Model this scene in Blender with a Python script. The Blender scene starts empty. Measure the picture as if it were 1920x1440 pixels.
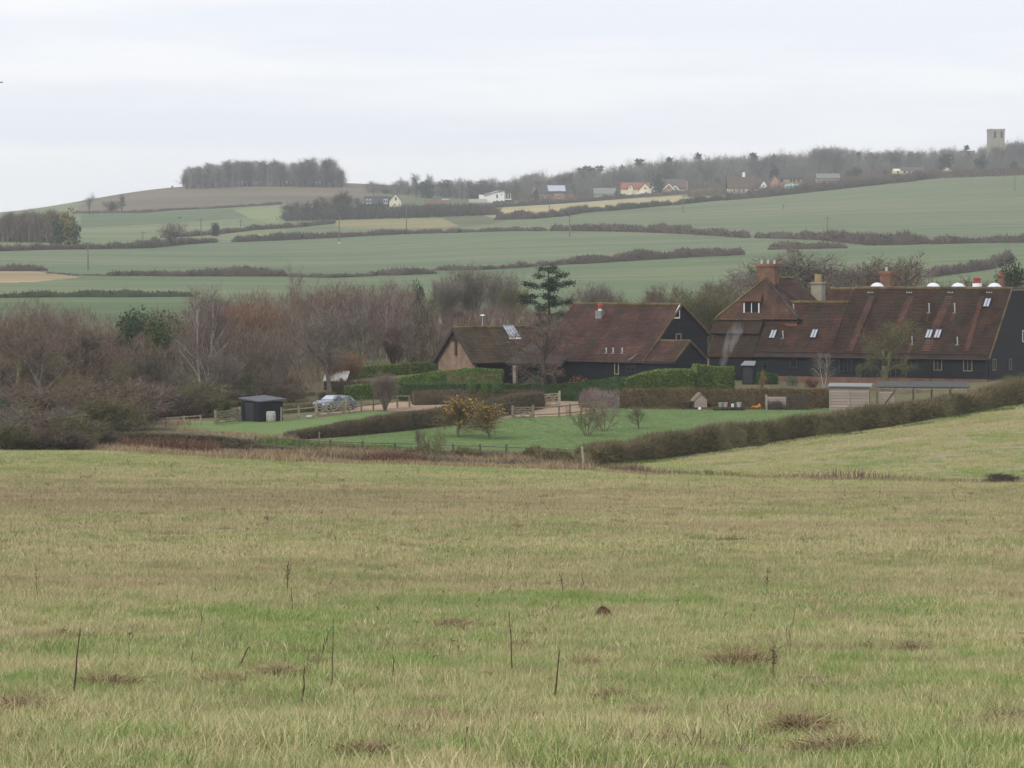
import bpy, bmesh, math, random
import numpy as np
from mathutils import Vector, Matrix, Euler

scene = bpy.context.scene
# ------------------------------------------------------------------ camera
F_PX, PITCH = 6000.0, math.atan(220/6000.0)
CP, SP = math.cos(PITCH), math.sin(PITCH)
cam_data = bpy.data.cameras.new("camera")
cam_data.sensor_width = 36.0
cam_data.lens = F_PX/1920.0*36.0
cam_data.clip_start, cam_data.clip_end = 0.5, 20000.0
cam = bpy.data.objects.new("camera", cam_data)
cam.rotation_euler = (math.pi/2-PITCH, 0, 0)
scene.collection.objects.link(cam)
scene.camera = cam
# ------------------------------------------------------------------ sky, sun, exposure
SUN_EL, SUN_AZ = math.radians(38), math.radians(215)     # azimuth clockwise from +Y
world = bpy.data.worlds.new("World"); scene.world = world
world.use_nodes = True
wn, wl = world.node_tree.nodes, world.node_tree.links
wn.clear()
w_out = wn.new("ShaderNodeOutputWorld"); w_bg = wn.new("ShaderNodeBackground")
w_bg.inputs["Strength"].default_value = 0.10
sky = wn.new("ShaderNodeTexSky"); sky.sky_type = 'NISHITA'; sky.sun_disc = False
sky.sun_elevation = SUN_EL; sky.sun_rotation = SUN_AZ
sky.air_density = 1.0; sky.dust_density = 2.0
tc = wn.new("ShaderNodeTexCoord"); mp = wn.new("ShaderNodeMapping")
mp.inputs["Scale"].default_value = (3.0, 3.0, 34.0)
wl.new(tc.outputs["Generated"], mp.inputs["Vector"])
cn = wn.new("ShaderNodeTexNoise"); cn.inputs["Scale"].default_value = 1.3
cn.inputs["Detail"].default_value = 5; cn.inputs["Roughness"].default_value = 0.55
wl.new(mp.outputs["Vector"], cn.inputs["Vector"])
cr = wn.new("ShaderNodeValToRGB")
cr.color_ramp.elements[0].position = 0.40; cr.color_ramp.elements[0].color = (8.75, 9.1, 9.9, 1)
cr.color_ramp.elements[1].position = 0.60; cr.color_ramp.elements[1].color = (9.85, 9.9, 10.15, 1)
wl.new(cn.outputs["Fac"], cr.inputs["Fac"])
cm = wn.new("ShaderNodeMix"); cm.data_type = 'RGBA'; cm.inputs[0].default_value = 0.93
wl.new(sky.outputs["Color"], cm.inputs[6]); wl.new(cr.outputs["Color"], cm.inputs[7])
wl.new(cm.outputs[2], w_bg.inputs["Color"]); wl.new(w_bg.outputs[0], w_out.inputs["Surface"])
sun_d = bpy.data.lights.new("sun", 'SUN'); sun_d.energy = 1.5; sun_d.angle = math.radians(25)
sun_d.color = (1.0, 0.96, 0.9)
sun = bpy.data.objects.new("sun", sun_d)
_sd = Vector((math.sin(SUN_AZ)*math.cos(SUN_EL), math.cos(SUN_AZ)*math.cos(SUN_EL), math.sin(SUN_EL)))
sun.rotation_euler = _sd.to_track_quat('Z', 'Y').to_euler()
sun.location = (0, -50, 80)
scene.collection.objects.link(sun)
vs = scene.view_settings
vs.view_transform = 'Standard'; vs.look = 'None'; vs.gamma = 1.0; vs.exposure = 0.12
vs.use_curve_mapping = False
try:
    scene.cycles.use_denoising = True
    scene.cycles.max_bounces = 6; scene.cycles.diffuse_bounces = 3
    scene.cycles.volume_bounces = 1; scene.cycles.transparent_max_bounces = 6
except Exception:
    pass

# ------------------------------------------------------------------ helpers
COL = scene.collection
def link(o): COL.objects.link(o); return o
def tag(o, label=None, cat=None, group=None, kind=None):
    if label: o["label"] = label
    if cat: o["category"] = cat
    if group: o["group"] = group
    if kind: o["kind"] = kind
    return o
def empty(name, loc, rz=0.0, **kw):
    o = bpy.data.objects.new(name, None); o.location = loc; o.rotation_euler = (0, 0, rz)
    o.empty_display_size = 0.3
    link(o); return tag(o, **kw)
def obj(name, me, mats, parent=None, loc=None, rz=0.0, **kw):
    o = bpy.data.objects.new(name, me)
    if not isinstance(mats, (list, tuple)): mats = [mats]
    if len(me.materials) == 0:
        for m in mats: me.materials.append(m)
    else:
        for i, m in enumerate(mats):
            o.material_slots[i].link = 'OBJECT'; o.material_slots[i].material = m
    if loc is not None: o.location = loc
    o.rotation_euler = (0, 0, rz)
    link(o)
    if parent is not None: o.parent = parent
    return tag(o, **kw)

class MB:
    """collects vertices, faces and a per-vertex random value, and makes one mesh of them"""
    def __init__(s): s.v = []; s.f = []; s.r = []; s.n = 0
    def add(s, V, Fs, r=0.5):
        V = np.asarray(V, float).reshape(-1, 3); off = s.n
        s.v.append(V); s.n += len(V)
        s.r.append(np.full(len(V), r) if np.isscalar(r) else np.asarray(r, float))
        s.f.extend([[i+off for i in q] for q in Fs])
        return s
    def box(s, c, d, R=None, r=0.5):
        x, y, z = np.array(d)/2.0
        V = np.array([[a*x, b*y, e*z] for a in (-1, 1) for b in (-1, 1) for e in (-1, 1)])
        if R is not None: V = V @ np.array(R).T
        s.add(V+np.array(c), [[0,1,3,2],[4,6,7,5],[0,4,5,1],[2,3,7,6],[0,2,6,4],[1,5,7,3]], r); return s
    def bar(s, a, b, w, h=None, up=(0,0,1), r=0.5):
        a, b = np.array(a, float), np.array(b, float); h = w if h is None else h
        d = b-a; L = np.linalg.norm(d); d /= L
        u = np.array(up, float); u = u-d*(u@d)
        if np.linalg.norm(u) < 1e-4:
            u = np.array([1., 0, 0]); u = u-d*(u@d)
        u /= np.linalg.norm(u); t = np.cross(u, d)
        s.box((a+b)/2, (L, w, h), np.array([d, t, u]).T, r); return s
    def tube(s, a, b, ra, rb, n=6, caps=True, r=0.5):
        a, b = np.array(a, float), np.array(b, float); d = b-a; d = d/max(np.linalg.norm(d), 1e-9)
        u = np.cross(d, [0.3, 0.9, 0.1]); u /= np.linalg.norm(u); t = np.cross(d, u)
        an = np.arange(n)*2*math.pi/n; ring = np.cos(an)[:, None]*u+np.sin(an)[:, None]*t
        V = np.concatenate([a+ring*ra, b+ring*rb])
        Fs = [[i, (i+1) % n, n+(i+1) % n, n+i] for i in range(n)]
        if caps: Fs += [list(range(n))[::-1], list(range(n, 2*n))]
        s.add(V, Fs, r); return s
    def lathe(s, prof, c=(0,0,0), n=12, r=0.5, sx=1.0, sy=1.0):
        an = np.arange(n)*2*math.pi/n
        V = np.concatenate([np.stack([np.cos(an)*p[0]*sx, np.sin(an)*p[0]*sy, np.full(n, p[1])], 1) for p in prof])+np.array(c)
        Fs = [[k*n+i, k*n+(i+1) % n, (k+1)*n+(i+1) % n, (k+1)*n+i] for k in range(len(prof)-1) for i in range(n)]
        Fs += [list(range(n))[::-1], [(len(prof)-1)*n+i for i in range(n)]]
        s.add(V, Fs, r); return s
    def prism(s, poly, a, b, r=0.5):
        """poly: list of 3D points (one cap); extruded by vector from a to b offsets"""
        P = np.array(poly, float); n = len(P)
        V = np.concatenate([P+np.array(a), P+np.array(b)])
        Fs = [list(range(n))[::-1], list(range(n, 2*n))]+[[i, (i+1) % n, n+(i+1) % n, n+i] for i in range(n)]
        s.add(V, Fs, r); return s
    def mesh(s, name, smooth=False):
        me = bpy.data.meshes.new(name)
        V = np.concatenate(s.v) if s.v else np.zeros((0, 3))
        me.from_pydata(V.tolist(), [], s.f)
        a = me.attributes.new("rnd", 'FLOAT', 'POINT'); a.data.foreach_set("value", np.concatenate(s.r).astype(np.float32))
        if smooth: me.polygons.foreach_set("use_smooth", [True]*len(me.polygons))
        me.update(); return me
def mesh_arrays(name, V, idx, nper, rnd=None, smooth=False):
    """fast mesh from flat arrays: all faces have nper corners"""
    me = bpy.data.meshes.new(name)
    V = np.ascontiguousarray(V, np.float32); idx = np.ascontiguousarray(idx, np.int32).reshape(-1)
    nf = len(idx)//nper
    me.vertices.add(len(V)); me.vertices.foreach_set("co", V.reshape(-1))
    me.loops.add(len(idx)); me.loops.foreach_set("vertex_index", idx)
    me.polygons.add(nf); me.polygons.foreach_set("loop_start", np.arange(nf, dtype=np.int32)*nper)
    if smooth: me.polygons.foreach_set("use_smooth", np.ones(nf, bool))
    if rnd is not None:
        a = me.attributes.new("rnd", 'FLOAT', 'POINT'); a.data.foreach_set("value", np.ascontiguousarray(rnd, np.float32))
    me.update(calc_edges=True); return me
def nrm(v): return v/np.maximum(np.linalg.norm(v, axis=-1, keepdims=True), 1e-9)
def blades(P, D, W, R, rng, bend=0.0):
    """one thin triangle per blade (with bend: two segments); returns V, tri index, rnd"""
    n = len(P); D = np.asarray(D, float); P = np.asarray(P, float)
    side = nrm(np.cross(nrm(D), nrm(rng.normal(size=(n, 3)))))*np.asarray(W)[:, None]*0.5
    if not bend:
        V = np.stack([P-side, P+side, P+D], 1).reshape(-1, 3)
        return V, np.arange(3*n), np.repeat(R, 3)
    off = rng.normal(size=(n, 3))*bend*np.linalg.norm(D, axis=1)[:, None]
    off[:, 2] = -np.abs(off[:, 2])
    M = P+D*0.55; T = P+D+off
    V = np.stack([P-side, P+side, M-side*0.75, M+side*0.75, T], 1).reshape(-1, 3)
    b = (np.arange(n)*5)[:, None]
    I = (b+np.array([[0,1,2,1,3,2,2,3,4]])).reshape(-1)
    return V, I, np.repeat(R, 5)
def cat_parts(parts):
    Vs, Is, Rs, off = [], [], [], 0
    for V, I, R in parts:
        Vs.append(V); Is.append(np.asarray(I)+off); Rs.append(R); off += len(V)
    return np.concatenate(Vs), np.concatenate(Is), np.concatenate(Rs)

# ------------------------------------------------------------------ materials
def new_mat(name):
    m = bpy.data.materials.new(name); m.use_nodes = True
    nt = m.node_tree; b = nt.nodes["Principled BSDF"]
    return m, nt, b
def rgba(c): return (c[0], c[1], c[2], 1.0)
def ramp_node(nt, cols, pos=None, interp='LINEAR'):
    r = nt.nodes.new("ShaderNodeValToRGB"); cr = r.color_ramp; cr.interpolation = interp
    n = len(cols); pos = pos or [i/(n-1) for i in range(n)]
    cr.elements[0].position = pos[0]; cr.elements[0].color = rgba(cols[0])
    cr.elements[1].position = pos[-1]; cr.elements[1].color = rgba(cols[-1])
    for i in range(1, n-1):
        e = cr.elements.new(pos[i]); e.color = rgba(cols[i])
    return r
def noise_node(nt, scale, detail=3, rough=0.55, coord='pos', stretch=None):
    n = nt.nodes.new("ShaderNodeTexNoise"); n.inputs["Scale"].default_value = scale
    n.inputs["Detail"].default_value = detail; n.inputs["Roughness"].default_value = rough
    if coord == 'pos': src = nt.nodes.new("ShaderNodeNewGeometry").outputs["Position"]
    else: src = nt.nodes.new("ShaderNodeTexCoord").outputs["Object"]
    if stretch:
        mpn = nt.nodes.new("ShaderNodeMapping"); mpn.inputs["Scale"].default_value = stretch
        nt.links.new(src, mpn.inputs["Vector"]); src = mpn.outputs["Vector"]
    nt.links.new(src, n.inputs["Vector"]); return n
def mixc(nt, fac, a, b, mode='MIX'):
    m = nt.nodes.new("ShaderNodeMix"); m.data_type = 'RGBA'; m.blend_type = mode
    for i, v in ((0, fac), (6, a), (7, b)):
        if isinstance(v, bpy.types.NodeSocket): nt.links.new(v, m.inputs[i])
        else: m.inputs[i].default_value = v if i == 0 else rgba(v)
    return m.outputs[2]
def math_node(nt, op, a, b=None, c=None, clamp=False):
    m = nt.nodes.new("ShaderNodeMath"); m.operation = op; m.use_clamp = clamp
    for i, v in enumerate((a, b, c)):
        if v is None: continue
        if isinstance(v, bpy.types.NodeSocket): nt.links.new(v, m.inputs[i])
        else: m.inputs[i].default_value = v
    return m.outputs[0]
def set_bump(nt, b, h, dist, strength=1.0):
    bp = nt.nodes.new("ShaderNodeBump"); bp.inputs["Distance"].default_value = dist
    bp.inputs["Strength"].default_value = strength
    nt.links.new(h, bp.inputs["Height"]); nt.links.new(bp.outputs["Normal"], b.inputs["Normal"])
def simple(name, c, rough=0.7, var=0.15, scale=3.0, spec=0.3, metal=0.0, coord='obj', bump=0.0):
    m, nt, b = new_mat(name)
    n = noise_node(nt, scale, 4, 0.6, coord)
    lo = [max(0, x*(1-var)) for x in c]; hi = [min(1, x*(1+var)) for x in c]
    r = ramp_node(nt, [lo, hi], [0.3, 0.7]); nt.links.new(n.outputs["Fac"], r.inputs["Fac"])
    nt.links.new(r.outputs["Color"], b.inputs["Base Color"])
    b.inputs["Roughness"].default_value = rough; b.inputs["Specular IOR Level"].default_value = spec
    b.inputs["Metallic"].default_value = metal
    if bump: set_bump(nt, b, n.outputs["Fac"], bump)
    return m
def foliage(name, cols, big=0.4, pos=None, spec=0.1, tint=None, tint_scale=0.25, alt=None):
    """colour by each blade's own random value, shifted by a soft large noise"""
    m, nt, b = new_mat(name)
    at = nt.nodes.new("ShaderNodeAttribute"); at.attribute_name = "rnd"
    n = noise_node(nt, tint_scale, 3)
    sh = math_node(nt, 'MULTIPLY_ADD', n.outputs["Fac"], big*2, -big)
    fac = math_node(nt, 'ADD', at.outputs["Fac"], sh, clamp=True)
    r = ramp_node(nt, cols, pos); nt.links.new(fac, r.inputs["Fac"]); c = r.outputs["Color"]
    if alt:   # patches of another, greener plant
        n2 = noise_node(nt, .55, 4, .65); k = math_node(nt, 'MULTIPLY_ADD', n2.outputs["Fac"], 6.0, -2.9, clamp=True); k = math_node(nt, 'MULTIPLY', k, math_node(nt, 'MULTIPLY_ADD', at.outputs["Fac"], .8, .25, clamp=True)); c = mixc(nt, k, c, alt)
    nt.links.new(c, b.inputs["Base Color"])
    b.inputs["Roughness"].default_value = 0.85; b.inputs["Specular IOR Level"].default_value = spec
    return m
def ground_mat(name, a, bcol, scale=0.05, fine=2.0, third=None, stretch=None, bump=0.03, thr=(0.35, 0.65)):
    m, nt, b = new_mat(name)
    n1 = noise_node(nt, scale, 4, 0.6, 'pos', stretch); n2 = noise_node(nt, fine, 4, 0.65, 'pos')
    f = math_node(nt, 'MULTIPLY_ADD', n2.outputs["Fac"], 0.7, -0.35)
    f = math_node(nt, 'ADD', n1.outputs["Fac"], f)
    cols = [a, bcol] if third is None else [a, bcol, third]
    pos = [thr[0], thr[1]] if third is None else [thr[0], (thr[0]+thr[1])/2, thr[1]]
    r = ramp_node(nt, cols, pos); nt.links.new(f, r.inputs["Fac"])
    nt.links.new(r.outputs["Color"], b.inputs["Base Color"])
    b.inputs["Roughness"].default_value = 0.95; b.inputs["Specular IOR Level"].default_value = 0.1
    if bump: set_bump(nt, b, n2.outputs["Fac"], bump)
    return m

# ------------------------------------------------------------------ terrain: where each photographed spot of ground lies
def z_from(py, Y):
    v = (720.0-py)/F_PX
    return Y*(v*CP-SP)/(CP+v*SP)
def project(x, y, z):
    d = y*CP-z*SP; u = y*SP+z*CP
    return 960+F_PX*x/d, 720-F_PX*u/d
PROFILES = {
 0:    [(22,1440),(38,1310),(62,1155),(100,998),(150,893),(180,851),(200,845),(225,822),(245,806),(265,790),(280,775),(300,745),(350,690),(450,620),(560,562),(750,508),(1000,456),(1300,428),(1500,412),(1800,401),(2100,398),(2600,404),(5000,430)],
 320:  [(22,1440),(38,1310),(62,1155),(100,998),(150,896),(182,853),(200,848),(220,822),(245,796),(262,779),(280,761),(300,735),(350,690),(450,620),(560,562),(750,513),(1000,461),(1300,422),(1500,402),(1800,372),(2050,352),(2600,362),(5000,420)],
 640:  [(22,1440),(38,1310),(62,1155),(100,998),(150,900),(185,866),(200,857),(215,833),(245,794),(262,766),(278,738),(300,705),(350,655),(450,600),(560,562),(750,515),(1000,458),(1300,417),(1500,400),(1800,371),(2050,344),(2600,352),(5000,410)],
 960:  [(22,1440),(38,1310),(62,1155),(100,999),(150,904),(187,873),(200,862),(215,841),(260,767),(278,722),(300,692),(350,645),(450,592),(560,560),(750,508),(1000,441),(1300,406),(1500,392),(1800,381),(2100,364),(2600,364),(5000,405)],
 1280: [(22,1440),(38,1310),(62,1155),(100,1000),(150,908),(182,882),(212,852),(250,777),(275,720),(300,692),(350,645),(450,594),(560,564),(750,501),(1000,432),(1300,394),(1500,373),(1800,361),(2200,344),(2600,344),(5000,390)],
 1600: [(22,1440),(38,1310),(62,1155),(100,1000),(150,911),(172,893),(222,806),(250,769),(275,718),(300,692),(350,645),(450,598),(560,570),(750,492),(1000,426),(1300,376),(1500,345),(1800,335),(2200,321),(2600,321),(5000,380)],
 1920: [(22,1440),(38,1310),(62,1155),(100,1000),(150,914),(167,902),(230,760),(250,737),(275,708),(300,690),(350,645),(450,602),(560,575),(750,482),(1000,421),(1300,365),(1500,330),(1800,321),(2200,307),(2600,307),(5000,370)],
}
def pchip(xk, yk):
    xk, yk = np.array(xk, float), np.array(yk, float); h = np.diff(xk); d = np.diff(yk)/h
    m = np.zeros_like(xk); m[0], m[-1] = d[0], d[-1]
    for i in range(1, len(xk)-1):
        if d[i-1]*d[i] > 0:
            w1, w2 = 2*h[i]+h[i-1], h[i]+2*h[i-1]; m[i] = (w1+w2)/(w1/d[i-1]+w2/d[i])
    def ev(x):
        x = np.asarray(x, float); i = np.clip(np.searchsorted(xk, x)-1, 0, len(xk)-2)
        t = np.clip((x-xk[i])/h[i], 0, 1)
        return yk[i]*(1+2*t)*(1-t)**2+h[i]*m[i]*t*(1-t)**2+yk[i+1]*t*t*(3-2*t)+h[i]*m[i+1]*t*t*(t-1)
    return ev
_cols = sorted(PROFILES)
_pf = [pchip([0.0, 6.0]+[y for y, _ in PROFILES[c]], [-1.65, -2.12]+[float(z_from(py, y)) for y, py in PROFILES[c]]) for c in _cols]
def ter(x, y):
    """ground height at x, y (arrays or numbers)"""
    x, y = np.broadcast_arrays(np.asarray(x, float), np.asarray(y, float))
    ys = np.maximum(y, 0.0); u = np.clip(960+F_PX*x/np.maximum(ys, 1.0), -300, 2220)
    Z = np.stack([p(ys) for p in _pf])                       # columns x points
    t = np.clip(u, 0, 1920)/320.0; i = np.clip(t.astype(int), 0, 5); fr = t-i
    g = lambda k: np.take_along_axis(Z, np.clip(i+k, 0, 6)[None], 0)[0]
    p0, p1, p2, p3 = g(-1), g(0), g(1), g(2)
    z = 0.5*(2*p1+(p2-p0)*fr+(2*p0-5*p1+4*p2-p3)*fr**2+(3*p1-p0-3*p2+p3)*fr**3)
    # gentle unevenness of the pasture, and soft swells far away
    z = z+0.035*np.sin(x*1.7+0.6*y)*np.sin(y*0.9-0.4*x)*np.clip((190-y)/40, 0, 1)+0.02*np.sin(x*4.1)*np.sin(y*3.3+1)*np.clip((120-y)/40, 0, 1)
    return z
def tz(x, y): return float(ter(x, y))
def at(px, Y):
    """point on the ground at distance Y seen in picture column px"""
    a = (px-960)/F_PX; x = a*Y
    for _ in range(3):
        z = tz(x, Y); x = a*(Y*CP-z*SP)
    return np.array([x, Y, tz(x, Y)])
_ysamp = np.concatenate([np.linspace(8, 300, 600), np.linspace(301, 2600, 1200)])
def ground(px, py, ymin=8.0):
    """first spot of ground on the sight line through picture point px, py"""
    a = (px-960)/F_PX
    zz = ter(a*_ysamp, _ysamp); _, pp = project(a*_ysamp, _ysamp, zz)
    ok = np.where((pp <= py) & (_ysamp >= ymin))[0]
    i = ok[0] if len(ok) else len(_ysamp)-1
    if i > 0 and pp[i-1] > py:
        t = (pp[i-1]-py)/(pp[i-1]-pp[i]); Y = _ysamp[i-1]+t*(_ysamp[i]-_ysamp[i-1])
    else: Y = _ysamp[i]
    return at(px, Y)
def px_h(npx, Y): return npx/F_PX*Y

# ------------------------------------------------------------------ ground sheet, split into the fields of the place
cols_u = np.concatenate([np.array([-3,-2,-1.2,-.8,-.6,-.45,-.34,-.27,-.23,-.205,-.19]), np.arange(-.178, .1785, .00075), np.array([.19,.205,.23,.27,.34,.45,.6,.8,1.2,2,3])])
rows_y = np.concatenate([np.geomspace(1.5, 20, 14)[:-1], np.geomspace(20, 175, 80)[:-1], np.linspace(175, 320, 170)[:-1], np.geomspace(320, 2300, 300)[:-1], np.geomspace(2300, 3300, 9)])
UU, YY = np.meshgrid(cols_u, rows_y)
XX = UU*YY; ZZ = ter(XX, YY)
NV, NU = UU.shape
GV = np.stack([XX, YY, ZZ], -1).reshape(-1, 3)
ii, jj = np.meshgrid(np.arange(NV-1), np.arange(NU-1), indexing='ij')
q0 = (ii*NU+jj).reshape(-1)
GQ = np.stack([q0, q0+1, q0+NU+1, q0+NU], 1)
GQ = GQ[np.abs(GV[GQ][:, :, 0]).max(1) < 2060]
GC = GV[GQ].mean(1)
cpx, cpy = project(GC[:, 0], GC[:, 1], GC[:, 2]); cY = GC[:, 1]
def in_poly(px, py, poly):
    poly = np.array(poly, float); ins = np.zeros(len(px), bool); n = len(poly)
    for k in range(n):
        x1, y1 = poly[k]; x2, y2 = poly[(k+1) % n]
        c = ((y1 > py) != (y2 > py)) & (px < (x2-x1)*(py-y1)/((y2-y1) if y2 != y1 else 1e-9)+x1)
        ins ^= c
    return ins
def line(pts):
    a = np.array(pts, float); return lambda x: np.interp(x, a[:, 0], a[:, 1])
L_EDGE = line([(-200,847),(0,847),(190,847),(400,857),(640,867),(860,873),(1090,879),(1200,889),(1400,894),(1600,898),(1920,906),(2200,912)])
L_HEDGE = line([(1095,876),(1200,866),(1300,853),(1400,840),(1500,824),(1600,811),(1700,797),(1800,780),(1920,758),(2200,700)])
L1 = line([(-200,558),(365,558),(600,556),(1000,556),(2000,556)])
L2 = line([(-200,520),(90,513),(200,516),(560,517),(815,510),(960,503),(1200,488),(1395,478),(1480,466),(1600,462),(1740,458),(2000,453)])
L3 = line([(-200,472),(0,470),(100,467),(280,465),(405,453),(435,454),(600,446),(755,438),(960,432),(1100,435),(1400,446),(1485,447),(1600,452),(2000,453)])
L4 = line([(-200,440),(150,440),(300,447),(480,431),(625,419),(860,425),(920,420),(960,411),(1050,405),(1130,395),(1255,385),(1357,375),(1440,368),(1560,356),(1700,341),(1760,333),(1920,329),(2200,320)])
LAWN = [(598,827),(700,836),(860,842),(1000,846),(1098,850),(1250,830),(1400,812),(1520,790),(1640,770),(1640,761),(1540,763),(1380,762),(1200,762),(1158,764),(1085,779),(962,784),(905,792),(760,807)]
GRAVEL = [(560,780),(660,766),(735,752),(860,746),(960,742),(1080,738),(1170,742),(1172,764),(1085,778),(962,783),(900,786),(760,772),(700,768)]
HOME_GRASS = [(330,803),(350,790),(470,786),(600,783),(700,770),(760,778),(640,797),(545,815),(480,815),(400,808)]
PLOUGH = [(140,402),(150,384),(240,362),(340,348),(500,336),(640,330),(730,330),(722,352),(700,376),(640,378),(525,383),(480,386),(380,392),(268,398),(200,400)]
STRAW_PATCH = [(-60,508),(60,508),(110,513),(150,520),(60,529),(-60,531)]
LIME = [(436,392),(526,386),(530,414),(505,418),(468,409)]
DARKGREEN = [(150,402),(268,399),(436,392),(468,408),(300,420),(152,427)]
STUBBLE = [(900,392),(960,388),(1060,382),(1295,365),(1345,368),(1290,378),(1130,388),(1048,402),(930,410),(900,402)]
TAN_STRIP = [(618,414),(700,409),(830,409),(862,424),(800,428),(640,428)]
far = cY > 320
reg = np.full(len(GQ), 'ground', dtype=object)
reg[far & (cpy > L1(cpx))] = 'valley_field'
reg[far & (cpy <= L1(cpx)) & (cpy > L2(cpx))] = 'lower_field'
reg[far & (cpy <= L2(cpx)) & (cpy > L3(cpx))] = 'middle_field'
reg[far & (cpy <= L3(cpx)) & (cpy > L4(cpx))] = 'upper_field'
reg[far & (cpy <= L4(cpx))] = 'hill'
reg[far & (cpy <= L3(cpx)) & (cpx < 535) & (cpy > 380)] = 'pasture_field'
for nm, poly in (('dark_crop_field', DARKGREEN), ('lime_field', LIME), ('ploughed_field', PLOUGH), ('straw_field', STRAW_PATCH), ('stubble_field', STUBBLE), ('tan_field', TAN_STRIP)):
    reg[far & in_poly(cpx, cpy, poly)] = nm
nearz = ~far
reg[nearz & in_poly(cpx, cpy, HOME_GRASS) & (cY > 205)] = 'shed_grass'
reg[nearz & in_poly(cpx, cpy, GRAVEL) & (cY > 240)] = 'gravel_drive'
reg[nearz & in_poly(cpx, cpy, LAWN) & (cY > 196)] = 'lawn'
hb = (cpx > 1094) & (cpy > L_HEDGE(cpx)) & (cY < 245)
reg[nearz & hb] = 'paddock'
reg[nearz & (cpy > L_EDGE(cpx)) & (cY < 200)] = 'near_field'
reg[nearz & (cY < 150)] = 'near_field'

def field_mat(name, a, b, stretch=(1, .18, 1), scale=0.02, fine=0.6):
    """growing crop seen from far: soft broad tone changes, faint drill streaks and tramlines"""
    m, nt, bs = new_mat(name)
    n1 = noise_node(nt, .011, 5, .62, 'pos', (.5, 1, 1)); n2 = noise_node(nt, .09, 4, .7, 'pos', (.10, 1, 1)); n3 = noise_node(nt, .5, 3, .7)
    f = math_node(nt, 'MULTIPLY_ADD', n2.outputs["Fac"], 1.2, -.6); f = math_node(nt, 'ADD', f, n1.outputs["Fac"]); f = math_node(nt, 'MULTIPLY_ADD', n3.outputs["Fac"], .5, f); f = math_node(nt, 'SUBTRACT', f, .25)
    r = ramp_node(nt, [[a[0]*.84, a[1]*.88, a[2]*.86], [(x+y)/2 for x, y in zip(a, b)], [b[0]*1.22, b[1]*1.07, b[2]*1.06]], [.28, .5, .72]); nt.links.new(f, r.inputs["Fac"])
    wv = nt.nodes.new("ShaderNodeTexWave"); wv.inputs["Scale"].default_value = .0135; wv.inputs["Distortion"].default_value = .4; wv.inputs["Detail"].default_value = 1
    mpn = nt.nodes.new("ShaderNodeMapping"); mpn.inputs["Rotation"].default_value = (0, 0, .35+.9*(hash_(name) % 7)/7); nt.links.new(nt.nodes.new("ShaderNodeNewGeometry").outputs["Position"], mpn.inputs["Vector"]); nt.links.new(mpn.outputs["Vector"], wv.inputs["Vector"])
    t = math_node(nt, 'MULTIPLY_ADD', wv.outputs["Fac"], 14.0, -13.1, clamp=True); t = math_node(nt, 'MULTIPLY', t, .32)
    c = mixc(nt, t, r.outputs["Color"], (.13, .12, .07)); nt.links.new(c, bs.inputs["Base Color"])
    bs.inputs["Roughness"].default_value = .95; bs.inputs["Specular IOR Level"].default_value = .1
    return m
def hash_(t): return sum(ord(ch)*(i+3) for i, ch in enumerate(t))
GROUND = {
 'ground':        (ground_mat('mat_rough_ground', (.085,.085,.045), (.17,.14,.085), .25, 2.5, (.12,.135,.06)), 'rough weedy ground around the barns and under the trees'),
 'valley_field':  (field_mat('mat_valley_field', (0.105,0.151,0.071), (0.134,0.172,0.084)), 'green valley field just behind the tree belt'),
 'lower_field':   (field_mat('mat_lower_field', (0.113,0.160,0.080), (0.143,0.181,0.097)), 'green field between the two lowest hedges of the far slope'),
 'middle_field':  (field_mat('mat_middle_field', (0.122,0.164,0.092), (0.155,0.185,0.109)), 'wide pale green field across the middle of the far slope'),
 'upper_field':   (field_mat('mat_upper_field', (0.130,0.164,0.092), (0.164,0.185,0.109)), 'large green field rising to the village hedge'),
 'pasture_field': (field_mat('mat_pasture_field', (0.134,0.185,0.092), (0.202,0.218,0.118)), 'pale grey green pasture below the ploughed hill'),
 'hill':          (ground_mat('mat_village_ground', (.09,.11,.055), (.15,.15,.08), .03, .4, bump=0), 'wooded ground of the village hill'),
 'dark_crop_field': (field_mat('mat_dark_crop', (0.101,0.139,0.071), (0.126,0.155,0.084)), 'darker green crop field below the hill hedge'),
 'lime_field':    (field_mat('mat_lime_field', (0.193,0.231,0.101), (0.227,0.252,0.118)), 'small yellow green field left of the dark wood'),
 'ploughed_field': (field_mat('mat_plough', (0.126,0.105,0.076), (0.181,0.147,0.097), (1,.3,1), .012), 'brown ploughed hilltop below the tree clump'),
 'straw_field':   (field_mat('mat_straw', (0.302,0.227,0.126), (0.353,0.277,0.168)), 'pale straw coloured strip at the left edge'),
 'stubble_field': (field_mat('mat_stubble', (0.319,0.277,0.134), (0.386,0.336,0.185)), 'pale yellow stubble strip below the village'),
 'tan_field':     (field_mat('mat_tan', (0.218,0.210,0.101), (0.277,0.235,0.126)), 'narrow tan grass strip behind the pole'),
 'shed_grass':    (ground_mat('mat_shed_grass', (.115,.19,.06), (.17,.215,.085), .5, 3), 'bright grass in front of the black shed'),
 'gravel_drive':  (ground_mat('mat_gravel', (.30,.21,.145), (.40,.29,.21), .4, 6), 'pinkish gravel drive and yard'),
 'lawn':          (ground_mat('mat_lawn', (.11,.18,.07), (.165,.22,.10), .16, 2.2, stretch=(.5,.22,1), bump=.02), 'mown green orchard lawn'),
 'paddock':       (ground_mat('mat_paddock', (.15,.185,.07), (.32,.265,.16), .22, 1.6, (.23,.225,.11), stretch=(.35,1,1)), 'sloping rough paddock beyond the weed strip'),
 'near_field':    (ground_mat('mat_near_field', (.10,.115,.045), (.19,.15,.09), .3, 2.0, (.14,.13,.065), stretch=(.35,1,1)), 'rough winter pasture in front'),
}
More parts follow.
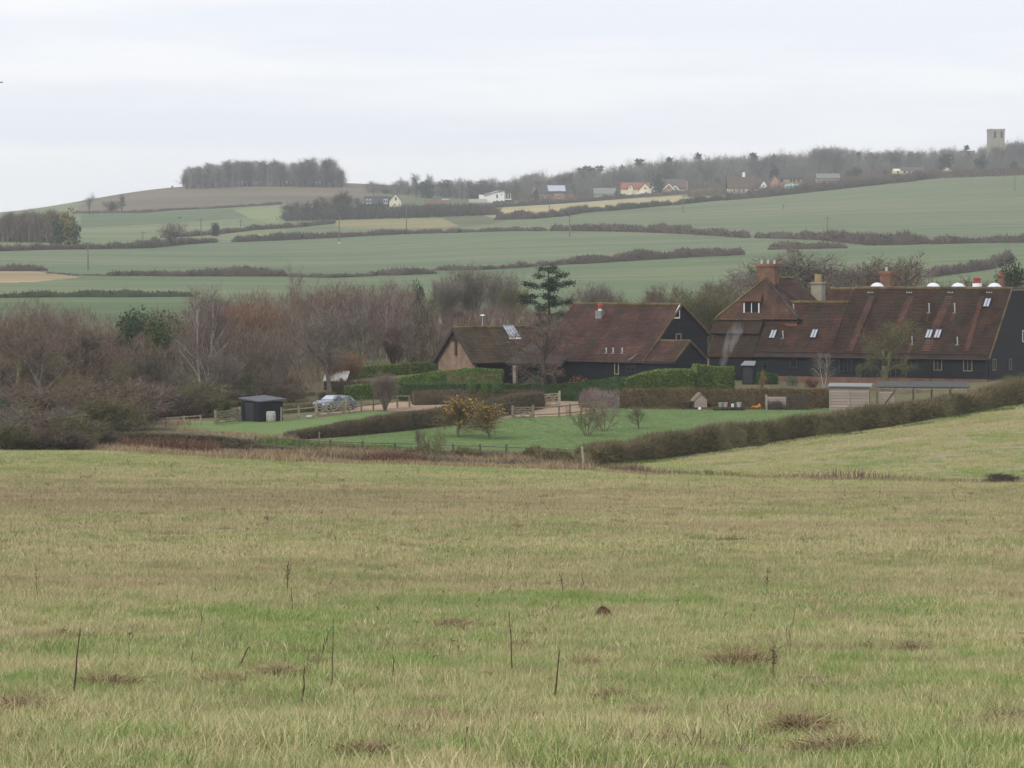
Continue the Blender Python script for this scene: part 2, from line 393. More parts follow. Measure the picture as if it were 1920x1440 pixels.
for nm, (gm, lab) in GROUND.items():
    fs = GQ[reg == nm]
    if not len(fs): print('no ground', nm); continue
    used, inv = np.unique(fs, return_inverse=True); VV = GV[used]
    if nm == 'near_field':   # the same pasture goes on behind the viewer
        nb = len(VV); xs = np.linspace(-2000, 2000, 21); VV = np.concatenate([VV, np.stack([xs, np.full(21, 1.5), np.full(21, -1.80)], 1), np.stack([xs, np.full(21, -320.0), np.full(21, -1.62)], 1)])
        inv = np.concatenate([np.asarray(inv).reshape(-1), np.array([[nb+21+i, nb+22+i, nb+1+i, nb+i] for i in range(20)]).reshape(-1)])
    me = mesh_arrays(nm, VV, inv, 4, None, True)
    obj(nm, me, gm, kind='structure', label=lab)
# clearer darker grass along the foot of the long hedge, drawn as real grass later

# ------------------------------------------------------------------ haze: one closed box of pale air round everything
hz = MB(); zlo = float(GV[:, 2].min())-1.0; hz.box((0, 1510, (zlo+97)/2), (4180, 3700, 97-zlo))
hm = bpy.data.materials.new('mat_haze'); hm.use_nodes = True
hn = hm.node_tree; hn.nodes.clear()
ho = hn.nodes.new("ShaderNodeOutputMaterial"); hv = hn.nodes.new("ShaderNodeVolumePrincipled")
hv.inputs["Color"].default_value = (0.88, 0.92, 0.99, 1); hv.inputs["Density"].default_value = 0.000165
hv.inputs["Anisotropy"].default_value = 0.2
for k in ("Density Attribute", "Color Attribute", "Temperature Attribute"):
    if k in hv.inputs: hv.inputs[k].default_value = ""
hn.links.new(hv.outputs[0], ho.inputs["Volume"])
obj('haze', hz.mesh('haze'), hm, kind='stuff', label='thin winter haze over the whole valley')

# ------------------------------------------------------------------ grass of the near field (stuff: one object, instanced turf)
def grass_mat(name, green, straw, brown, bands=True):
    m, nt, b = new_mat(name)
    at_ = nt.nodes.new("ShaderNodeAttribute"); at_.attribute_name = "rnd"
    n1 = noise_node(nt, .19, 5, .66, 'pos', (.8, .62, 1)); n2 = noise_node(nt, 1.5, 3, .6, 'pos', (.9, .7, 1))
    n3 = noise_node(nt, .55, 5, .7, 'pos', (.75, .6, 1))
    s = math_node(nt, 'MULTIPLY_ADD', n1.outputs["Fac"], 2.4, -1.2)
    s = math_node(nt, 'MULTIPLY_ADD', n2.outputs["Fac"], 1.9, s); s = math_node(nt, 'SUBTRACT', s, .95)
    if bands:   # the sward itself differs across the field: greener near the far brow, bleached in the middle
        sp = nt.nodes.new("ShaderNodeSeparateXYZ"); nt.links.new(nt.nodes.new("ShaderNodeNewGeometry").outputs["Position"], sp.inputs[0])
        yy = math_node(nt, 'MULTIPLY_ADD', n1.outputs["Fac"], 34.0, -17.0); yy = math_node(nt, 'ADD', yy, sp.outputs["Y"]); yy = math_node(nt, 'DIVIDE', yy, 260.0)
        g = lambda v: (v, v, v)
        br_ = ramp_node(nt, [g(.46), g(.46), g(.41), g(.62), g(.58), g(.66), g(.54), g(.34), g(.56)], [0, .10, .25, .29, .38, .50, .58, .66, .76])
        nt.links.new(yy, br_.inputs["Fac"]); s = math_node(nt, 'ADD', s, math_node(nt, 'MULTIPLY_ADD', br_.outputs["Color"], 1.15, -.42))
    s = math_node(nt, 'MULTIPLY_ADD', at_.outputs["Fac"], .75, s); s = math_node(nt, 'ADD', s, .125, clamp=True)
    mix2 = lambda f: [(1-f)*g_+f*x for g_, x in zip(green, straw)]
    r = ramp_node(nt, [green, mix2(.25), mix2(.65), straw], [.15, .42, .66, .92])
    nt.links.new(s, r.inputs["Fac"])
    br = math_node(nt, 'MULTIPLY_ADD', n3.outputs["Fac"], 6.0, -3.25, clamp=True)
    if bands:
        bb = ramp_node(nt, [g(0), g(0), g(.5), g(.12), g(.55), g(.95), g(.3), g(0), g(.25)], [0, .24, .285, .34, .43, .50, .57, .64, .85]); nt.links.new(yy, bb.inputs["Fac"])
        br = math_node(nt, 'MAXIMUM', br, math_node(nt, 'MULTIPLY', bb.outputs["Color"], math_node(nt, 'MULTIPLY_ADD', noise_node(nt, .33, 5, .7, 'pos', (.07, .9, 1)).outputs["Fac"], 4.2, -1.45, clamp=True)))
    br = math_node(nt, 'MULTIPLY', br, .8)
    c = mixc(nt, br, r.outputs["Color"], brown)
    tip = math_node(nt, 'MULTIPLY_ADD', at_.outputs["Fac"], .48, .80)
    hsv = nt.nodes.new("ShaderNodeHueSaturation"); nt.links.new(c, hsv.inputs["Color"]); nt.links.new(tip, hsv.inputs["Value"])
    nt.links.new(hsv.outputs["Color"], b.inputs["Base Color"])
    b.inputs["Roughness"].default_value = .6; b.inputs["Specular IOR Level"].default_value = .3
    return m
GRASS = grass_mat('mat_pasture_grass', (.215,.305,.08), (.48,.42,.225), (.28,.20,.13))
LAWN_GRASS = grass_mat('mat_lawn_grass', (.155,.245,.085), (.24,.305,.125), (.13,.20,.07), False)
def turf_patch(name, seed, size, n, h0, h1, w0, w1, mat=None):
    rng = np.random.default_rng(seed)
    P = np.stack([rng.uniform(-size/2, size/2, n), rng.uniform(-size/2, size/2, n), np.full(n, -.02)], 1)
    # blades gather in tufts
    k = max(6, n//16); C = rng.uniform(-size/2, size/2, (k, 2)); t = rng.random(n) < .72
    pick = C[rng.integers(0, k, n)]; P[t, :2] = pick[t]+rng.normal(size=(t.sum(), 2))*.035*size**.5
    h = rng.uniform(h0, h1, n)*rng.choice([.6, .8, 1, 1.25], n)
    D = np.stack([rng.normal(0, .30, n), rng.normal(0, .30, n), np.ones(n)], 1); flat = rng.random(n) < .13
    D[flat, 2] *= .35; D = nrm(D)*h[:, None]
    V, I, R = blades(P, D, rng.uniform(w0, w1, n), rng.random(n), rng, .14)
    o = bpy.data.objects.new(name, mesh_arrays(name, V, I, 3, R)); o.data.materials.append(mat or GRASS)
    return o
def scatter(name, pts, rot, scl, sources, label):
    """one object: points that carry copies of small turf meshes (geometry nodes)"""
    c = bpy.data.collections.new(name+"_sources")
    for s in sources: c.objects.link(s)
    me = mesh_arrays(name, pts, np.zeros(0, int), 3)
    a = me.attributes.new("rot", 'FLOAT_VECTOR', 'POINT'); a.data.foreach_set("vector", np.ascontiguousarray(rot, np.float32).reshape(-1))
    a = me.attributes.new("scl", 'FLOAT', 'POINT'); a.data.foreach_set("value", np.ascontiguousarray(scl, np.float32))
    o = obj(name, me, [], kind='stuff', label=label)
    ng = bpy.data.node_groups.new(name, 'GeometryNodeTree')
    ng.interface.new_socket("Geometry", in_out='INPUT', socket_type='NodeSocketGeometry')
    ng.interface.new_socket("Geometry", in_out='OUTPUT', socket_type='NodeSocketGeometry')
    N = ng.nodes.new; L = ng.links.new
    gi, go = N("NodeGroupInput"), N("NodeGroupOutput"); ip = N("GeometryNodeInstanceOnPoints")
    ci = N("GeometryNodeCollectionInfo"); ci.inputs["Collection"].default_value = c
    ci.inputs["Separate Children"].default_value = True; ci.inputs["Reset Children"].default_value = True
    na = N("GeometryNodeInputNamedAttribute"); na.data_type = 'FLOAT_VECTOR'; na.inputs["Name"].default_value = "rot"
    nb = N("GeometryNodeInputNamedAttribute"); nb.data_type = 'FLOAT'; nb.inputs["Name"].default_value = "scl"
    L(gi.outputs[0], ip.inputs["Points"]); L(ci.outputs[0], ip.inputs["Instance"])
    ip.inputs["Pick Instance"].default_value = True
    ri = N("FunctionNodeRandomValue"); ri.data_type = 'INT'
    ri.inputs[4].default_value = 0; ri.inputs[5].default_value = len(sources)-1
    L(ri.outputs[2], ip.inputs["Instance Index"])
    e2r = N("FunctionNodeEulerToRotation"); L(na.outputs[0], e2r.inputs[0]); L(e2r.outputs[0], ip.inputs["Rotation"])
    L(nb.outputs[0], ip.inputs["Scale"]); L(ip.outputs[0], go.inputs[0])
    md = o.modifiers.new("turf", 'NODES'); md.node_group = ng
    return o
def turf_points(rng, n, y0, y1, half=.178, inside=None):
    y = np.sqrt(rng.uniform(y0*y0, y1*y1, n)); x = rng.uniform(-1, 1, n)*(half*y+4.5)
    if inside is not None:
        k = inside(x, y); x, y = x[k], y[k]
    z = ter(x, y); e = .4
    dx = (ter(x+e, y)-ter(x-e, y))/(2*e); dy = (ter(x, y+e)-ter(x, y-e))/(2*e)
    rz = rng.uniform(0, 2*math.pi, len(x)); rot = np.zeros((len(x), 3))
    for i in range(len(x)):
        nz = Vector((-dx[i], -dy[i], 1)).normalized()
        q = Vector((0, 0, 1)).rotation_difference(nz).to_matrix() @ Matrix.Rotation(rz[i], 3, 'Z')
        rot[i] = q.to_euler()
    return np.stack([x, y, z], 1), rot
def in_near(x, y):
    px, py = project(x, y, ter(x, y)); return (py > L_EDGE(px)-1) & (y < 200)
def in_paddock(x, y):
    px, py = project(x, y, ter(x, y)); return (px > 1094) & (py > L_HEDGE(px)) & (py < L_EDGE(px)) & (y < 245)
rg = np.random.default_rng(11)
tp = [turf_patch('turf', 20+i, 1.0, 1250, .05, .17, .003, .0068) for i in range(6)]
P1, R1 = turf_points(rg, 6000, 17, 84)
scatter('near_grass', P1, R1, rg.choice([.6, .8, 1.0, 1.2, 1.5], len(P1))*rg.uniform(.85, 1.15, len(P1)), tp, 'rough green and straw coloured winter grass close to the viewer')
tp2 = [turf_patch('far_turf', 40+i, 2.2, 1300, .06, .17, .007, .015) for i in range(4)]
P2, R2 = turf_points(rg, 7400, 50, 196, inside=in_near)
P3, R3 = turf_points(rg, 2600, 150, 245, inside=in_paddock)
scatter('pasture_grass', np.concatenate([P2, P3]), np.concatenate([R2, R3]), rg.uniform(.8, 1.3, len(P2)+len(P3)), tp2, 'rough winter grass over the far part of the near field and the paddock')

def in_lawn(x, y):
    px, py = project(x, y, ter(x, y)); return in_poly(px, py, LAWN) & (y > 196) & (y < 290)
tp3 = [turf_patch('lawn_turf', 60+i, 2.2, 420, .02, .06, .02, .04, LAWN_GRASS) for i in range(3)]
P4, R4 = turf_points(rg, 16000, 196, 275, .13, in_lawn)
scatter('lawn_grass', P4, R4, rg.uniform(.8, 1.3, len(P4)), tp3, 'short mown grass of the orchard lawn')

# ------------------------------------------------------------------ vegetation: grown skeletons with fine twigs
def tube_mesh(name, segs, n=5):
    """segs: list of (p0, p1, r0, r1) as one mesh of open tubes"""
    A = np.array([s[0] for s in segs], float); B = np.array([s[1] for s in segs], float)
    ra = np.array([s[2] for s in segs]); rb = np.array([s[3] for s in segs])
    d = nrm(B-A); u = nrm(np.cross(d, np.array([.31, .87, .13]))); t = np.cross(d, u)
    an = np.arange(n)*2*math.pi/n
    ring = np.cos(an)[None, :, None]*u[:, None]+np.sin(an)[None, :, None]*t[:, None]
    V = np.concatenate([A[:, None]+ring*ra[:, None, None], B[:, None]+ring*rb[:, None, None]], 1).reshape(-1, 3)
    b = (np.arange(len(segs))*2*n)[:, None, None]; i = np.arange(n)
    I = (b+np.stack([i, (i+1) % n, n+(i+1) % n, n+i], 1)[None]).reshape(-1)
    return V, I
def grow(seed, H, r0, levels, kids, angle, ratio, wob, up, start, trunk_len=.55, stems=1, seg=5, lean=.05, tw_n=3, tw_len=.6, stem_spread=.3, shoot=.0):
    """returns limb tubes and twig starts (point, direction, length)"""
    rng = np.random.default_rng(seed); tubes, tw = [], []
    def br(p, d, L, r, lv):
        k = seg if lv < levels-1 else 3
        st = L/k; pts = [(p, d, r)]
        for i in range(k):
            d = d+rng.normal(size=3)*wob[lv]; d[2] += up[lv]; d = d/np.linalg.norm(d)
            q = p+d*st; rn = r*(1-.62/k) if lv else r*(1-.5/k)
            tubes.append((p, q, r, rn, lv)); p, r = q, rn; pts.append((p, d, r))
        if lv == levels-1:
            for _ in range(tw_n):
                t = rng.random(); i = min(int(t*k), k-1); a = pts[i][0]*(1-(t*k-i))+pts[i+1][0]*(t*k-i)
                dd = pts[i+1][1]*.8+rng.normal(size=3)*.55; dd[2] += up[lv]*2; tw.append((a, dd/np.linalg.norm(dd), tw_len*rng.uniform(.5, 1.2)))
            tw.append((p, d, tw_len)); return
        n = kids[lv]
        for c in range(n):
            t = start[lv]+(1-start[lv])*((c+rng.random())/n); i = min(int(t*k), k-1)
            a = pts[i][0]*(1-(t*k-i))+pts[i+1][0]*(t*k-i); dd = pts[i+1][1]; rr = pts[i+1][2]
            ax = np.cross(dd, rng.normal(size=3)); ax /= np.linalg.norm(ax)
            an = angle[lv]*rng.uniform(.65, 1.25)*(1-.45*t if lv == 0 else 1)
            nd = dd*math.cos(an)+np.cross(ax, dd)*math.sin(an)
            br(a, nd, L*ratio[lv]*rng.uniform(.7, 1.2)*(1.0-.35*t), rr*.55, lv+1)
    for s in range(stems):
        d = np.array([rng.normal()*lean, rng.normal()*lean, 1.0])
        p = np.zeros(3)
        if stems > 1:
            a = 2*math.pi*(s+rng.random()*.7)/stems; d = np.array([math.cos(a)*stem_spread*rng.uniform(.4, 1.3), math.sin(a)*stem_spread*rng.uniform(.4, 1.3), 1.0]); p = np.array([math.cos(a), math.sin(a), 0])*.15
        br(p, d/np.linalg.norm(d), H*trunk_len*rng.uniform(.85, 1.1), r0*rng.uniform(.7, 1) if stems > 1 else r0, 0)
    return tubes, tw
def make_tree(name, seed, H, r0, thick=.02, subs=4, limb_levels=2, leaf=None, **kw):
    """one kind of bare tree: a limb mesh and a twig mesh, both scaled to be exactly H tall"""
    tubes, tw = grow(seed, H, r0, **kw); rng = np.random.default_rng(seed+500)
    limbs = [t[:4] for t in tubes if t[4] < limb_levels]; fine = [t for t in tubes if t[4] >= limb_levels]
    Vt, It = tube_mesh(name, limbs)
    P = [np.array([t[0] for t in tw])]; D = [np.array([t[1]*t[2] for t in tw])]; W = [np.full(len(tw), thick)]
    if fine:
        a = np.array([t[0] for t in fine]); b = np.array([t[1] for t in fine]); P.append(a); D.append((b-a)*1.3); W.append(np.maximum(np.array([t[2] for t in fine])*2, thick))
    p0, d0 = np.array([t[0] for t in tw]), np.array([t[1]*t[2] for t in tw])
    for k in range(subs):
        f = rng.uniform(.1, .95, len(tw)); L = np.linalg.norm(d0, axis=1)
        dd = nrm(nrm(d0)+rng.normal(size=d0.shape)*.55)*L[:, None]*rng.uniform(.35, .8, len(tw))[:, None]
        P.append(p0+d0*f[:, None]); D.append(dd); W.append(np.full(len(tw), thick*.75))
    P, D, W = np.concatenate(P), np.concatenate(D), np.concatenate(W)
    parts = [blades(P, D, W, rng.random(len(P))*.75, rng)]
    if leaf:
        n, size, spread = leaf; hz_ = np.clip(p0[:, 2], 0, None)**2.2; i = rng.choice(len(tw), n, p=hz_/hz_.sum())
        lp = p0[i]+d0[i]*rng.random(n)[:, None]+rng.normal(size=(n, 3))*spread
        parts.append(blades(lp, nrm(rng.normal(size=(n, 3)))*size*rng.uniform(.6, 1.3, n)[:, None], np.full(n, size*.8), rng.uniform(.8, 1, n), rng))
    V, I, R = cat_parts(parts)
    top = max(V[:, 2].max(), Vt[:, 2].max()); s = H/top
    rad = np.percentile(np.hypot(V[:, 0], V[:, 1]), 96)*s
    tm = mesh_arrays(name+'_trunk', Vt*s, It, 4, None, True); cmh = mesh_arrays(name+'_crown', V*s, I, 3, R)
    return dict(trunk=tm, crown=cmh, H=H, rad=rad)
def make_leafy(name, seed, H, rad, n, leaf, blobs=9, stem=.12, low=.12, shape='round', dark=False):
    """evergreen: leaf clumps spread through several uneven lobes, over a short stem"""
    rng = np.random.default_rng(seed); C, S = [], []
    for k in range(blobs):
        t = rng.random(); z = H*(low+(1-low)*t*.86)
        if shape == 'cone': rr = rad*(1-t)*.75+.05*rad
        elif shape == 'column': rr = rad*.45
        else: rr = rad*.62*math.sqrt(max(0.05, 1-(2*t-1)**2*.8))
        a = rng.uniform(0, 2*math.pi); C.append([math.cos(a)*rr*rng.uniform(.3, 1), math.sin(a)*rr*rng.uniform(.3, 1), z])
        S.append(rad*(rng.uniform(.34, .6) if shape == 'round' else rng.uniform(.2, .36)*(1.25-t)))
    C, S = np.array(C), np.array(S); i = rng.integers(0, blobs, n)
    d = nrm(rng.normal(size=(n, 3))); rr = rng.random(n)**.35
    P = C[i]+d*(rr*S[i])[:, None]*np.array([1, 1, .9]); P[:, 2] = np.maximum(P[:, 2], .02)
    D = nrm(d+rng.normal(size=(n, 3))*.9+np.array([0, 0, .3]))*leaf*rng.uniform(.6, 1.4, n)[:, None]
    parts = [blades(P, D, np.full(n, leaf*.62), np.clip(rng.normal(.5, .22, n), 0, 1), rng)]
    V, I, R = cat_parts(parts); s = H/V[:, 2].max()
    tb = [(np.zeros(3), np.array([0, 0, H*.5]), stem, stem*.7)]
    for k in range(min(blobs, 8)): tb.append((np.array([0, 0, H*.12+.3*C[k][2]]), C[k], stem*.5, stem*.2))
    Vt, It = tube_mesh(name, tb)
    return dict(trunk=mesh_arrays(name+'_trunk', Vt*s, It, 4, None, True), crown=mesh_arrays(name+'_crown', V*s, I, 3, R), H=H, rad=rad)

BARK = dict(
 brown=simple('mat_bark_brown', (.12,.095,.07), .9, .3, 4, .1), grey=simple('mat_bark_grey', (.17,.15,.125), .9, .3, 4, .1),
 pale=simple('mat_bark_pale', (.40,.37,.335), .8, .35, 6, .1), dark=simple('mat_bark_dark', (.06,.05,.04), .9, .3, 4, .1),
 green=simple('mat_bark_green', (.16,.155,.085), .9, .3, 4, .1))
TW = dict(
 brown=foliage('mat_twig_brown', [(0.110,0.083,0.061), (0.176,0.132,0.099), (0.242,0.187,0.138)]),
 red=foliage('mat_twig_red', [(0.127,0.088,0.073), (0.193,0.132,0.110), (0.253,0.182,0.149)]),
 grey=foliage('mat_twig_grey', [(0.138,0.116,0.097), (0.204,0.176,0.149), (0.286,0.248,0.209)]),
 orange=foliage('mat_twig_orange', [(0.187,0.110,0.061), (0.286,0.171,0.094), (0.352,0.231,0.132)]),
 green=foliage('mat_twig_green', [(0.094,0.090,0.044), (0.154,0.143,0.072), (0.220,0.198,0.110)]),
 dark=foliage('mat_twig_dark', [(0.055,0.050,0.042), (0.094,0.083,0.066), (0.143,0.121,0.099)]),
 yellow=foliage('mat_twig_yellow', [(0.132,0.099,0.061), (0.176,0.143,0.077), (0.209,0.165,0.088), (0.550,0.330,0.033)], pos=[0, .4, .72, .86], big=.08),
 birch=foliage('mat_twig_birch', [(0.143,0.108,0.097), (0.204,0.154,0.138), (0.275,0.215,0.193)]))
LF = dict(
 laurel=foliage('mat_leaf_laurel', [(.03,.065,.015), (.07,.14,.03), (.13,.22,.05)], spec=.35),
 ivy=foliage('mat_leaf_ivy', [(.035,.05,.018), (.065,.085,.03), (.11,.12,.045)], spec=.25),
 holly=foliage('mat_leaf_holly', [(.02,.045,.018), (.045,.085,.03), (.075,.125,.045)], spec=.3),
 yew=foliage('mat_leaf_yew', [(.015,.03,.018), (.03,.05,.028), (.05,.075,.04)], spec=.15),
 olive=foliage('mat_leaf_olive', [(.07,.08,.03), (.12,.13,.05), (.17,.17,.075)], spec=.2),
 bluegreen=foliage('mat_leaf_bluegreen', [(.05,.075,.055), (.09,.12,.09), (.14,.17,.13)], spec=.2),
 copper=foliage('mat_leaf_copper', [(.16,.07,.03), (.26,.12,.05), (.34,.18,.07)]))

T = {}
for i in range(4):
    T['spread%d' % i] = make_tree('spread', 100+i, 10, .22, .034, 4, 3, levels=4, kids=[9, 6, 5], angle=[1.0, .8, .7], ratio=[.75, .55, .5], wob=[.08, .16, .2, .25], up=[.03, .05, .06, .05], start=[.28, .25, .15], tw_n=4, tw_len=.75)
for i in range(3):
    T['birch%d' % i] = make_tree('birch', 140+i, 11, .135, .03, 4, 2, levels=3, kids=[20, 7], angle=[.75, .7], ratio=[.42, .45], wob=[.05, .14, .22], up=[.05, .10, -.02], start=[.25, .15], trunk_len=.9, stems=1+(i == 1), stem_spread=.12, tw_n=5, tw_len=.8)
for i in range(3):
    T['rods%d' % i] = make_tree('rods', 160+i, 8, .10, .036, 3, 1, levels=3, kids=[10, 6], angle=[.45, .4], ratio=[.75, .5], wob=[.08, .1, .14], up=[.06, .12, .10], start=[.12, .15], trunk_len=.6, stems=9, stem_spread=.32, tw_n=4, tw_len=.9)
for i in range(4):
    T['scrub%d' % i] = make_tree('scrub', 180+i, 4, .05, .032, 4, 1, levels=3, kids=[8, 5], angle=[.75, .8], ratio=[.7, .6], wob=[.16, .22, .3], up=[.03, .04, .02], start=[.1, .1], trunk_len=.6, stems=10, stem_spread=.6, tw_n=5, tw_len=.6)
for i in range(3):
    T['orchard%d' % i] = make_tree('orchard', 220+i, 3, .07, .026, 3, 2, levels=3, kids=[9, 6], angle=[.75, .7], ratio=[.85, .5], wob=[.12, .22, .3], up=[.02, .09, .07], start=[.22, .15], trunk_len=.55, tw_n=4, tw_len=.5, seg=4)
for i in range(2):
    T['vase%d' % i] = make_tree('vase', 236+i, 3, .045, .022, 2, 1, levels=3, kids=[6, 4], angle=[.5, .55], ratio=[.6, .5], wob=[.1, .18, .25], up=[.04, .07, .05], start=[.2, .15], trunk_len=.6, stems=7, stem_spread=.6, tw_n=3, tw_len=.45, seg=4)
T['leafy_orchard'] = make_tree('leafy_orchard', 231, 3, .08, .026, 5, 2, leaf=(420, .085, .2), levels=3, kids=[15, 9], angle=[.8, .7], ratio=[.85, .5], wob=[.12, .22, .3], up=[.02, .09, .06], start=[.2, .15], trunk_len=.55, tw_n=4, tw_len=.5, seg=4)
for i in range(4):   # for the far hillside: the same growth, coarser
    T['far%d' % i] = make_tree('far', 240+i, 15, .35, .11, 3, 2, levels=3, kids=[11, 7], angle=[.95, .75], ratio=[.62, .5], wob=[.06, .14, .2], up=[.04, .07, .05], start=[.25, .15], trunk_len=.7, tw_n=5, tw_len=2.3, seg=4)
for i in range(3):
    T['fartall%d' % i] = make_tree('fartall', 250+i, 17, .3, .10, 3, 2, levels=3, kids=[13, 6], angle=[.6, .6], ratio=[.42, .5], wob=[.04, .1, .16], up=[.05, .12, .08], start=[.38, .15], trunk_len=.9, tw_n=5, tw_len=2.0, seg=4)
for i in range(3):
    T['airy%d' % i] = make_tree('airy', 265+i, 17, .24, .045, 4, 2, levels=3, kids=[18, 8], angle=[.55, .55], ratio=[.5, .5], wob=[.05, .1, .16], up=[.06, .12, .10], start=[.2, .12], trunk_len=.75, tw_n=6, tw_len=2.2, seg=4)
for i in range(3):
    T['clump%d' % i] = make_tree('clump', 270+i, 17, .28, .08, 3, 2, levels=3, kids=[24, 8], angle=[.7, .7], ratio=[.40, .5], wob=[.05, .12, .2], up=[.05, .09, .06], start=[.10, .1], trunk_len=.8, tw_n=6, tw_len=2.2, seg=4)
for i in range(3):
    T['fars%d' % i] = make_tree('fars', 260+i, 7, .12, .12, 3, 1, levels=2, kids=[13], angle=[.8], ratio=[.6], wob=[.12, .2], up=[.02, .04], start=[.05], trunk_len=.65, stems=7, stem_spread=.6, tw_n=5, tw_len=1.9, seg=4)
for i in range(2):
    T['ivy%d' % i] = make_leafy('ivy', 280+i, 8, 2.6, 3400, .26, 14, .18, .05)
    T['bush%d' % i] = make_leafy('bush', 284+i, 2.2, 1.5, 1500, .15, 9, .06, .1)
    T['farever%d' % i] = make_leafy('farever', 288+i, 12, 5.0, 700, 1.3, 10, .3, .05)
T['farcone'] = make_leafy('farcone', 292, 15, 3.2, 500, 1.2, 16, .3, .05, 'cone')
T['farcolumn'] = make_leafy('farcolumn', 293, 15, 1.7, 300, 1.1, 12, .2, .05, 'column')
T['ball'] = make_leafy('ball', 294, 1.0, .55, 700, .09, 6, .04, .2)

def plant(kind, base, H, bark, crown, name='bare_tree', label='', cat='tree', group=None, wide=1.0, rz=None, no_trunk=False, rng=random):
    t = T[kind]; s = H/t['H']
    e = empty(name, (float(base[0]), float(base[1]), float(base[2])-.04*H*.2), rng.uniform(0, 6.28) if rz is None else rz, label=label, cat=cat, group=group)
    e.scale = (s*wide, s*wide, s)
    if not no_trunk: obj('trunk', t['trunk'], bark, e)
    obj('crown', t['crown'], crown, e)
    return e
def plant_px(kind, px, top, Y, bark, crown, **kw):
    """tree at distance Y in picture column px, as tall as the photograph shows it"""
    b = at(px, Y); _, pb = project(*b)
    return plant(kind, b, max(.3, px_h(pb-top, Y)*1.0), bark, crown, **kw)

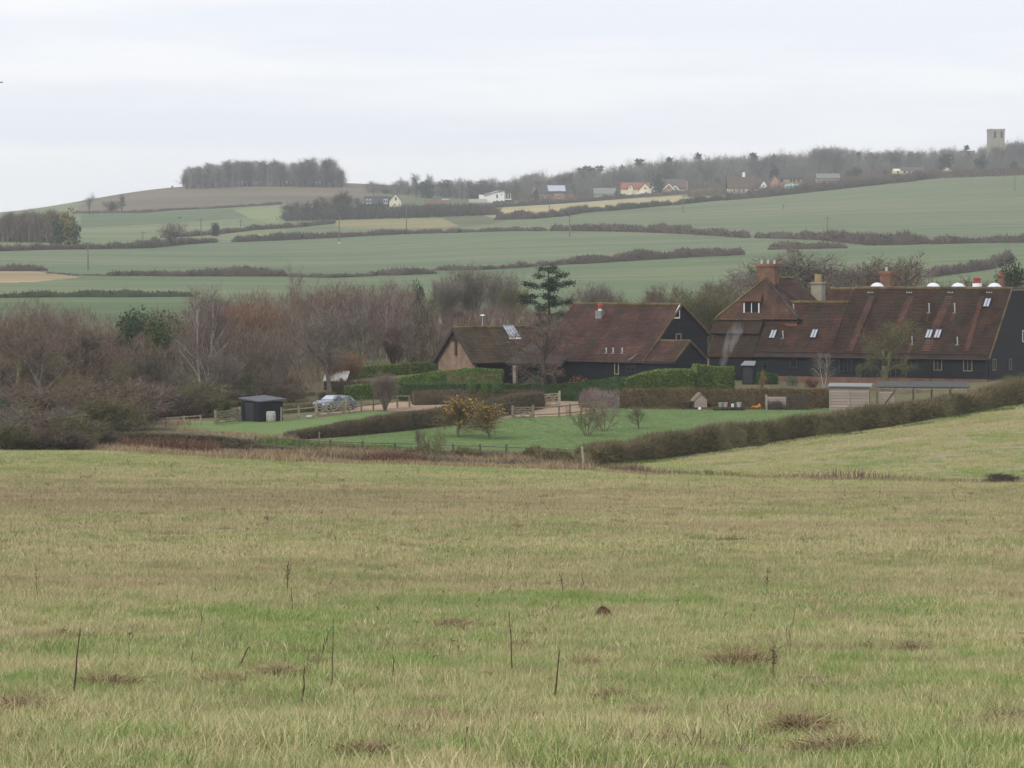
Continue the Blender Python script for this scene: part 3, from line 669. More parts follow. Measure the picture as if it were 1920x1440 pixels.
# hedges: an uneven body under a skin of twigs and leaves
def hedge(name, pts, h, w, mat, label, seed, density=260, bl=.3, bw=.035, rough=.12, round_=.15, cat='hedge', group=None, gap=0.0, upright=.6, step=None, core=.86, leaf=0.0, drop=.1, taper=0.0, fringe=0):
    """pts: ground points; h: height or a list of heights per point"""
    rng = np.random.default_rng(seed); P = np.array(pts, float)
    hs = np.full(len(P), h, float) if np.isscalar(h) else np.array(h, float)
    seg = np.linalg.norm(np.diff(P[:, :2], axis=0), axis=1); S = np.concatenate([[0], np.cumsum(seg)]); L = S[-1]
    step = step or max(.5, w*.45); n = max(3, int(L/step)); s = np.linspace(0, L, n+1)
    c = np.stack([np.interp(s, S, P[:, k]) for k in range(2)], 1); z = ter(c[:, 0], c[:, 1])-drop
    hh = np.interp(s, S, hs)*(1+rough*np.interp(s, np.linspace(0, L, max(3, int(L/(w*1.6)))), rng.normal(size=max(3, int(L/(w*1.6))))))
    if taper: hh = hh*np.clip(np.minimum(s, L-s)/(taper*max(hh.mean(), .5))+.25, 0, 1)**.6
    t = nrm(np.gradient(c, axis=0)); nn = np.stack([-t[:, 1], t[:, 0]], 1)
    prof = np.array([[-.5, 0], [-.53, .35], [-.5, .75], [-.5+round_, 1], [.5-round_, 1], [.5, .75], [.53, .35], [.5, 0]])
    k = len(prof)
    ring = np.zeros((n+1, k, 3))
    jit = 1+rng.normal(size=(n+1, k))*rough*.7
    wv = w*(1+rough*rng.normal(size=n+1))
    ring[:, :, :2] = c[:, None]+nn[:, None]*(prof[None, :, 0:1]*wv[:, None, None]*jit[:, :, None]*core)
    ring[:, :, 2] = z[:, None]+prof[None, :, 1]*hh[:, None]*core*(1+(jit-1)*.5)
    on = np.ones(n, bool)
    if gap: on = np.interp((s[:-1]+s[1:])/2, np.linspace(0, L, max(4, int(L/(w*3)))), rng.random(max(4, int(L/(w*3))))) > gap
    V0 = ring.reshape(-1, 3); tri = []
    for i in range(n):
        if not on[i]: continue
        for j in range(k-1):
            a, b, d, e = i*k+j, i*k+j+1, (i+1)*k+j+1, (i+1)*k+j; tri += [a, e, b, b, e, d]
    for i, fl in ((0, 0), (n, 1)):
        for j in range(1, k-1): tri += [i*k, i*k+j, i*k+j+1] if not fl else [i*k, i*k+j+1, i*k+j]
    tri = np.array(tri, int)
    R0 = np.full(len(V0), .25)
    N = int(L*density); N = max(N, 30)
    ss = rng.uniform(0, L, N); ci = np.clip((ss/L*n).astype(int), 0, n-1)
    dens_ = np.interp(ss, np.linspace(0, L, max(5, int(L/1.1))), np.random.default_rng(seed+7).uniform(.25, 1.25, max(5, int(L/1.1)))) if rough > .1 else np.ones(N)
    keep = on[ci] & (rng.random(N) < dens_); ss, ci = ss[keep], ci[keep]; N = len(ss); f = ss/L*n-ci
    ang = rng.random(N)*(k-1); j = np.minimum(ang.astype(int), k-2); g = ang-j
    lerp = lambda i_, j_: ring[i_, j_]
    Q = (lerp(ci, j)*(1-f)[:, None]+lerp(ci+1, j)*f[:, None])*(1-g)[:, None]+(lerp(ci, j+1)*(1-f)[:, None]+lerp(ci+1, j+1)*f[:, None])*g[:, None]
    cen = np.stack([np.interp(ss, s, c[:, 0]), np.interp(ss, s, c[:, 1]), np.interp(ss, s, z+hh*.5)], 1)
    out = Q-cen; out = nrm(out*np.array([1, 1, .8]))
    Q = Q-out*rng.uniform(0, .35, N)[:, None]*bl
    D = nrm(out+rng.normal(size=(N, 3))*.6+np.array([0, 0, upright]))*bl*rng.uniform(.5, 1.35, N)[:, None]
    V1, I1, R1 = blades(Q, D, np.full(N, bw)*rng.uniform(.6, 1.4, N), rng.random(N)*(1-leaf) if leaf < 1 else rng.random(N), rng)
    parts = [(V0, tri, R0), (V1, I1, R1)]
    if fringe:
        nf = int(L*fringe); ss = rng.uniform(0, L, nf); cl = .45+.55*np.interp(ss, np.linspace(0, L, max(4, int(L))), rng.random(max(4, int(L))))
        q = np.stack([np.interp(ss, s, c[:, 0]), np.interp(ss, s, c[:, 1]), np.interp(ss, s, z+hh*core*.97)], 1); q[:, :2] += rng.normal(0, w*.28, (nf, 2))*.7
        parts.append(blades(q, nrm(np.stack([rng.normal(0, .3, nf), rng.normal(0, .3, nf), np.ones(nf)], 1))*(h if np.isscalar(h) else float(np.mean(hs)))*(rng.uniform(.08, .34, nf)*cl)[:, None], np.full(nf, bw*.8), rng.uniform(.55, 1, nf), rng))
    V, I, R = cat_parts(parts)
    return obj(name, mesh_arrays(name, V, I, 3, R), mat, label=label, cat=cat, group=group)
def gline(pp, Y=None):
    """ground points below picture points (bases)"""
    return [ground(x, y, 150) for x, y in pp]
HM = dict(
 front=foliage('mat_hedge_front', [(0.069,0.064,0.032), (0.124,0.115,0.055), (0.184,0.152,0.087), (0.230,0.170,0.110)], big=.45, tint_scale=.5),
 brown=foliage('mat_hedge_brown', [(0.069,0.057,0.039), (0.124,0.099,0.064), (0.189,0.143,0.097)], big=.4, tint_scale=.5, alt=(.07,.08,.035)),
 beech=foliage('mat_hedge_beech', [(0.055,0.046,0.028), (0.110,0.083,0.046), (0.184,0.124,0.064), (0.285,0.184,0.074)], big=.4, tint_scale=.6),
 laurel=foliage('mat_hedge_laurel', [(.035,.06,.015), (.085,.14,.03), (.16,.235,.055), (.30,.37,.11)], spec=.35, big=.2, tint_scale=.6),
 box=foliage('mat_hedge_box', [(.025,.045,.016), (.05,.09,.03), (.085,.14,.045)], spec=.25, big=.2),
 far=foliage('mat_hedge_far', [(0.066,0.054,0.044), (0.120,0.096,0.080), (0.180,0.144,0.120)], big=.4, tint_scale=.06),
 fargreen=foliage('mat_hedge_far_green', [(0.040,0.048,0.030), (0.075,0.086,0.053), (0.121,0.127,0.081)], big=.4, tint_scale=.06),
 reed=foliage('mat_tall_grass', [(.22,.15,.085), (.33,.245,.15), (.42,.33,.2)], big=.25, tint_scale=.3),
 dock=foliage('mat_dock', [(.10,.065,.045), (.17,.115,.085), (.23,.17,.13)], big=.2),
 bramble=foliage('mat_bramble', [(.09,.05,.035), (.16,.088,.062), (.21,.125,.085)], big=.2),
 nettle=foliage('mat_nettle', [(.05,.09,.02), (.09,.16,.035), (.14,.22,.06)], big=.3, tint_scale=.5),
 )
def strip(name, pts, h, w, n, mat, seed, label, kind='stuff', bw=.025, flat=.35, cat=None):
    """a ragged band of upright stems along ground points"""
    rng = np.random.default_rng(seed); P = np.array(pts, float)
    seg = np.linalg.norm(np.diff(P[:, :2], axis=0), axis=1); S = np.concatenate([[0], np.cumsum(seg)])
    s = rng.uniform(0, S[-1], n); cl = np.interp(s, np.linspace(0, S[-1], max(4, int(S[-1]/2))), rng.uniform(.35, 1.15, max(4, int(S[-1]/2))))
    x = np.interp(s, S, P[:, 0])+rng.normal(0, w*.4, n)*.6; y = np.interp(s, S, P[:, 1])+rng.normal(0, w*.5, n)
    b = np.stack([x, y, ter(x, y)-.03], 1)
    D = nrm(np.stack([rng.normal(0, flat, n), rng.normal(0, flat, n), np.ones(n)], 1))*(h*cl*rng.uniform(.45, 1.15, n))[:, None]
    V, I, R = blades(b, D, rng.uniform(.6, 1.4, n)*bw, rng.random(n), rng, .18)
    return obj(name, mesh_arrays(name, V, I, 3, R), mat, kind=kind, label=label, cat=cat)

# ------------------------------------------------------------------ buildings
def tile_mat(name, cols, lichen=(.085,.072,.035), lich=.5, streak=1.0, moss=1.0):
    m, nt, b = new_mat(name)
    at_ = nt.nodes.new("ShaderNodeAttribute"); at_.attribute_name = "rnd"
    n = noise_node(nt, .55, 4, .6, 'obj'); n2 = noise_node(nt, 3.5, 3, .6, 'obj'); n3 = noise_node(nt, 1.2, 4, .7, 'obj', (1.6, .35, .35))
    f = math_node(nt, 'MULTIPLY_ADD', n.outputs["Fac"], 2.1, -1.05); f = math_node(nt, 'MULTIPLY_ADD', n3.outputs["Fac"], 1.5*streak, f)
    f = math_node(nt, 'SUBTRACT', f, .75*streak); f = math_node(nt, 'MULTIPLY_ADD', at_.outputs["Fac"], .30, f); f = math_node(nt, 'ADD', f, .34, clamp=True)
    r = ramp_node(nt, cols); nt.links.new(f, r.inputs["Fac"])
    k = math_node(nt, 'MULTIPLY_ADD', n2.outputs["Fac"], 4.0, -2.35, clamp=True); k = math_node(nt, 'MULTIPLY', k, lich)
    c = mixc(nt, k, r.outputs["Color"], lichen)
    n4 = noise_node(nt, .8, 5, .68, 'obj', (1.3, .6, .6)); k4 = math_node(nt, 'MULTIPLY_ADD', n4.outputs["Fac"], 6.0, -2.95, clamp=True); c = mixc(nt, math_node(nt, 'MULTIPLY', k4, .62*moss), c, (.036, .036, .024))
    nt.links.new(c, b.inputs["Base Color"]); b.inputs["Roughness"].default_value = .85; b.inputs["Specular IOR Level"].default_value = .2
    return m
def board_mat(name, c, var=.35):
    m, nt, b = new_mat(name)
    at_ = nt.nodes.new("ShaderNodeAttribute"); at_.attribute_name = "rnd"; n = noise_node(nt, 1.2, 4, .65, 'obj', (.4, .4, 2))
    f = math_node(nt, 'MULTIPLY_ADD', at_.outputs["Fac"], .6, -.05); f = math_node(nt, 'MULTIPLY_ADD', n.outputs["Fac"], .5, f, clamp=True)
    r = ramp_node(nt, [[x*(1-var) for x in c], [x*(1+var) for x in c]]); nt.links.new(f, r.inputs["Fac"])
    nt.links.new(r.outputs["Color"], b.inputs["Base Color"]); b.inputs["Roughness"].default_value = .7; b.inputs["Specular IOR Level"].default_value = .2
    return m
def brick_mat(name, a, c2, mortar, sc=1.0):
    m, nt, b = new_mat(name)
    bt = nt.nodes.new("ShaderNodeTexBrick"); bt.inputs["Scale"].default_value = sc
    for k, v in (("Color1", a), ("Color2", c2), ("Mortar", mortar)): bt.inputs[k].default_value = rgba(v)
    bt.inputs["Mortar Size"].default_value = .012; bt.inputs["Brick Width"].default_value = .23; bt.inputs["Row Height"].default_value = .075
    t = nt.nodes.new("ShaderNodeTexCoord"); mpn = nt.nodes.new("ShaderNodeMapping"); mpn.inputs["Rotation"].default_value = (math.pi/2, 0, 0)
    nt.links.new(t.outputs["Object"], mpn.inputs["Vector"]); nt.links.new(mpn.outputs["Vector"], bt.inputs["Vector"])
    n = noise_node(nt, 1.3, 4, .6, 'obj'); r = ramp_node(nt, [(.6,.58,.55), (1.15,1.12,1.1)], [.3, .7]); nt.links.new(n.outputs["Fac"], r.inputs["Fac"])
    c = mixc(nt, 1.0, bt.outputs["Color"], r.outputs["Color"], 'MULTIPLY')
    nt.links.new(c, b.inputs["Base Color"]); b.inputs["Roughness"].default_value = .9
    return m
M = dict(
 tile=tile_mat('mat_tile_brown', [(0.028,0.015,0.012), (0.044,0.024,0.016), (0.065,0.032,0.022), (0.091,0.040,0.026)]),
 tile_dark=tile_mat('mat_tile_moss', [(0.022,0.014,0.008), (0.035,0.020,0.014), (0.050,0.028,0.018), (0.067,0.032,0.021)], (.06,.055,.028), .6),
 tile_warm=tile_mat('mat_tile_warm', [(0.035,0.020,0.016), (0.058,0.029,0.023), (0.082,0.040,0.030), (0.115,0.058,0.041)], (.09,.068,.04), .35),
 tile_red=tile_mat('mat_tile_red', [(0.052,0.025,0.020), (0.080,0.037,0.030), (0.101,0.048,0.037), (0.116,0.061,0.046)], (.13,.08,.05), .5),
 tile_hung=tile_mat('mat_tile_hung', [(0.043,0.027,0.022), (0.068,0.037,0.027), (0.097,0.050,0.035), (0.137,0.072,0.047)], (.2,.15,.06), .4),
 slate=tile_mat('mat_grey_tile', [(0.042,0.035,0.034), (0.059,0.050,0.046), (0.077,0.063,0.056), (0.091,0.070,0.063)], (.13,.11,.08), .3),
 lichen=tile_mat('mat_lichen_ridge', [(.075,.055,.03), (.12,.09,.04), (.17,.13,.05), (.21,.16,.07)], (.24,.18,.07), .6, .4, .6),
 ridge=tile_mat('mat_ridge', [(.075,.05,.035), (.12,.085,.05), (.17,.125,.07), (.20,.15,.08)], (.24,.2,.09), .6, .4),
 black=board_mat('mat_black_board', (.010,.012,.017)), blackroof=simple('mat_black_felt', (.085,.09,.10), .7, .15, 2, .4),
 plank=board_mat('mat_weathered_plank', (.33,.27,.235), .28), post=simple('mat_fence_wood', (.20,.17,.12), .85, .3, 5, .2),
 palewood=simple('mat_pale_wood', (.30,.265,.20), .8, .25, 5, .2), darkwood=simple('mat_dark_wood', (.06,.05,.04), .8, .3, 5, .2),
 brick=brick_mat('mat_brick', (.20,.088,.052), (.145,.066,.042), (.20,.15,.11)), brick_pale=brick_mat('mat_brick_pale', (.29,.155,.10), (.235,.125,.085), (.28,.21,.16)),
 brick_old=brick_mat('mat_brick_old', (.23,.09,.055), (.30,.13,.07), (.2,.15,.11)),
 white=simple('mat_white_paint', (.78,.79,.80), .45, .05, 3), cream=simple('mat_cream_render', (.72,.66,.47), .8, .06, 1.5), whiterender=simple('mat_white_render', (.80,.79,.75), .8, .05, 1.0),
 lead=simple('mat_lead', (.20,.205,.21), .5, .15, 3, .5), steel=simple('mat_galvanised', (.42,.44,.46), .4, .12, 4, .5, .3),
 red=simple('mat_red_terracotta', (.30,.05,.045), .6, .12, 5), yellowpot=simple('mat_buff_pot', (.33,.25,.11), .8, .15, 5), stone=simple('mat_stone', (.30,.275,.22), .9, .18, .8),
 concrete=simple('mat_concrete', (.45,.44,.41), .9, .15, 4), dome=simple('mat_rooflight_dome', (.68,.70,.73), .25, .03, 2, .6))
M['tile_lichen'] = tile_mat('mat_tile_lichen', [(.034,.026,.018), (.055,.04,.024), (.08,.055,.034), (.10,.07,.042)], (.115,.088,.032), .75)
def glass_mat(name, c, rough=.08):
    m, nt, b = new_mat(name); b.inputs["Base Color"].default_value = rgba(c); b.inputs["Roughness"].default_value = rough
    b.inputs["Specular IOR Level"].default_value = .7; return m
M['glass'] = glass_mat('mat_window_glass', (.015,.017,.02)); M['glass_sky'] = glass_mat('mat_rooflight_glass', (.40,.43,.49), .15)  # glass_sky has the pale reflection of the sky painted into its base colour
M['solar'] = glass_mat('mat_solar', (.16,.18,.22), .25)

class Building:
    def __init__(s, name, label, cat, X, Y, z, t, group=None):
        s.o = np.array([X, Y, z]); s.t = t
        s.e = empty(name, (X, Y, z), -t, label=label, cat=cat, group=group)
        c, sn = math.cos(t), math.sin(t); s.R = np.array([[c, sn, 0], [-sn, c, 0], [0, 0, 1]])   # columns of local axes in world rows
    def world(s, p): return s.o+s.R @ np.array(p, float)
    def hit(s, px, py, p0, n):
        """local point where the sight line through a picture point meets a plane of the building"""
        a, v = (px-960)/F_PX, (720-py)/F_PX
        d = np.array([a, CP+v*SP, -SP+v*CP])
        dl = s.R.T @ d; ol = s.R.T @ (-s.o); n = np.array(n, float)
        k = ((np.array(p0, float)-ol) @ n)/(dl @ n); return ol+k*dl
def tiles(name, b, p00, p10, p11, p01, mat, course=.17, seg=.32, thick=.028, sag=.045, seed=1, parent=None, under=True, label=None):
    """overlapping tile courses between the eave (p00-p10) and the ridge (p01-p11)"""
    rng = np.random.default_rng(seed); p00, p10, p11, p01 = (np.array(p, float) for p in (p00, p10, p11, p01))
    nr = nrm(np.cross(p10-p00, p01-p00)[None])[0]; nr = nr if nr[2] > 0 or abs(nr[2]) < 1e-3 else -nr
    if abs(nr[2]) < 1e-3 and nr[1] > 0: nr = -nr
    nc = max(2, int(np.linalg.norm((p01-p00+p11-p10)/2)/course)); ns = max(2, int(max(np.linalg.norm(p10-p00), np.linalg.norm(p11-p01))/seg))
    bl = lambda u, v: (p00*(1-u)+p10*u)*(1-v)+(p01*(1-u)+p11*u)*v
    us = np.linspace(0, 1, ns+1); wob = np.interp(us, np.linspace(0, 1, 7), rng.normal(0, sag, 7))
    m = MB()
    for i in range(nc):
        v0, v1 = i/nc, (i+1)/nc+.02/nc; wv = wob*math.sin(math.pi*(i+.5)/nc)+rng.normal(0, .004)
        for j in range(ns):
            k = thick*rng.uniform(.75, 1.3); w0, w1 = nr*wob[j]*math.sin(math.pi*v0), nr*wob[j+1]*math.sin(math.pi*v0)
            a, c = bl(us[j], v0)+w0, bl(us[j+1], v0)+w1
            d, e = bl(us[j+1], min(v1, 1))+nr*wob[j+1]*math.sin(math.pi*min(v1, 1)), bl(us[j], min(v1, 1))+nr*wob[j]*math.sin(math.pi*min(v1, 1))
            m.add([a+nr*k, c+nr*k, d+nr*.004, e+nr*.004, a-nr*.01, c-nr*.01], [[0, 1, 2, 3], [4, 5, 1, 0]], float(rng.random()))
    if under:
        q = [p00, p10, p11, p01]; m.prism(q, -nr*.16, -nr*.02-nr*abs(sag)*2, .2)
    return obj(name, m.mesh(name), mat, parent if parent is not None else b.e, kind='stuff' if name == 'tiles' else None, label=label)
def srange(poly, h):
    xs = []
    for (x1, y1), (x2, y2) in zip(poly, poly[1:]+poly[:1]):
        if (y1 <= h) != (y2 <= h): xs.append(x1+(x2-x1)*(h-y1)/(y2-y1))
    return (min(xs), max(xs)) if len(xs) >= 2 else None
def boarding(name, b, org, xd, poly, mat, bh=.2, lap=.05, seed=2, normal=None, back=.12, kind='stuff', clip=None):
    """lapped horizontal boards over a convex outline (s along xd, h up)"""
    rng = np.random.default_rng(seed); org, xd = np.array(org, float), nrm(np.array([xd], float))[0]
    nr = np.cross(xd, [0, 0, 1.]) if normal is None else np.array(normal, float); m = MB()
    h0, h1 = min(p[1] for p in poly), max(p[1] for p in poly); k = max(1, int(round((h1-h0)/bh)))
    for i in range(k):
        a, c = h0+(h1-h0)*i/k, h0+(h1-h0)*(i+1)/k
        r0, r1 = srange(poly, a+1e-4), srange(poly, c-1e-4)
        if not r0 or not r1: continue
        n = max(1, int((r0[1]-r0[0])/rng.uniform(3, 4.5))); cut = np.linspace(0, 1, n+1)
        for j in range(n):
            e = lap*rng.uniform(.8, 1.3); P = lambda s_, h_, o_: org+xd*s_+np.array([0, 0, h_])+nr*o_
            s0, s1 = r0[0]+(r0[1]-r0[0])*cut[j], r0[0]+(r0[1]-r0[0])*cut[j+1]; t0, t1 = r1[0]+(r1[1]-r1[0])*cut[j], r1[0]+(r1[1]-r1[0])*cut[j+1]
            m.add([P(s0, a, e), P(s1, a, e), P(t1, c, .004), P(t0, c, .004), P(s0, a, -.01), P(s1, a, -.01)], [[0, 1, 2, 3], [4, 5, 1, 0]], float(rng.random()))
    m.prism([org+xd*s_+np.array([0, 0, h_]) for s_, h_ in poly], -nr*back, -nr*.012, .3)
    return obj(name, m.mesh(name), mat, b.e, kind=kind)
def wall_poly(name, b, org, xd, poly, mat, back=.25, parent=None):
    org, xd = np.array(org, float), nrm(np.array([xd], float))[0]; nr = np.cross(xd, [0, 0, 1.]); m = MB()
    m.prism([org+xd*s_+np.array([0, 0, h_]) for s_, h_ in poly], -nr*back, nr*0.0)
    return obj(name, m.mesh(name), mat, parent if parent is not None else b.e)
def window(b, c, xd, nr, w, h, cols=1, rows=1, frame='white', glass='glass', fw=.07, out=.05, up=None, name='window', parent=None, label=None):
    """frame of bars with its panes as sub-parts, standing proud of the surface at c"""
    c, xd, nr = np.array(c, float), nrm(np.array([xd], float))[0], nrm(np.array([nr], float))[0]
    up = np.cross(nr, xd) if up is None else np.array(up, float); m = MB(); R = np.array([xd, nr, up]).T
    for sx in (-1, 1): m.box(c+xd*sx*(w-fw)/2+nr*out*.5, (fw, out, h), R)
    for sz in (-1, 1): m.box(c+up*sz*(h-fw)/2+nr*out*.5, (w-2*fw, out*.96, fw), R)
    for i in range(1, cols): m.box(c+xd*(w*i/cols-w/2)+nr*out*.45, (fw*.6, out*.8, h-2*fw), R)
    for j in range(1, rows): m.box(c+up*(h*j/rows-h/2)+nr*out*.4, (w-2*fw, out*.7, fw*.5), R)
    f = obj(name, m.mesh(name), M[frame], parent if parent is not None else b.e, label=label)
    pw, ph = (w-fw)/cols, (h-fw)/rows; pme = None
    for i in range(cols):
        for j in range(rows):
            g = MB(); g.box(c+xd*((i+.5)*pw-(w-fw)/2)+up*((j+.5)*ph-(h-fw)/2)+nr*out*.2, (pw-.01, out*.3, ph-.01), R)
            obj('pane', g.mesh('pane'), M[glass], f)
    return f
def ridge_bar(b, a, c, mat='ridge', r=.13, seed=3, name='ridge'):
    rng = np.random.default_rng(seed); a, c = np.array(a, float), np.array(c, float); n = max(2, int(np.linalg.norm(c-a)/.4)); m = MB()
    for i in range(n):
        p, q = a+(c-a)*i/n, a+(c-a)*(i+1)/n; off = np.array([0, 0, rng.normal(0, .012)])
        m.tube(p+off, q+off, r*rng.uniform(.92, 1.1), r*rng.uniform(.92, 1.1), 6, True, float(rng.random()))
    return obj(name, m.mesh(name), mat if not isinstance(mat, str) else M[mat], b.e)
def vent(b, p, h=.75, r=.055):
    """grey soil pipe with a bent foot and a lead base"""
    p = np.array(p, float); m = MB(); top = p+np.array([0.0, 0, h]); mid = p+np.array([.05, -.02, h*.3])
    m.tube(p, mid, r, r, 6); m.tube(mid, top, r, r, 6); m.tube(top, top+np.array([0, 0, .08]), r*1.5, r*1.4, 6)
    o = obj('vent_pipe', m.mesh('vent_pipe'), M['steel'], b.e)
    g = MB(); g.box(p+np.array([0, -.03, 0]), (.34, .2, .07)); obj('flashing', g.mesh('flashing'), M['lead'], o)
def rooflight(b, c, xd, up, nr, w=.55, h=1.15, n=2, glass='glass_sky'):
    return window(b, c, xd, nr, w, h, n, 1, 'darkframe', glass, .06, .09, up, 'rooflight')
M['darkframe'] = simple('mat_dark_frame', (.03,.032,.036), .5, .1, 3)
def chimney(b, c, w, d, z0, z1, mat='brick', cap=.18, pots=0, name='chimney', capmat=None, potmat='red'):
    m = MB(); c = np.array(c, float); m.box((c[0], c[1], (z0+z1)/2), (w, d, z1-z0))
    o = obj(name, m.mesh(name), M[mat], b.e)
    g = MB(); g.box((c[0], c[1], z1+cap*.3), (w+.12, d+.12, cap*.6)); g.box((c[0], c[1], z1+cap*.9), (w+.26, d+.26, cap*.6)); g.box((c[0], c[1], z1+cap*1.45), (w+.1, d+.1, cap*.5))
    obj('cap', g.mesh('cap'), M[capmat or mat], o)
    for k in range(pots):
        g = MB(); x = c[0]+(k-(pots-1)/2)*w*.5/max(1, pots-1)*1.4 if pots > 1 else c[0]
        g.lathe([(.13, z1+cap*1.7), (.11, z1+cap*1.7+.3), (.14, z1+cap*1.7+.36)], (x, c[1], 0), 8); obj('chimney_pot', g.mesh('pot'), M[potmat], o)
    return o

# ---- the long barn on the right
EH = 2.35
B = Building('long_barn', 'long black weatherboarded barn at the right with red banded tile roof and white rooflight domes', 'barn', 27.451, 276.0, -7.504-EH, .474)
L, RUN, RISE, A_, R2 = 14.31, 5.687, 5.632, 7.04, 4.42
H1, H2 = EH+RISE, EH+RISE*R2/RUN
rn = np.array([0, -RISE, RUN])/math.hypot(RUN, RISE); ru = np.array([0, RUN, RISE])/math.hypot(RUN, RISE)
XV = np.array([1., 0, 0]); FN = np.array([0, -1., 0])
OH = .28
ev = lambda x, oh=OH: np.array([x, -oh, EH-oh*RISE/RUN])
boarding('weatherboards', B, (-A_, 0, 0), (1, 0, 0), [(0, .35), (A_+L, .35), (A_+L, EH+.1), (0, EH+.1)], M['black'], seed=3)
m = MB(); m.box(((L-A_)/2, .12, .0), (L+A_+.06, .34, .72)); obj('plinth', m.mesh('plinth'), M['brick'], B.e)
FLAT = 7.0
boarding('weatherboards', B, (L, 0, 0), (0, 1, 0), [(0, .35), (RUN+FLAT, .35), (RUN+FLAT, H1-.05), (RUN, H1-.05), (0, EH)], M['black'], seed=4, normal=(1, 0, 0))
m = MB(); m.box((L-.12, (RUN+FLAT)/2+.1, 0), (.34, RUN+FLAT-.1, .72)); obj('plinth', m.mesh('plinth'), M['brick'], B.e)
tiles('tiles', B, ev(.02), ev(L+.12), (L+.12, RUN, H1), (.02, RUN, H1), M['tile_dark'], seed=5)
tiles('tiles', B, ev(-A_-.1), ev(.0), (.0, R2, H2), (-A_-.1, R2, H2), M['tile'], seed=6)
tiles('tiles', B, (0, 2*R2, EH), (-A_-.1, 2*R2, EH), (-A_-.1, R2, H2), (0, R2, H2), M['tile'], seed=7)
m = MB(); m.box(((L)/2, RUN+FLAT/2, H1-.12), (L+.2, FLAT, .16)); obj('flat_roof', m.mesh('flat_roof'), M['lead'], B.e)
wall_poly('side_wall', B, (0.0, 2*R2, 0), (0, -1, 0), [(0, 0), (2*R2, 0), (2*R2, EH), (R2, H2-.1), (0, EH)], M['black'])
wall_poly('side_wall', B, (0.12, RUN+FLAT, 0), (0, -1, 0), [(0, 0), (RUN+FLAT-.3, 0), (RUN+FLAT-.3, EH), (FLAT, H1-.2), (0, H1-.2)], M['black'])
wall_poly('rear_wall', B, (L-.25, RUN+FLAT, 0), (-1, 0, 0), [(0, 0), (L-.3, 0), (L-.3, H1-.25), (0, H1-.25)], M['black'])
wall_poly('side_wall', B, (-A_, 2*R2, 0), (0, -1, 0), [(0, 0), (2*R2-.2, 0), (2*R2-.2, EH), (R2, H2-.1), (0, EH)], M['black'])
ridge_bar(B, (.0, RUN, H1+.02), (L+.12, RUN, H1+.02), 'ridge', .13, 8)
ridge_bar(B, (-A_-.1, R2, H2+.02), (0, R2, H2+.02), 'lichen', .13, 9)
m = MB(); m.bar(ev(L+.14)+rn*.03, np.array([L+.14, RUN, H1+.03]), .07, .2); m.bar(np.array([L+.14, RUN, H1+.04]), np.array([L+.14, RUN+FLAT, H1+.04]), .09, .22)
obj('bargeboard', m.mesh('bargeboard'), M['ridge'], B.e)
m = MB(); m.tube(ev(-A_-.1)+np.array([0, -.06, -.05]), ev(L+.1)+np.array([0, -.06, -.05]), .06, .06, 6)
m.tube(ev(9.2)+np.array([0, -.02, -.08]), (9.2, -.07, .2), .04, .04, 6); m.tube(ev(L-.1)+np.array([0, -.02, -.08]), (L-.1, -.07, .2), .04, .04, 6)
obj('gutter', m.mesh('gutter'), M['darkframe'], B.e)
onroof = lambda px, py: B.hit(px, py, (0, 0, EH), rn)
onwall = lambda px, py: B.hit(px, py, (0, 0, 0), FN)
ongable = lambda px, py: B.hit(px, py, (L, 0, 0), (1, 0, 0))
# newer, redder bands of tiles running from ridge to eave
for k, (x0, x1, wd) in enumerate([(1636, 1593, .62), (1708, 1662, .62), (1780, 1735, .75), (1842, 1812, .42)]):
    a, c = onroof(x0, 556), onroof(x1, 660); d = (a-c)
    lo = c+rn*.06; hi = a+rn*.06
    tiles('tile_band', B, lo-XV*wd/2, lo+XV*wd/2, hi+XV*wd/2*.95, hi-XV*wd/2*.95, M['tile_red'], .2, .3, .035, .0, 20+k, under=False)
for px, py in ((1742, 584), (1790, 584), (1710, 643), (1795, 644), (1488, 585), (1468, 632)):
    p = onroof(px, py+4); vent(B, p+rn*.07, .78 if py < 600 else .62)
    if (px, py) not in ((1488, 585), (1795, 644)):
        q = p-ru*1.0; tiles('tile_band', B, q-XV*.12+rn*.06, q+XV*.12+rn*.06, p+XV*.12+rn*.06, p-XV*.12+rn*.06, M['tile_red'], .2, .25, .03, 0, 40+px, under=False)
for px, py, n in ((1450, 628, 2), (1527, 627, 2), (1742.5, 627.5, 2), (1759, 627.5, 2), (1851.5, 569, 2)):
    rooflight(B, onroof(px, py)+rn*.09, XV, ru, rn, .62, 1.12)
for px in (1645, 1750, 1797, 1865):
    c = B.hit(px, 541, (0, RUN+1.0, 0), FN); x = c[0]
    m = MB(); m.lathe([(.62, 0), (.62, .12), (.55, .13), (.48, .24), (.34, .34), (.16, .40), (.02, .42)], (x, RUN+.95, H1+.06), 14)
    o = obj('rooflight_dome', m.mesh('rooflight_dome', True), M['dome'], B.e)
    g = MB(); g.box((x, RUN+.95, H1+.0), (1.35, 1.35, .16)); obj('kerb', g.mesh('kerb'), M['lead'], o)
for px in (1632, 1705, 1782, 1855):
    p = onroof(px, 549); m = MB()
    for k in (-.2, 0, .2): m.box(p+XV*k+rn*.05, (.1, .12, .1))
    obj('ridge_vent', m.mesh('ridge_vent'), M['steel'], B.e)
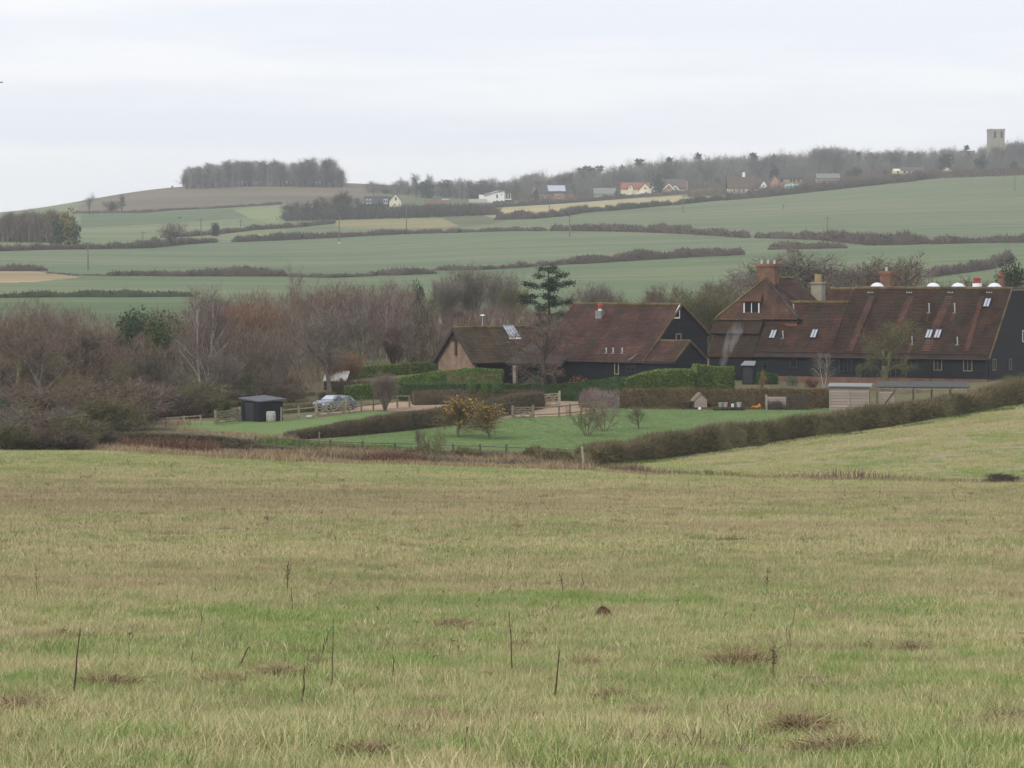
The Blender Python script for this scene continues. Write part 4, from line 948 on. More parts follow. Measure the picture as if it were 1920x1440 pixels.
# flue with red cowl, chimneys
x = B.hit(1832, 541, (0, RUN+.6, 0), FN)[0]
m = MB(); m.box((x, RUN+.6, H1+.22), (.62, .62, .44)); m.box((x, RUN+.6, H1+.04), (1.0, 1.0, .08)); o = obj('flue', m.mesh('flue'), M['white'], B.e)
g = MB(); g.lathe([(.30, H1+.46), (.29, H1+.76), (.33, H1+.80), (.33, H1+.9), (.2, H1+.92)], (x, RUN+.6, 0), 10); obj('cowl', g.mesh('cowl'), M['red'], o)
x = B.hit(1662, 530, (0, RUN+5, 0), FN)[0]; chimney(B, (x, RUN+5), .95, .8, H1-.3, H1+1.15, 'brick', .2, 1, capmat='brick_old', potmat='concrete')
x = B.hit(1877, 530, (0, RUN+6, 0), FN)[0]; chimney(B, (x, RUN+6), .5, .5, H1-.3, H1+.95, 'brick', .1, 1)
# windows of the black walls
WXF = [(1396+92, 680, .62, .95, 2, 'darkframe'), (1586, 684, 1.15, 1.15, 3, 'darkframe'), (1759, 683, .75, 1.05, 2, 'post'), (1815, 684, .8, 1.1, 2, 'post'), (1435, 688, .5, 1.0, 1, 'darkframe')]
for px, py, w, h, n, fm in WXF:
    c = onwall(px, py); window(B, c+FN*.03, XV, FN, w, h, n, 1, fm, 'glass', .07, .07)
c = onwall(1685, 695); window(B, (c[0], -.03, 1.25), XV, FN, 1.5, 1.75, 3, 1, 'darkframe', 'glass', .09, .06, name='glazed_door')
for px, py, w, h, n in ((1863, 684, .6, .98, 2), (1893, 683, .4, .98, 1), (1919, 630, .6, 1.0, 1)):
    c = ongable(px, py); window(B, (L+.03, c[1], c[2]), (0, 1, 0), (1, 0, 0), w*1.6, h, n, 1, 'post' if py > 650 else 'white', 'glass', .08, .07)
# left-hand lower wing of the barn
Y3 = -.25; EH3 = 2.2; R3 = 3.25; H3 = EH3+3.28; XA, XB = -11.25, -A_-.06
boarding('weatherboards', B, (XA, Y3, 0), (1, 0, 0), [(0, 0), (XB-XA, 0), (XB-XA, EH3), (0, EH3)], M['black'], seed=12)
tiles('tiles', B, (XA-.15, Y3-.25, EH3-.25), (XB, Y3-.25, EH3-.25), (XB, Y3+R3, H3), (XA-.15, Y3+R3, H3), M['tile_dark'], seed=13)
ridge_bar(B, (XA-.15, Y3+R3, H3+.02), (XB, Y3+R3, H3+.02), 'lichen', .11, 14)
wall_poly('side_wall', B, (XA, Y3+2*R3, 0), (0, -1, 0), [(0, 0), (2*R3-.15, 0), (2*R3-.15, EH3-.05), (R3, H3-.15), (0, EH3)], M['black'])
tiles('tiles', B, (XB, Y3+2*R3, EH3), (XA-.15, Y3+2*R3, EH3), (XA-.15, Y3+R3, H3), (XB, Y3+R3, H3), M['tile_dark'], seed=15)
# low rear roof that shows between house and barn, with a buff chimney
wall_poly('rear_wall', B, (-4.6, 10.3, 0), (1, 0, 0), [(0, 0), (4.5, 0), (4.5, 6.0), (0, 6.0)], M['brick_old'], 5)
tiles('tiles', B, (-4.8, 9.9, 5.8), (-.02, 9.9, 5.8), (-.02, 12.2, 7.85), (-4.8, 12.2, 7.85), M['tile'], seed=16)
ridge_bar(B, (-4.8, 12.2, 7.87), (-.02, 12.2, 7.87), 'lichen', .12, 17)
x = B.hit(1534, 530, (0, 13, 0), FN)[0]; chimney(B, (x, 13), 1.05, .9, 5, 8.25, 'stone', .12, 0); m = MB(); m.lathe([(.30, 8.4), (.34, 8.55), (.34, 9.15), (.36, 9.2)], (x, 13, 0), 8)
obj('chimney_pot', m.mesh('chimney_pot'), M['yellowpot'], B.e)

# ---- the farmhouse behind the barn's left end
Hs = Building('farmhouse', 'tile hung farmhouse with hipped roof, white framed dormer window and one massive brick chimney', 'house', 27.451, 276.0, -7.504-EH, .474)
HL, HC, HR, HD0, HDr, HD1 = -11.45, -7.75, -3.95, 2.1, 4.1, 10.6; HE, HZ = 5.33, 8.80
m = MB(); m.box(((HL+HR)/2, (HD0+HD1)/2+.2, HE/2-.1), (HR-HL-.3, HD1-HD0-.3, HE-.2)); obj('wall', m.mesh('wall'), M['brick_old'], Hs.e)
tiles('tiles', Hs, (HL-.2, HD0-.15, HE-.1), (HR+.2, HD0-.15, HE-.1), (HC+.02, HDr, HZ), (HC-.02, HDr, HZ), M['tile_hung'], seed=31, sag=.01)
tiles('tiles', Hs, (HR+.2, HD0-.15, HE-.1), (HR+.2, HD1, HE-.1), (HC, HD1, HZ), (HC, HDr, HZ), M['tile_warm'], seed=32)
tiles('tiles', Hs, (HL-.2, HD1, HE-.1), (HL-.2, HD0-.15, HE-.1), (HC, HDr, HZ), (HC, HD1, HZ), M['tile_warm'], seed=33)
wall_poly('gable', Hs, (HR, HD1-.2, HE-.2), (-1, 0, 0), [(0, 0), (HR-HL, 0), ((HR-HL)/2, HZ-HE+.1)], M['brick_old'])
for a, c, k in (((HL-.2, HD0-.15, HE-.02), (HC, HDr, HZ+.05), 'lichen'), ((HR+.2, HD0-.15, HE-.02), (HC, HDr, HZ+.05), 'slate'), ((HC, HDr, HZ+.05), (HC, HD1, HZ+.05), 'lichen')):
    ridge_bar(Hs, a, c, k, .11, 34, 'hip' if k != 'lichen' or a[0] != HC else 'ridge')
hn_ = np.cross(np.array([1., 0, 0]), np.array([0, HDr-HD0+.15, HZ-HE+.1])); hn_ = hn_/np.linalg.norm(hn_)
if hn_[1] > 0: hn_ = -hn_
dc = Hs.hit(1409.5, 578, (0, HD0+.25, 0), FN)
dx, dz = dc[0], dc[2]
m = MB(); m.box((dx, HD0+1.0, dz-.02), (1.55, 1.5, 1.35)); dm = obj('dormer', m.mesh('dormer'), M['tile_hung'], Hs.e)
window(Hs, (dx, HD0+.24, dz), XV, FN, 1.5, 1.22, 2, 1, 'white', 'glass', .1, .07, parent=dm)
tiles('dormer_roof', Hs, (dx-.95, HD0-.0, dz+.62), (dx+.95, HD0-.0, dz+.62), (dx+.55, HD0+1.6, dz+1.65), (dx-.55, HD0+1.6, dz+1.65), M['tile_red'], .2, .3, seed=35, sag=0)
x = Hs.hit(1440, 510, (0, HDr+.9, 0), FN)[0]
ch = chimney(Hs, (x, HDr+.9), 1.72, 1.1, HZ-1.0, HZ+.98, 'brick', .2, 3, capmat='brick_old', potmat='concrete')
m = MB(); m.bar((HC+.35, HDr+.5, HZ-.25), (HC+2.6, HDr+2.0, HE+1.2), .12, .3); obj('lead_valley', m.mesh('lead_valley'), M['slate'], Hs.e)
tiles('lower_roof', Hs, (HL-.35, HD0-1.0, HE-1.35), (-A_-.1, HD0-1.0, HE-1.35), (-A_-.1, HD0+.05, HE-.16), (HL-.35, HD0+.05, HE-.16), M['tile_dark'], seed=36, sag=.01)
ridge_bar(Hs, (HL-.3, HD0-.1, HE-.12), (-A_-.2, HD0-.1, HE-.12), 'lichen', .08, 37, 'eave_ridge')

# ---- the middle barn
t2 = .624; MH = 2.2
Bm = Building('black_barn', 'black weatherboarded barn in the middle with catslide roof and small white gable window', 'barn', 2.101, 272.0, -7.72-MH, t2)
ML, RF, HF, RB, HB = 10.84, 5.708, 4.522, 4.221, 2.456; MZ = MH+HF
mn = np.array([0, -HF, RF])/math.hypot(HF, RF); mu = np.array([0, RF, HF])/math.hypot(HF, RF)
boarding('weatherboards', Bm, (0, 0, 0), (1, 0, 0), [(0, -1.1), (ML, -1.1), (ML, MH), (0, MH)], M['black'], seed=51)
boarding('weatherboards', Bm, (ML, 0, 0), (0, 1, 0), [(0, -1.1), (RF+RB, -1.1), (RF+RB, MZ-HB), (RF, MZ-.06), (0, MH)], M['black'], seed=52, normal=(1, 0, 0))
boarding('weatherboards', Bm, (0, RF+RB, 0), (0, -1, 0), [(0, -1.1), (RF+RB, -1.1), (RF+RB, MH), (RB, MZ-.06), (0, MZ-HB)], M['black'], seed=53, normal=(-1, 0, 0))
wall_poly('rear_wall', Bm, (ML-.15, RF+RB-.05, 0), (-1, 0, 0), [(0, 0), (ML-.3, 0), (ML-.3, MZ-HB-.1), (0, MZ-HB-.1)], M['black'])
k = .26
tiles('tiles', Bm, (-.15, -k, MH-k*HF/RF), (ML+.14, -k, MH-k*HF/RF), (ML+.14, RF, MZ), (-.15, RF, MZ), M['tile_warm'], seed=54)
tiles('tiles', Bm, (ML+.14, RF+RB+k, MZ-HB-k*HB/RB), (-.15, RF+RB+k, MZ-HB-k*HB/RB), (-.15, RF, MZ), (ML+.14, RF, MZ), M['tile_warm'], seed=55)
ridge_bar(Bm, (-.15, RF, MZ+.02), (ML+.14, RF, MZ+.02), 'lichen', .11, 56)
m = MB(); m.bar(np.array([ML+.17, -k, MH-k*HF/RF+.02]), np.array([ML+.17, RF, MZ+.05]), .06, .18); m.bar(np.array([ML+.17, RF+RB+k, MZ-HB-k*HB/RB+.02]), np.array([ML+.17, RF, MZ+.05]), .06, .18)
obj('bargeboard', m.mesh('bargeboard'), M['ridge'], Bm.e)
m = MB(); m.tube((-.1, -k-.05, MH-.25), (ML+3.3, -k-.05, MH-.25), .055, .055, 6); obj('gutter', m.mesh('gutter'), M['darkframe'], Bm.e)
gc = Bm.hit(1268, 588, (ML, 0, 0), (1, 0, 0))
m = MB(); P = lambda y, z: (ML+.04, gc[1]+y, gc[2]+z)
m.prism([P(-.75, -.42), P(.42, -.42), P(.42, .75)], (0, 0, 0), (.06, 0, 0)); f_ = obj('window', m.mesh('window'), M['white'], Bm.e)
m = MB(); P = lambda y, z: (ML+.105, gc[1]+y, gc[2]+z); m.prism([P(-.42, -.29), P(.28, -.29), P(.28, .44)], (0, 0, 0), (.012, 0, 0)); obj('pane', m.mesh('pane'), M['glass'], f_)
gc = Bm.hit(1271, 632, (ML, 0, 0), (1, 0, 0)); window(Bm, (ML+.03, gc[1], gc[2]), (0, 1, 0), (1, 0, 0), .8, .6, 1, 1, 'palewood', 'glass', .08, .07)
m_on = lambda px, py: Bm.hit(px, py, (0, 0, MH), mn)
p = m_on(1123, 597); m = MB(); m.box(p+np.array([0, .15, .25]), (.62, .55, .85)); o = obj('flue', m.mesh('flue'), M['lead'], Bm.e)
g = MB(); g.lathe([(.17, .6), (.17, .85)], p+np.array([.02, .15, 0]), 8); obj('flue_pipe', g.mesh('flue_pipe'), M['white'], o)
g = MB(); g.lathe([(.2, .82), (.2, 1.1), (.24, 1.14), (.1, 1.25)], p+np.array([.02, .15, 0]), 8); obj('cowl', g.mesh('cowl'), M['red'], o)
a = p+mn*.06-mu*.05; q = a-mu*.75; tiles('tile_band', Bm, q-XV*.35, q+XV*.3, a+XV*.3, a-XV*.35, M['tile_red'], .2, .3, .03, 0, 57, under=False)
for px in (1137, 1150, 1167): vent(Bm, m_on(px, 664)+mn*.06, .42, .06)
for px, py, w, h, n, fm in ((1157, 690, .45, 1.1, 1, 'palewood'), (1183, 688, .95, .9, 2, 'darkframe')):
    c = Bm.hit(px, py, (0, 0, 0), FN); window(Bm, c+FN*.03, XV, FN, w, h, n, 1, fm, 'glass', .07, .07)
# gabled porch wing on its right end
wx0 = ML; wy0 = 0.0; WL, WR, WH, WB, WHB = 3.0, 2.312, 1.567, 2.356, 1.40
wz = MH-.02
boarding('weatherboards', Bm, (ML, wy0-.02, 0), (1, 0, 0), [(0, -1.1), (WL, -1.1), (WL, wz), (0, wz)], M['black'], seed=58)
boarding('weatherboards', Bm, (ML+WL, wy0, 0), (0, 1, 0), [(0, -1.1), (WR+WB, -1.1), (WR+WB, wz+WH-WHB), (WR, wz+WH-.05), (0, wz)], M['black'], seed=59, normal=(1, 0, 0))
k2 = .22
tiles('tiles', Bm, (ML-1.35, wy0-k2, wz-k2*WH/WR+.03), (ML+WL+.14, wy0-k2, wz-k2*WH/WR+.03), (ML+WL+.14, WR, wz+WH), (ML+.02, WR, wz+WH), M['tile_warm'], seed=60, sag=.01)
tiles('tiles', Bm, (ML+WL+.14, WR+WB+k2, wz+WH-WHB-.13), (ML+.03, WR+WB+k2, wz+WH-WHB-.13), (ML+.03, WR, wz+WH), (ML+WL+.14, WR, wz+WH), M['tile_warm'], seed=61, sag=.01)
ridge_bar(Bm, (ML+.02, WR, wz+WH+.02), (ML+WL+.14, WR, wz+WH+.02), 'ridge', .09, 62)
m = MB(); m.bar((ML-1.37, wy0-k2, wz-.06), (ML-.0, WR, wz+WH+.05), .09, .06); obj('lead_valley', m.mesh('lead_valley'), M['lead'], Bm.e)
m = MB(); m.bar((ML+WL+.16, wy0-k2, wz-.12), (ML+WL+.16, WR, wz+WH+.03), .05, .16); m.bar((ML+WL+.16, WR+WB+k2, wz+WH-WHB-.1), (ML+WL+.16, WR, wz+WH+.03), .05, .16); obj('bargeboard', m.mesh('bargeboard'), M['ridge'], Bm.e)
# open fronted cart bay on its left end, under a lower hipped roof
cx = lambda px, py, d=-.1: Bm.hit(px, py, (0, d, 0), FN)
e0 = cx(947, 681, -1.0); e1 = cx(1052, 684, -1.0); zt = e0[2]
rt0 = Bm.hit(998, 641, (0, 2.2, 0), FN)
tiles('tiles', Bm, (e0[0], -1.0, zt), (e1[0], -1.0, zt), (e1[0], 2.2, rt0[2]), (rt0[0], 2.2, rt0[2]), M['slate'], seed=63, sag=.01)
tiles('tiles', Bm, (e0[0], 5.0, zt), (e0[0], -1.0, zt), (rt0[0], 2.2, rt0[2]), (rt0[0], 3.2, rt0[2]), M['slate'], seed=64, sag=.01)
tiles('tiles', Bm, (e1[0], 5.0, zt), (e0[0], 5.0, zt), (rt0[0], 3.2, rt0[2]), (e1[0], 3.2, rt0[2]), M['slate'], seed=641, sag=.01)
boarding('weatherboards', Bm, (e0[0]+.3, 3.4, 0), (1, 0, 0), [(0, -1.1), (-e0[0]-.3, -1.1), (-e0[0]-.3, zt), (0, zt)], M['black'], seed=65)
for px in (966, 1038):
    c = cx(px, 700, -.75); m = MB(); m.box((c[0], -.75, zt/2-.65), (.3 if px < 1000 else .2, .3, zt+.9)); obj('post', m.mesh('post'), M['palewood'] if px < 1000 else M['darkwood'], Bm.e)
m = MB(); m.box(((e0[0]+e1[0])/2, -.8, zt-.1), (e1[0]-e0[0]-.2, .18, .2)); obj('beam', m.mesh('beam'), M['darkwood'], Bm.e)

# ---- the brick gabled barn on the left
a3 = .6327; BH = 2.0
Bb = Building('brick_barn', 'small barn with pale brick gable, dark timbers and a glazed strip in its mossy roof', 'barn', -3.052*1.03, 276.0, -7.80*1.03-BH, -a3)
BL, BR, BHt = 7.9, 2.861, 2.716; BZ = BH+BHt
g0 = .35
wall_poly('gable', Bb, (0, 2*BR-.12, 0), (0, -1, 0), [(0, -1.2), (2*BR-.24, -1.2), (2*BR-.24, BH), (BR-.12, BZ-.14), (0, BH)], M['brick_pale'])
wall_poly('wall', Bb, (.25, .12, 0), (1, 0, 0), [(0, -1.2), (BL-.3, -1.2), (BL-.3, BH), (0, BH)], M['black'])
wall_poly('rear_wall', Bb, (BL, 2*BR-.12, 0), (-1, 0, 0), [(0, -1.2), (BL-.3, -1.2), (BL-.3, BH), (0, BH)], M['black'])
wall_poly('gable', Bb, (BL, .12, 0), (0, 1, 0), [(0, -1.2), (2*BR-.24, -1.2), (2*BR-.24, BH), (BR-.12, BZ-.14), (0, BH)], M['brick_pale'])
k = .3
bn = np.array([0, -BHt, BR])/math.hypot(BHt, BR); bu = np.array([0, BR, BHt])/math.hypot(BHt, BR)
tiles('tiles', Bb, (-g0, -k, BH-k*BHt/BR), (BL+.2, -k, BH-k*BHt/BR), (BL+.2, BR, BZ), (-g0, BR, BZ), M['tile_lichen'], seed=71)
tiles('tiles', Bb, (BL+.2, 2*BR+k, BH-k*BHt/BR), (-g0, 2*BR+k, BH-k*BHt/BR), (-g0, BR, BZ), (BL+.2, BR, BZ), M['tile'], seed=72)
ridge_bar(Bb, (-g0, BR, BZ+.02), (BL+.2, BR, BZ+.02), 'lichen', .13, 73)
m = MB()
for s_ in (-1, 1):
    m.bar((-g0-.03, BR+s_*(BR+k), BH-k*BHt/BR-.05), (-g0-.03, BR, BZ-.05), .08, .34)
obj('bargeboard', m.mesh('bargeboard'), M['darkwood'], Bb.e)
m = MB(); m.box((-.07, BR, BZ-1.45), (.1, .28, 1.9)); obj('king_post', m.mesh('king_post'), M['darkwood'], Bb.e)
m = MB(); m.bar((-.07, BR-1.0, BZ-1.05), (-.07, BR+1.0, BZ-1.05), .1, .2); m.prism([(-.05, BR-.95, BZ-1.0), (-.05, BR+.95, BZ-1.0), (-.05, BR, BZ-.1)], (-.04, 0, 0), (0, 0, 0)); obj('collar_beam', m.mesh('collar_beam'), M['darkwood'], Bb.e)
for k_ in range(9):
    for s_ in (-1, 1):
        f = (k_+.5)/9; m = MB(); m.box((-.16, BR+s_*(BR*(1-f)+.05), BH+BHt*f-.30), (.32, .1, .13)); obj('rafter_end', m.mesh('rafter_end'), M['darkwood'], Bb.e)
b_on = lambda px, py: Bb.hit(px, py, (0, 0, BH), bn)
c = b_on(957, 623.5); window(Bb, c+bn*.15, XV, bn, 1.2, 1.5, 4, 1, 'lead', 'glass_sky', .06, .08, bu, 'rooflight')
m = MB(); q = c-bu*.88+bn*.15; m.box(q, (1.3, .18, .06), np.array([XV, bu, bn]).T); obj('flashing', m.mesh('flashing'), M['white'], Bb.e)
a = c-bu*.98+bn*.07; q = a-bu*.75; tiles('tile_band', Bb, q-XV*.05, q+XV*.75, a+XV*.6, a-XV*.6, M['tile_red'], .2, .3, .03, 0, 74, under=False)

# ------------------------------------------------------------------ far hillside: hedges
R_ = random.Random(5)
def far_hedge(label, pp, hpx, mat, seed, gap=0.0, w=2.2, dens=None, Ymin=350):
    pts = [ground(x, y, Ymin) for x, y in pp]; Y = float(np.mean([p[1] for p in pts]))
    hs = [px_h(hpx*1.05+.5, p[1]) if np.isscalar(hpx) else px_h(hpx[i]*1.05+.5, p[1]) for i, p in enumerate(pts)]
    L = sum(np.linalg.norm(a-b) for a, b in zip(pts[:-1], pts[1:])); hm_ = float(np.mean(hs))
    d = min(dens or 30, 9000/max(L, 1))*max(1, hm_/2)
    return hedge('hedge', pts, hs, max(w, hm_*.7), mat, label, seed, d, hm_*.42, .17+Y*.00006, round_=.25, group='hedges on the far slope', gap=gap, step=max(1.2, hm_*.35), core=.76, drop=.3, taper=.45, rough=.2, fringe=5)
far_hedge('dark thick hedge at the left just above the tree belt', [(-80,559),(0,558),(120,557),(240,557),(365,556)], [17,18,17,19,14], HM['fargreen'], 301)
far_hedge('short dark hedge above the straw coloured strip at the left edge', [(-80,508),(0,508),(50,508),(88,508)], [16,18,17,8], HM['far'], 302)
far_hedge('thin low stretch of hedge right of the straw coloured strip', [(88,512),(140,516),(195,517)], 5, HM['far'], 303)
far_hedge('long ragged hedge between the two lowest green fields on the left', [(195,517),(260,517),(330,518),(400,518),(470,518),(540,518)], [11,13,14,18,21,14], HM['far'], 304)
far_hedge('low reddish hedge behind the birch tops', [(540,519),(620,521),(705,517)], [9,9,12], HM['far'], 305)
far_hedge('dark hedge climbing left of the pale bare tree', [(700,516),(750,516),(815,513)], [14,19,16], HM['far'], 306)
far_hedge('long hedge rising rightward behind the dark conifer', [(815,507),(900,506),(960,503),(1040,497),(1120,493),(1200,488),(1300,482),(1395,478)], [10,10,10,13,17,18,18,19], HM['far'], 307)
far_hedge('dark hedge along the top of the middle field, left end beside a pole', [(1035,433),(1082,433),(1160,434),(1250,437),(1330,441),(1402,446)], [13,14,15,17,16,14], HM['far'], 308)
far_hedge('sparse low hedge bushes left of the pole in the middle field', [(835,437),(900,435),(985,433),(1025,433)], [10,10,9,7], HM['far'], 309, gap=.05)
far_hedge('grey brown hedge behind the tall pole with a white base', [(437,454),(520,451),(600,447),(680,443),(755,439),(830,437)], [13,15,14,12,11,9], HM['far'], 310, gap=.05)
far_hedge('winding hedge below the left wood', [(-80,472),(0,471),(100,468),(180,467),(280,465),(340,459),(405,454)], [12,13,12,13,17,15,8], HM['far'], 311, gap=.08)
far_hedge('hedge running from the grey bush to the round dark bush', [(305,446),(360,443),(400,440),(480,431),(560,426),(625,419)], [10,10,10,10,9,8], HM['far'], 312)
far_hedge('thin dark hedge along the foot of the ploughed hill', [(140,400),(200,400),(268,399),(330,394),(400,391),(480,386),(527,383)], 5, HM['far'], 313, gap=.1)
far_hedge('straight clipped dark hedge below the village houses', [(870,392),(960,387),(1060,381),(1180,371),(1295,363)], [8,9,9,8,8], HM['far'], 314)
far_hedge('scrubby hedge below the stubble strip', [(930,412),(990,411),(1050,406),(1090,399),(1130,396)], [16,15,13,14,12], HM['far'], 315)
far_hedge('dense dark green hedge at the right end of the stubble strip', [(1134,396),(1170,393),(1210,389),(1257,385)], [12,12,12,12], HM['fargreen'], 316)
far_hedge('broken dark hedge right of the stubble strip pole', [(1262,385),(1290,382),(1325,378),(1357,375)], [7,10,12,12], HM['fargreen'], 317, gap=.08)
far_hedge('long hedge between the big green field and the village gardens', [(1357,376),(1440,369),(1560,356),(1700,341),(1760,333),(1850,330),(2000,326)], [14,15,17,16,12,12,12], HM['far'], 318)
far_hedge('gappy hedge left of the pole behind the farmhouse', [(1418,446),(1450,447),(1487,448),(1545,450)], [13,14,14,16], HM['far'], 319, gap=.08)
far_hedge('dark bushy hedge behind the barn chimney', [(1545,451),(1600,456),(1640,460),(1700,459),(1745,457)], [17,22,24,22,20], HM['far'], 320)
far_hedge('hedge running to the right edge across the green slope', [(1745,458),(1820,456),(1920,455),(2010,454)], [19,18,17,16], HM['far'], 321)
far_hedge('low bushes along the lower edge behind the bare trees', [(1440,468),(1500,467),(1590,465)], [14,15,15], HM['far'], 322, gap=.08)
far_hedge('scrub line dropping down the slope at the right', [(1740,520),(1800,512),(1850,505),(1895,492)], [16,18,20,22], HM['far'], 323, Ymin=330)

# ------------------------------------------------------------------ far hillside: trees
def fplant(kind, px, top, Y, crown, label, group=None, wide=1.0, bark='dark', name='bare_tree', minh=3.0, cat='tree'):
    b = at(px, Y); _, pb = project(*b); H = max(minh, px_h(pb-top, Y))
    return plant(kind, b, H, BARK[bark], crown, name=name, label=label, group=group, wide=wide, rng=R_, cat=cat)
FT = dict(grey=foliage('mat_far_twig_grey', [(0.098,0.088,0.075), (0.150,0.133,0.117), (0.208,0.189,0.163)], big=.2, tint_scale=.03), brown=foliage('mat_far_twig_brown', [(0.091,0.070,0.055), (0.143,0.111,0.086), (0.202,0.156,0.124)], big=.2, tint_scale=.03),
          dark=foliage('mat_far_twig_dark', [(0.058,0.052,0.044), (0.091,0.081,0.070), (0.130,0.117,0.101)], big=.2, tint_scale=.03), ever=foliage('mat_far_evergreen', [(0.023,0.036,0.023), (0.046,0.065,0.039), (0.072,0.091,0.055)], big=.2, tint_scale=.05),
          olive=foliage('mat_far_olive', [(0.104,0.104,0.039), (0.195,0.182,0.065), (0.312,0.273,0.091)], big=.2, tint_scale=.05), copper=LF['copper'], light=foliage('mat_far_twig_light', [(0.182,0.163,0.137), (0.247,0.221,0.189), (0.312,0.280,0.247)], big=.2, tint_scale=.03))
# clump on the ploughed hilltop
topc = line([(340,330),(352,318),(380,312),(420,306),(500,302),(560,303),(590,300),(620,297),(640,312),(652,335)])
n = 0
for px in np.arange(350, 646, 12.5):
    for k in range(2):
        x = px+R_.uniform(-4, 4); fplant(R_.choice(['clump0', 'clump1', 'clump2']), x, float(topc(x))+R_.uniform(-11, -2)+3*k, 1990-35*k+R_.uniform(-18, 18), FT['light'] if R_.random() < .55 else FT['grey'],
            'tall bare tree of the clump crowning the ploughed hill', 'trees of the hilltop clump', 1.8, 'dark'); n += 1
for x, t, l in ((345, 335, 'small bare tree at the left end of the hilltop clump'),): fplant('far2', x, t, 1985, FT['light'], l)
fplant('farever0', 323, 347, 1990, FT['dark'], 'tiny round bush on the skyline left of the hilltop clump', name='bush', cat='bush', minh=1.5)
fplant('far1', 168, 357, 1560, FT['light'], 'pale lone bare tree standing at the left end of the hill hedge', wide=1.0)
fplant('far0', 228, 360, 1570, FT['dark'], 'dark lone bare tree on the hillside below the skyline', wide=1.0)
fplant('fars1', 208, 372, 1580, FT['brown'], 'low brown scrub tree left of the dark lone hillside tree', wide=1.3)
fplant('fars0', 326, 410, 1085, TW['grey'], 'grey leafless bush in the pale pasture below the small bird', name='bush', wide=1.5, cat='bush')
fplant('farever1', 405, 415, 1120, FT['ever'], 'round dark bush right of the grey leafless bush', name='bush', wide=1.05, cat='bush', minh=2)
# wood at the left edge
topw = line([(-60,396),(0,398),(40,396),(60,392),(95,394),(110,388),(150,400)])
for i, px in enumerate(np.arange(-48, 108, 19)):
    x = px+R_.uniform(-3, 3); fplant(R_.choice(['airy0', 'airy1', 'airy2']), x, float(topw(x))+R_.uniform(-10, 2), 1010+R_.uniform(-12, 40), FT['brown'] if i % 3 else FT['grey'], 'brown bare tree in the wood at the left edge below the hill', 'trees of the left wood', 1.5)
for x, t, c, l, kd in ((128, 384, 'olive', 'yellow green ivy covered tree at the right end of the left wood', 'farever0'), (112, 398, 'ever', 'dark green tree just left of the yellow green one at the wood end', 'farever1'), (138, 405, 'ever', 'dark lower tree closing the right end of the left wood', 'farever0')):
    fplant(kd, x, t, 985, FT[c], l, name='ivy_tree', wide=.85)
# dark wood in the middle distance left of the cream gable
for i, (x, t) in enumerate([(533,375),(545,378),(556,372),(566,378),(577,372),(590,368),(603,362),(612,372),(622,365),(634,350),(645,352),(655,358),(668,365),(680,376),(692,380),(640,372),(705,378),(715,372)]):
    fplant(R_.choice(['far0', 'far1', 'far3']), x+R_.uniform(-2, 2), t, 1370+R_.uniform(-15, 60), FT['dark'] if i % 3 else FT['brown'], 'dark bare tree in the small wood left of the cream gabled house', 'trees of the dark middle wood', 1.4)
# trees round the left part of the village
VL = [(750,328,'far1','light','small rounded bare tree on the skyline above the cream gable'), (780,320,'far0','grey','broad bare tree on the skyline right of the cream gable'), (806,322,'fartall0','light','pale upright bare tree right of the broad skyline tree'),
      (800,335,'farever0','ever','dark evergreen left of the copper coloured tree'), (830,338,'far3','copper','copper coloured tree above the low white roofs'), (834,333,'farever1','ever','dark low evergreen on the skyline behind the copper tree'),
      (700,335,'far2','light','thin bare tree on the skyline right of the ploughed hill'), (765,352,'far3','dark','dark bare tree behind the cream gable'), (722,352,'fars0','dark','dark bush above the roof of the cream gabled house'), (745,352,'fars2','dark','dark bush behind the cream gable'),
      (786,350,'far2','dark','dark bare tree right of the cream gable'), (812,352,'far1','dark','dark bare tree above the low white roofs'), (856,346,'far3','brown','reddish bare tree right of the copper tree'), (880,332,'far0','grey','bare tree on the skyline left of the white house'),
      (905,335,'farever1','ever','dark broad tree behind the white modern house'), (890,342,'farever0','dark','dark tree left of the white modern house'), (918,332,'far1','grey','bare skyline tree above the white modern house'), (946,334,'far2','brown','bare tree above the right end of the white house'),
      (968,338,'far0','dark','dark bare tree right of the white modern house'), (868,338,'fartall1','light','pale thin skyline tree between copper tree and white house')]
for x, t, kd, c, l in VL: fplant(kd, x, t, 1870+R_.uniform(-20, 60), FT[c], l, wide=1.3)
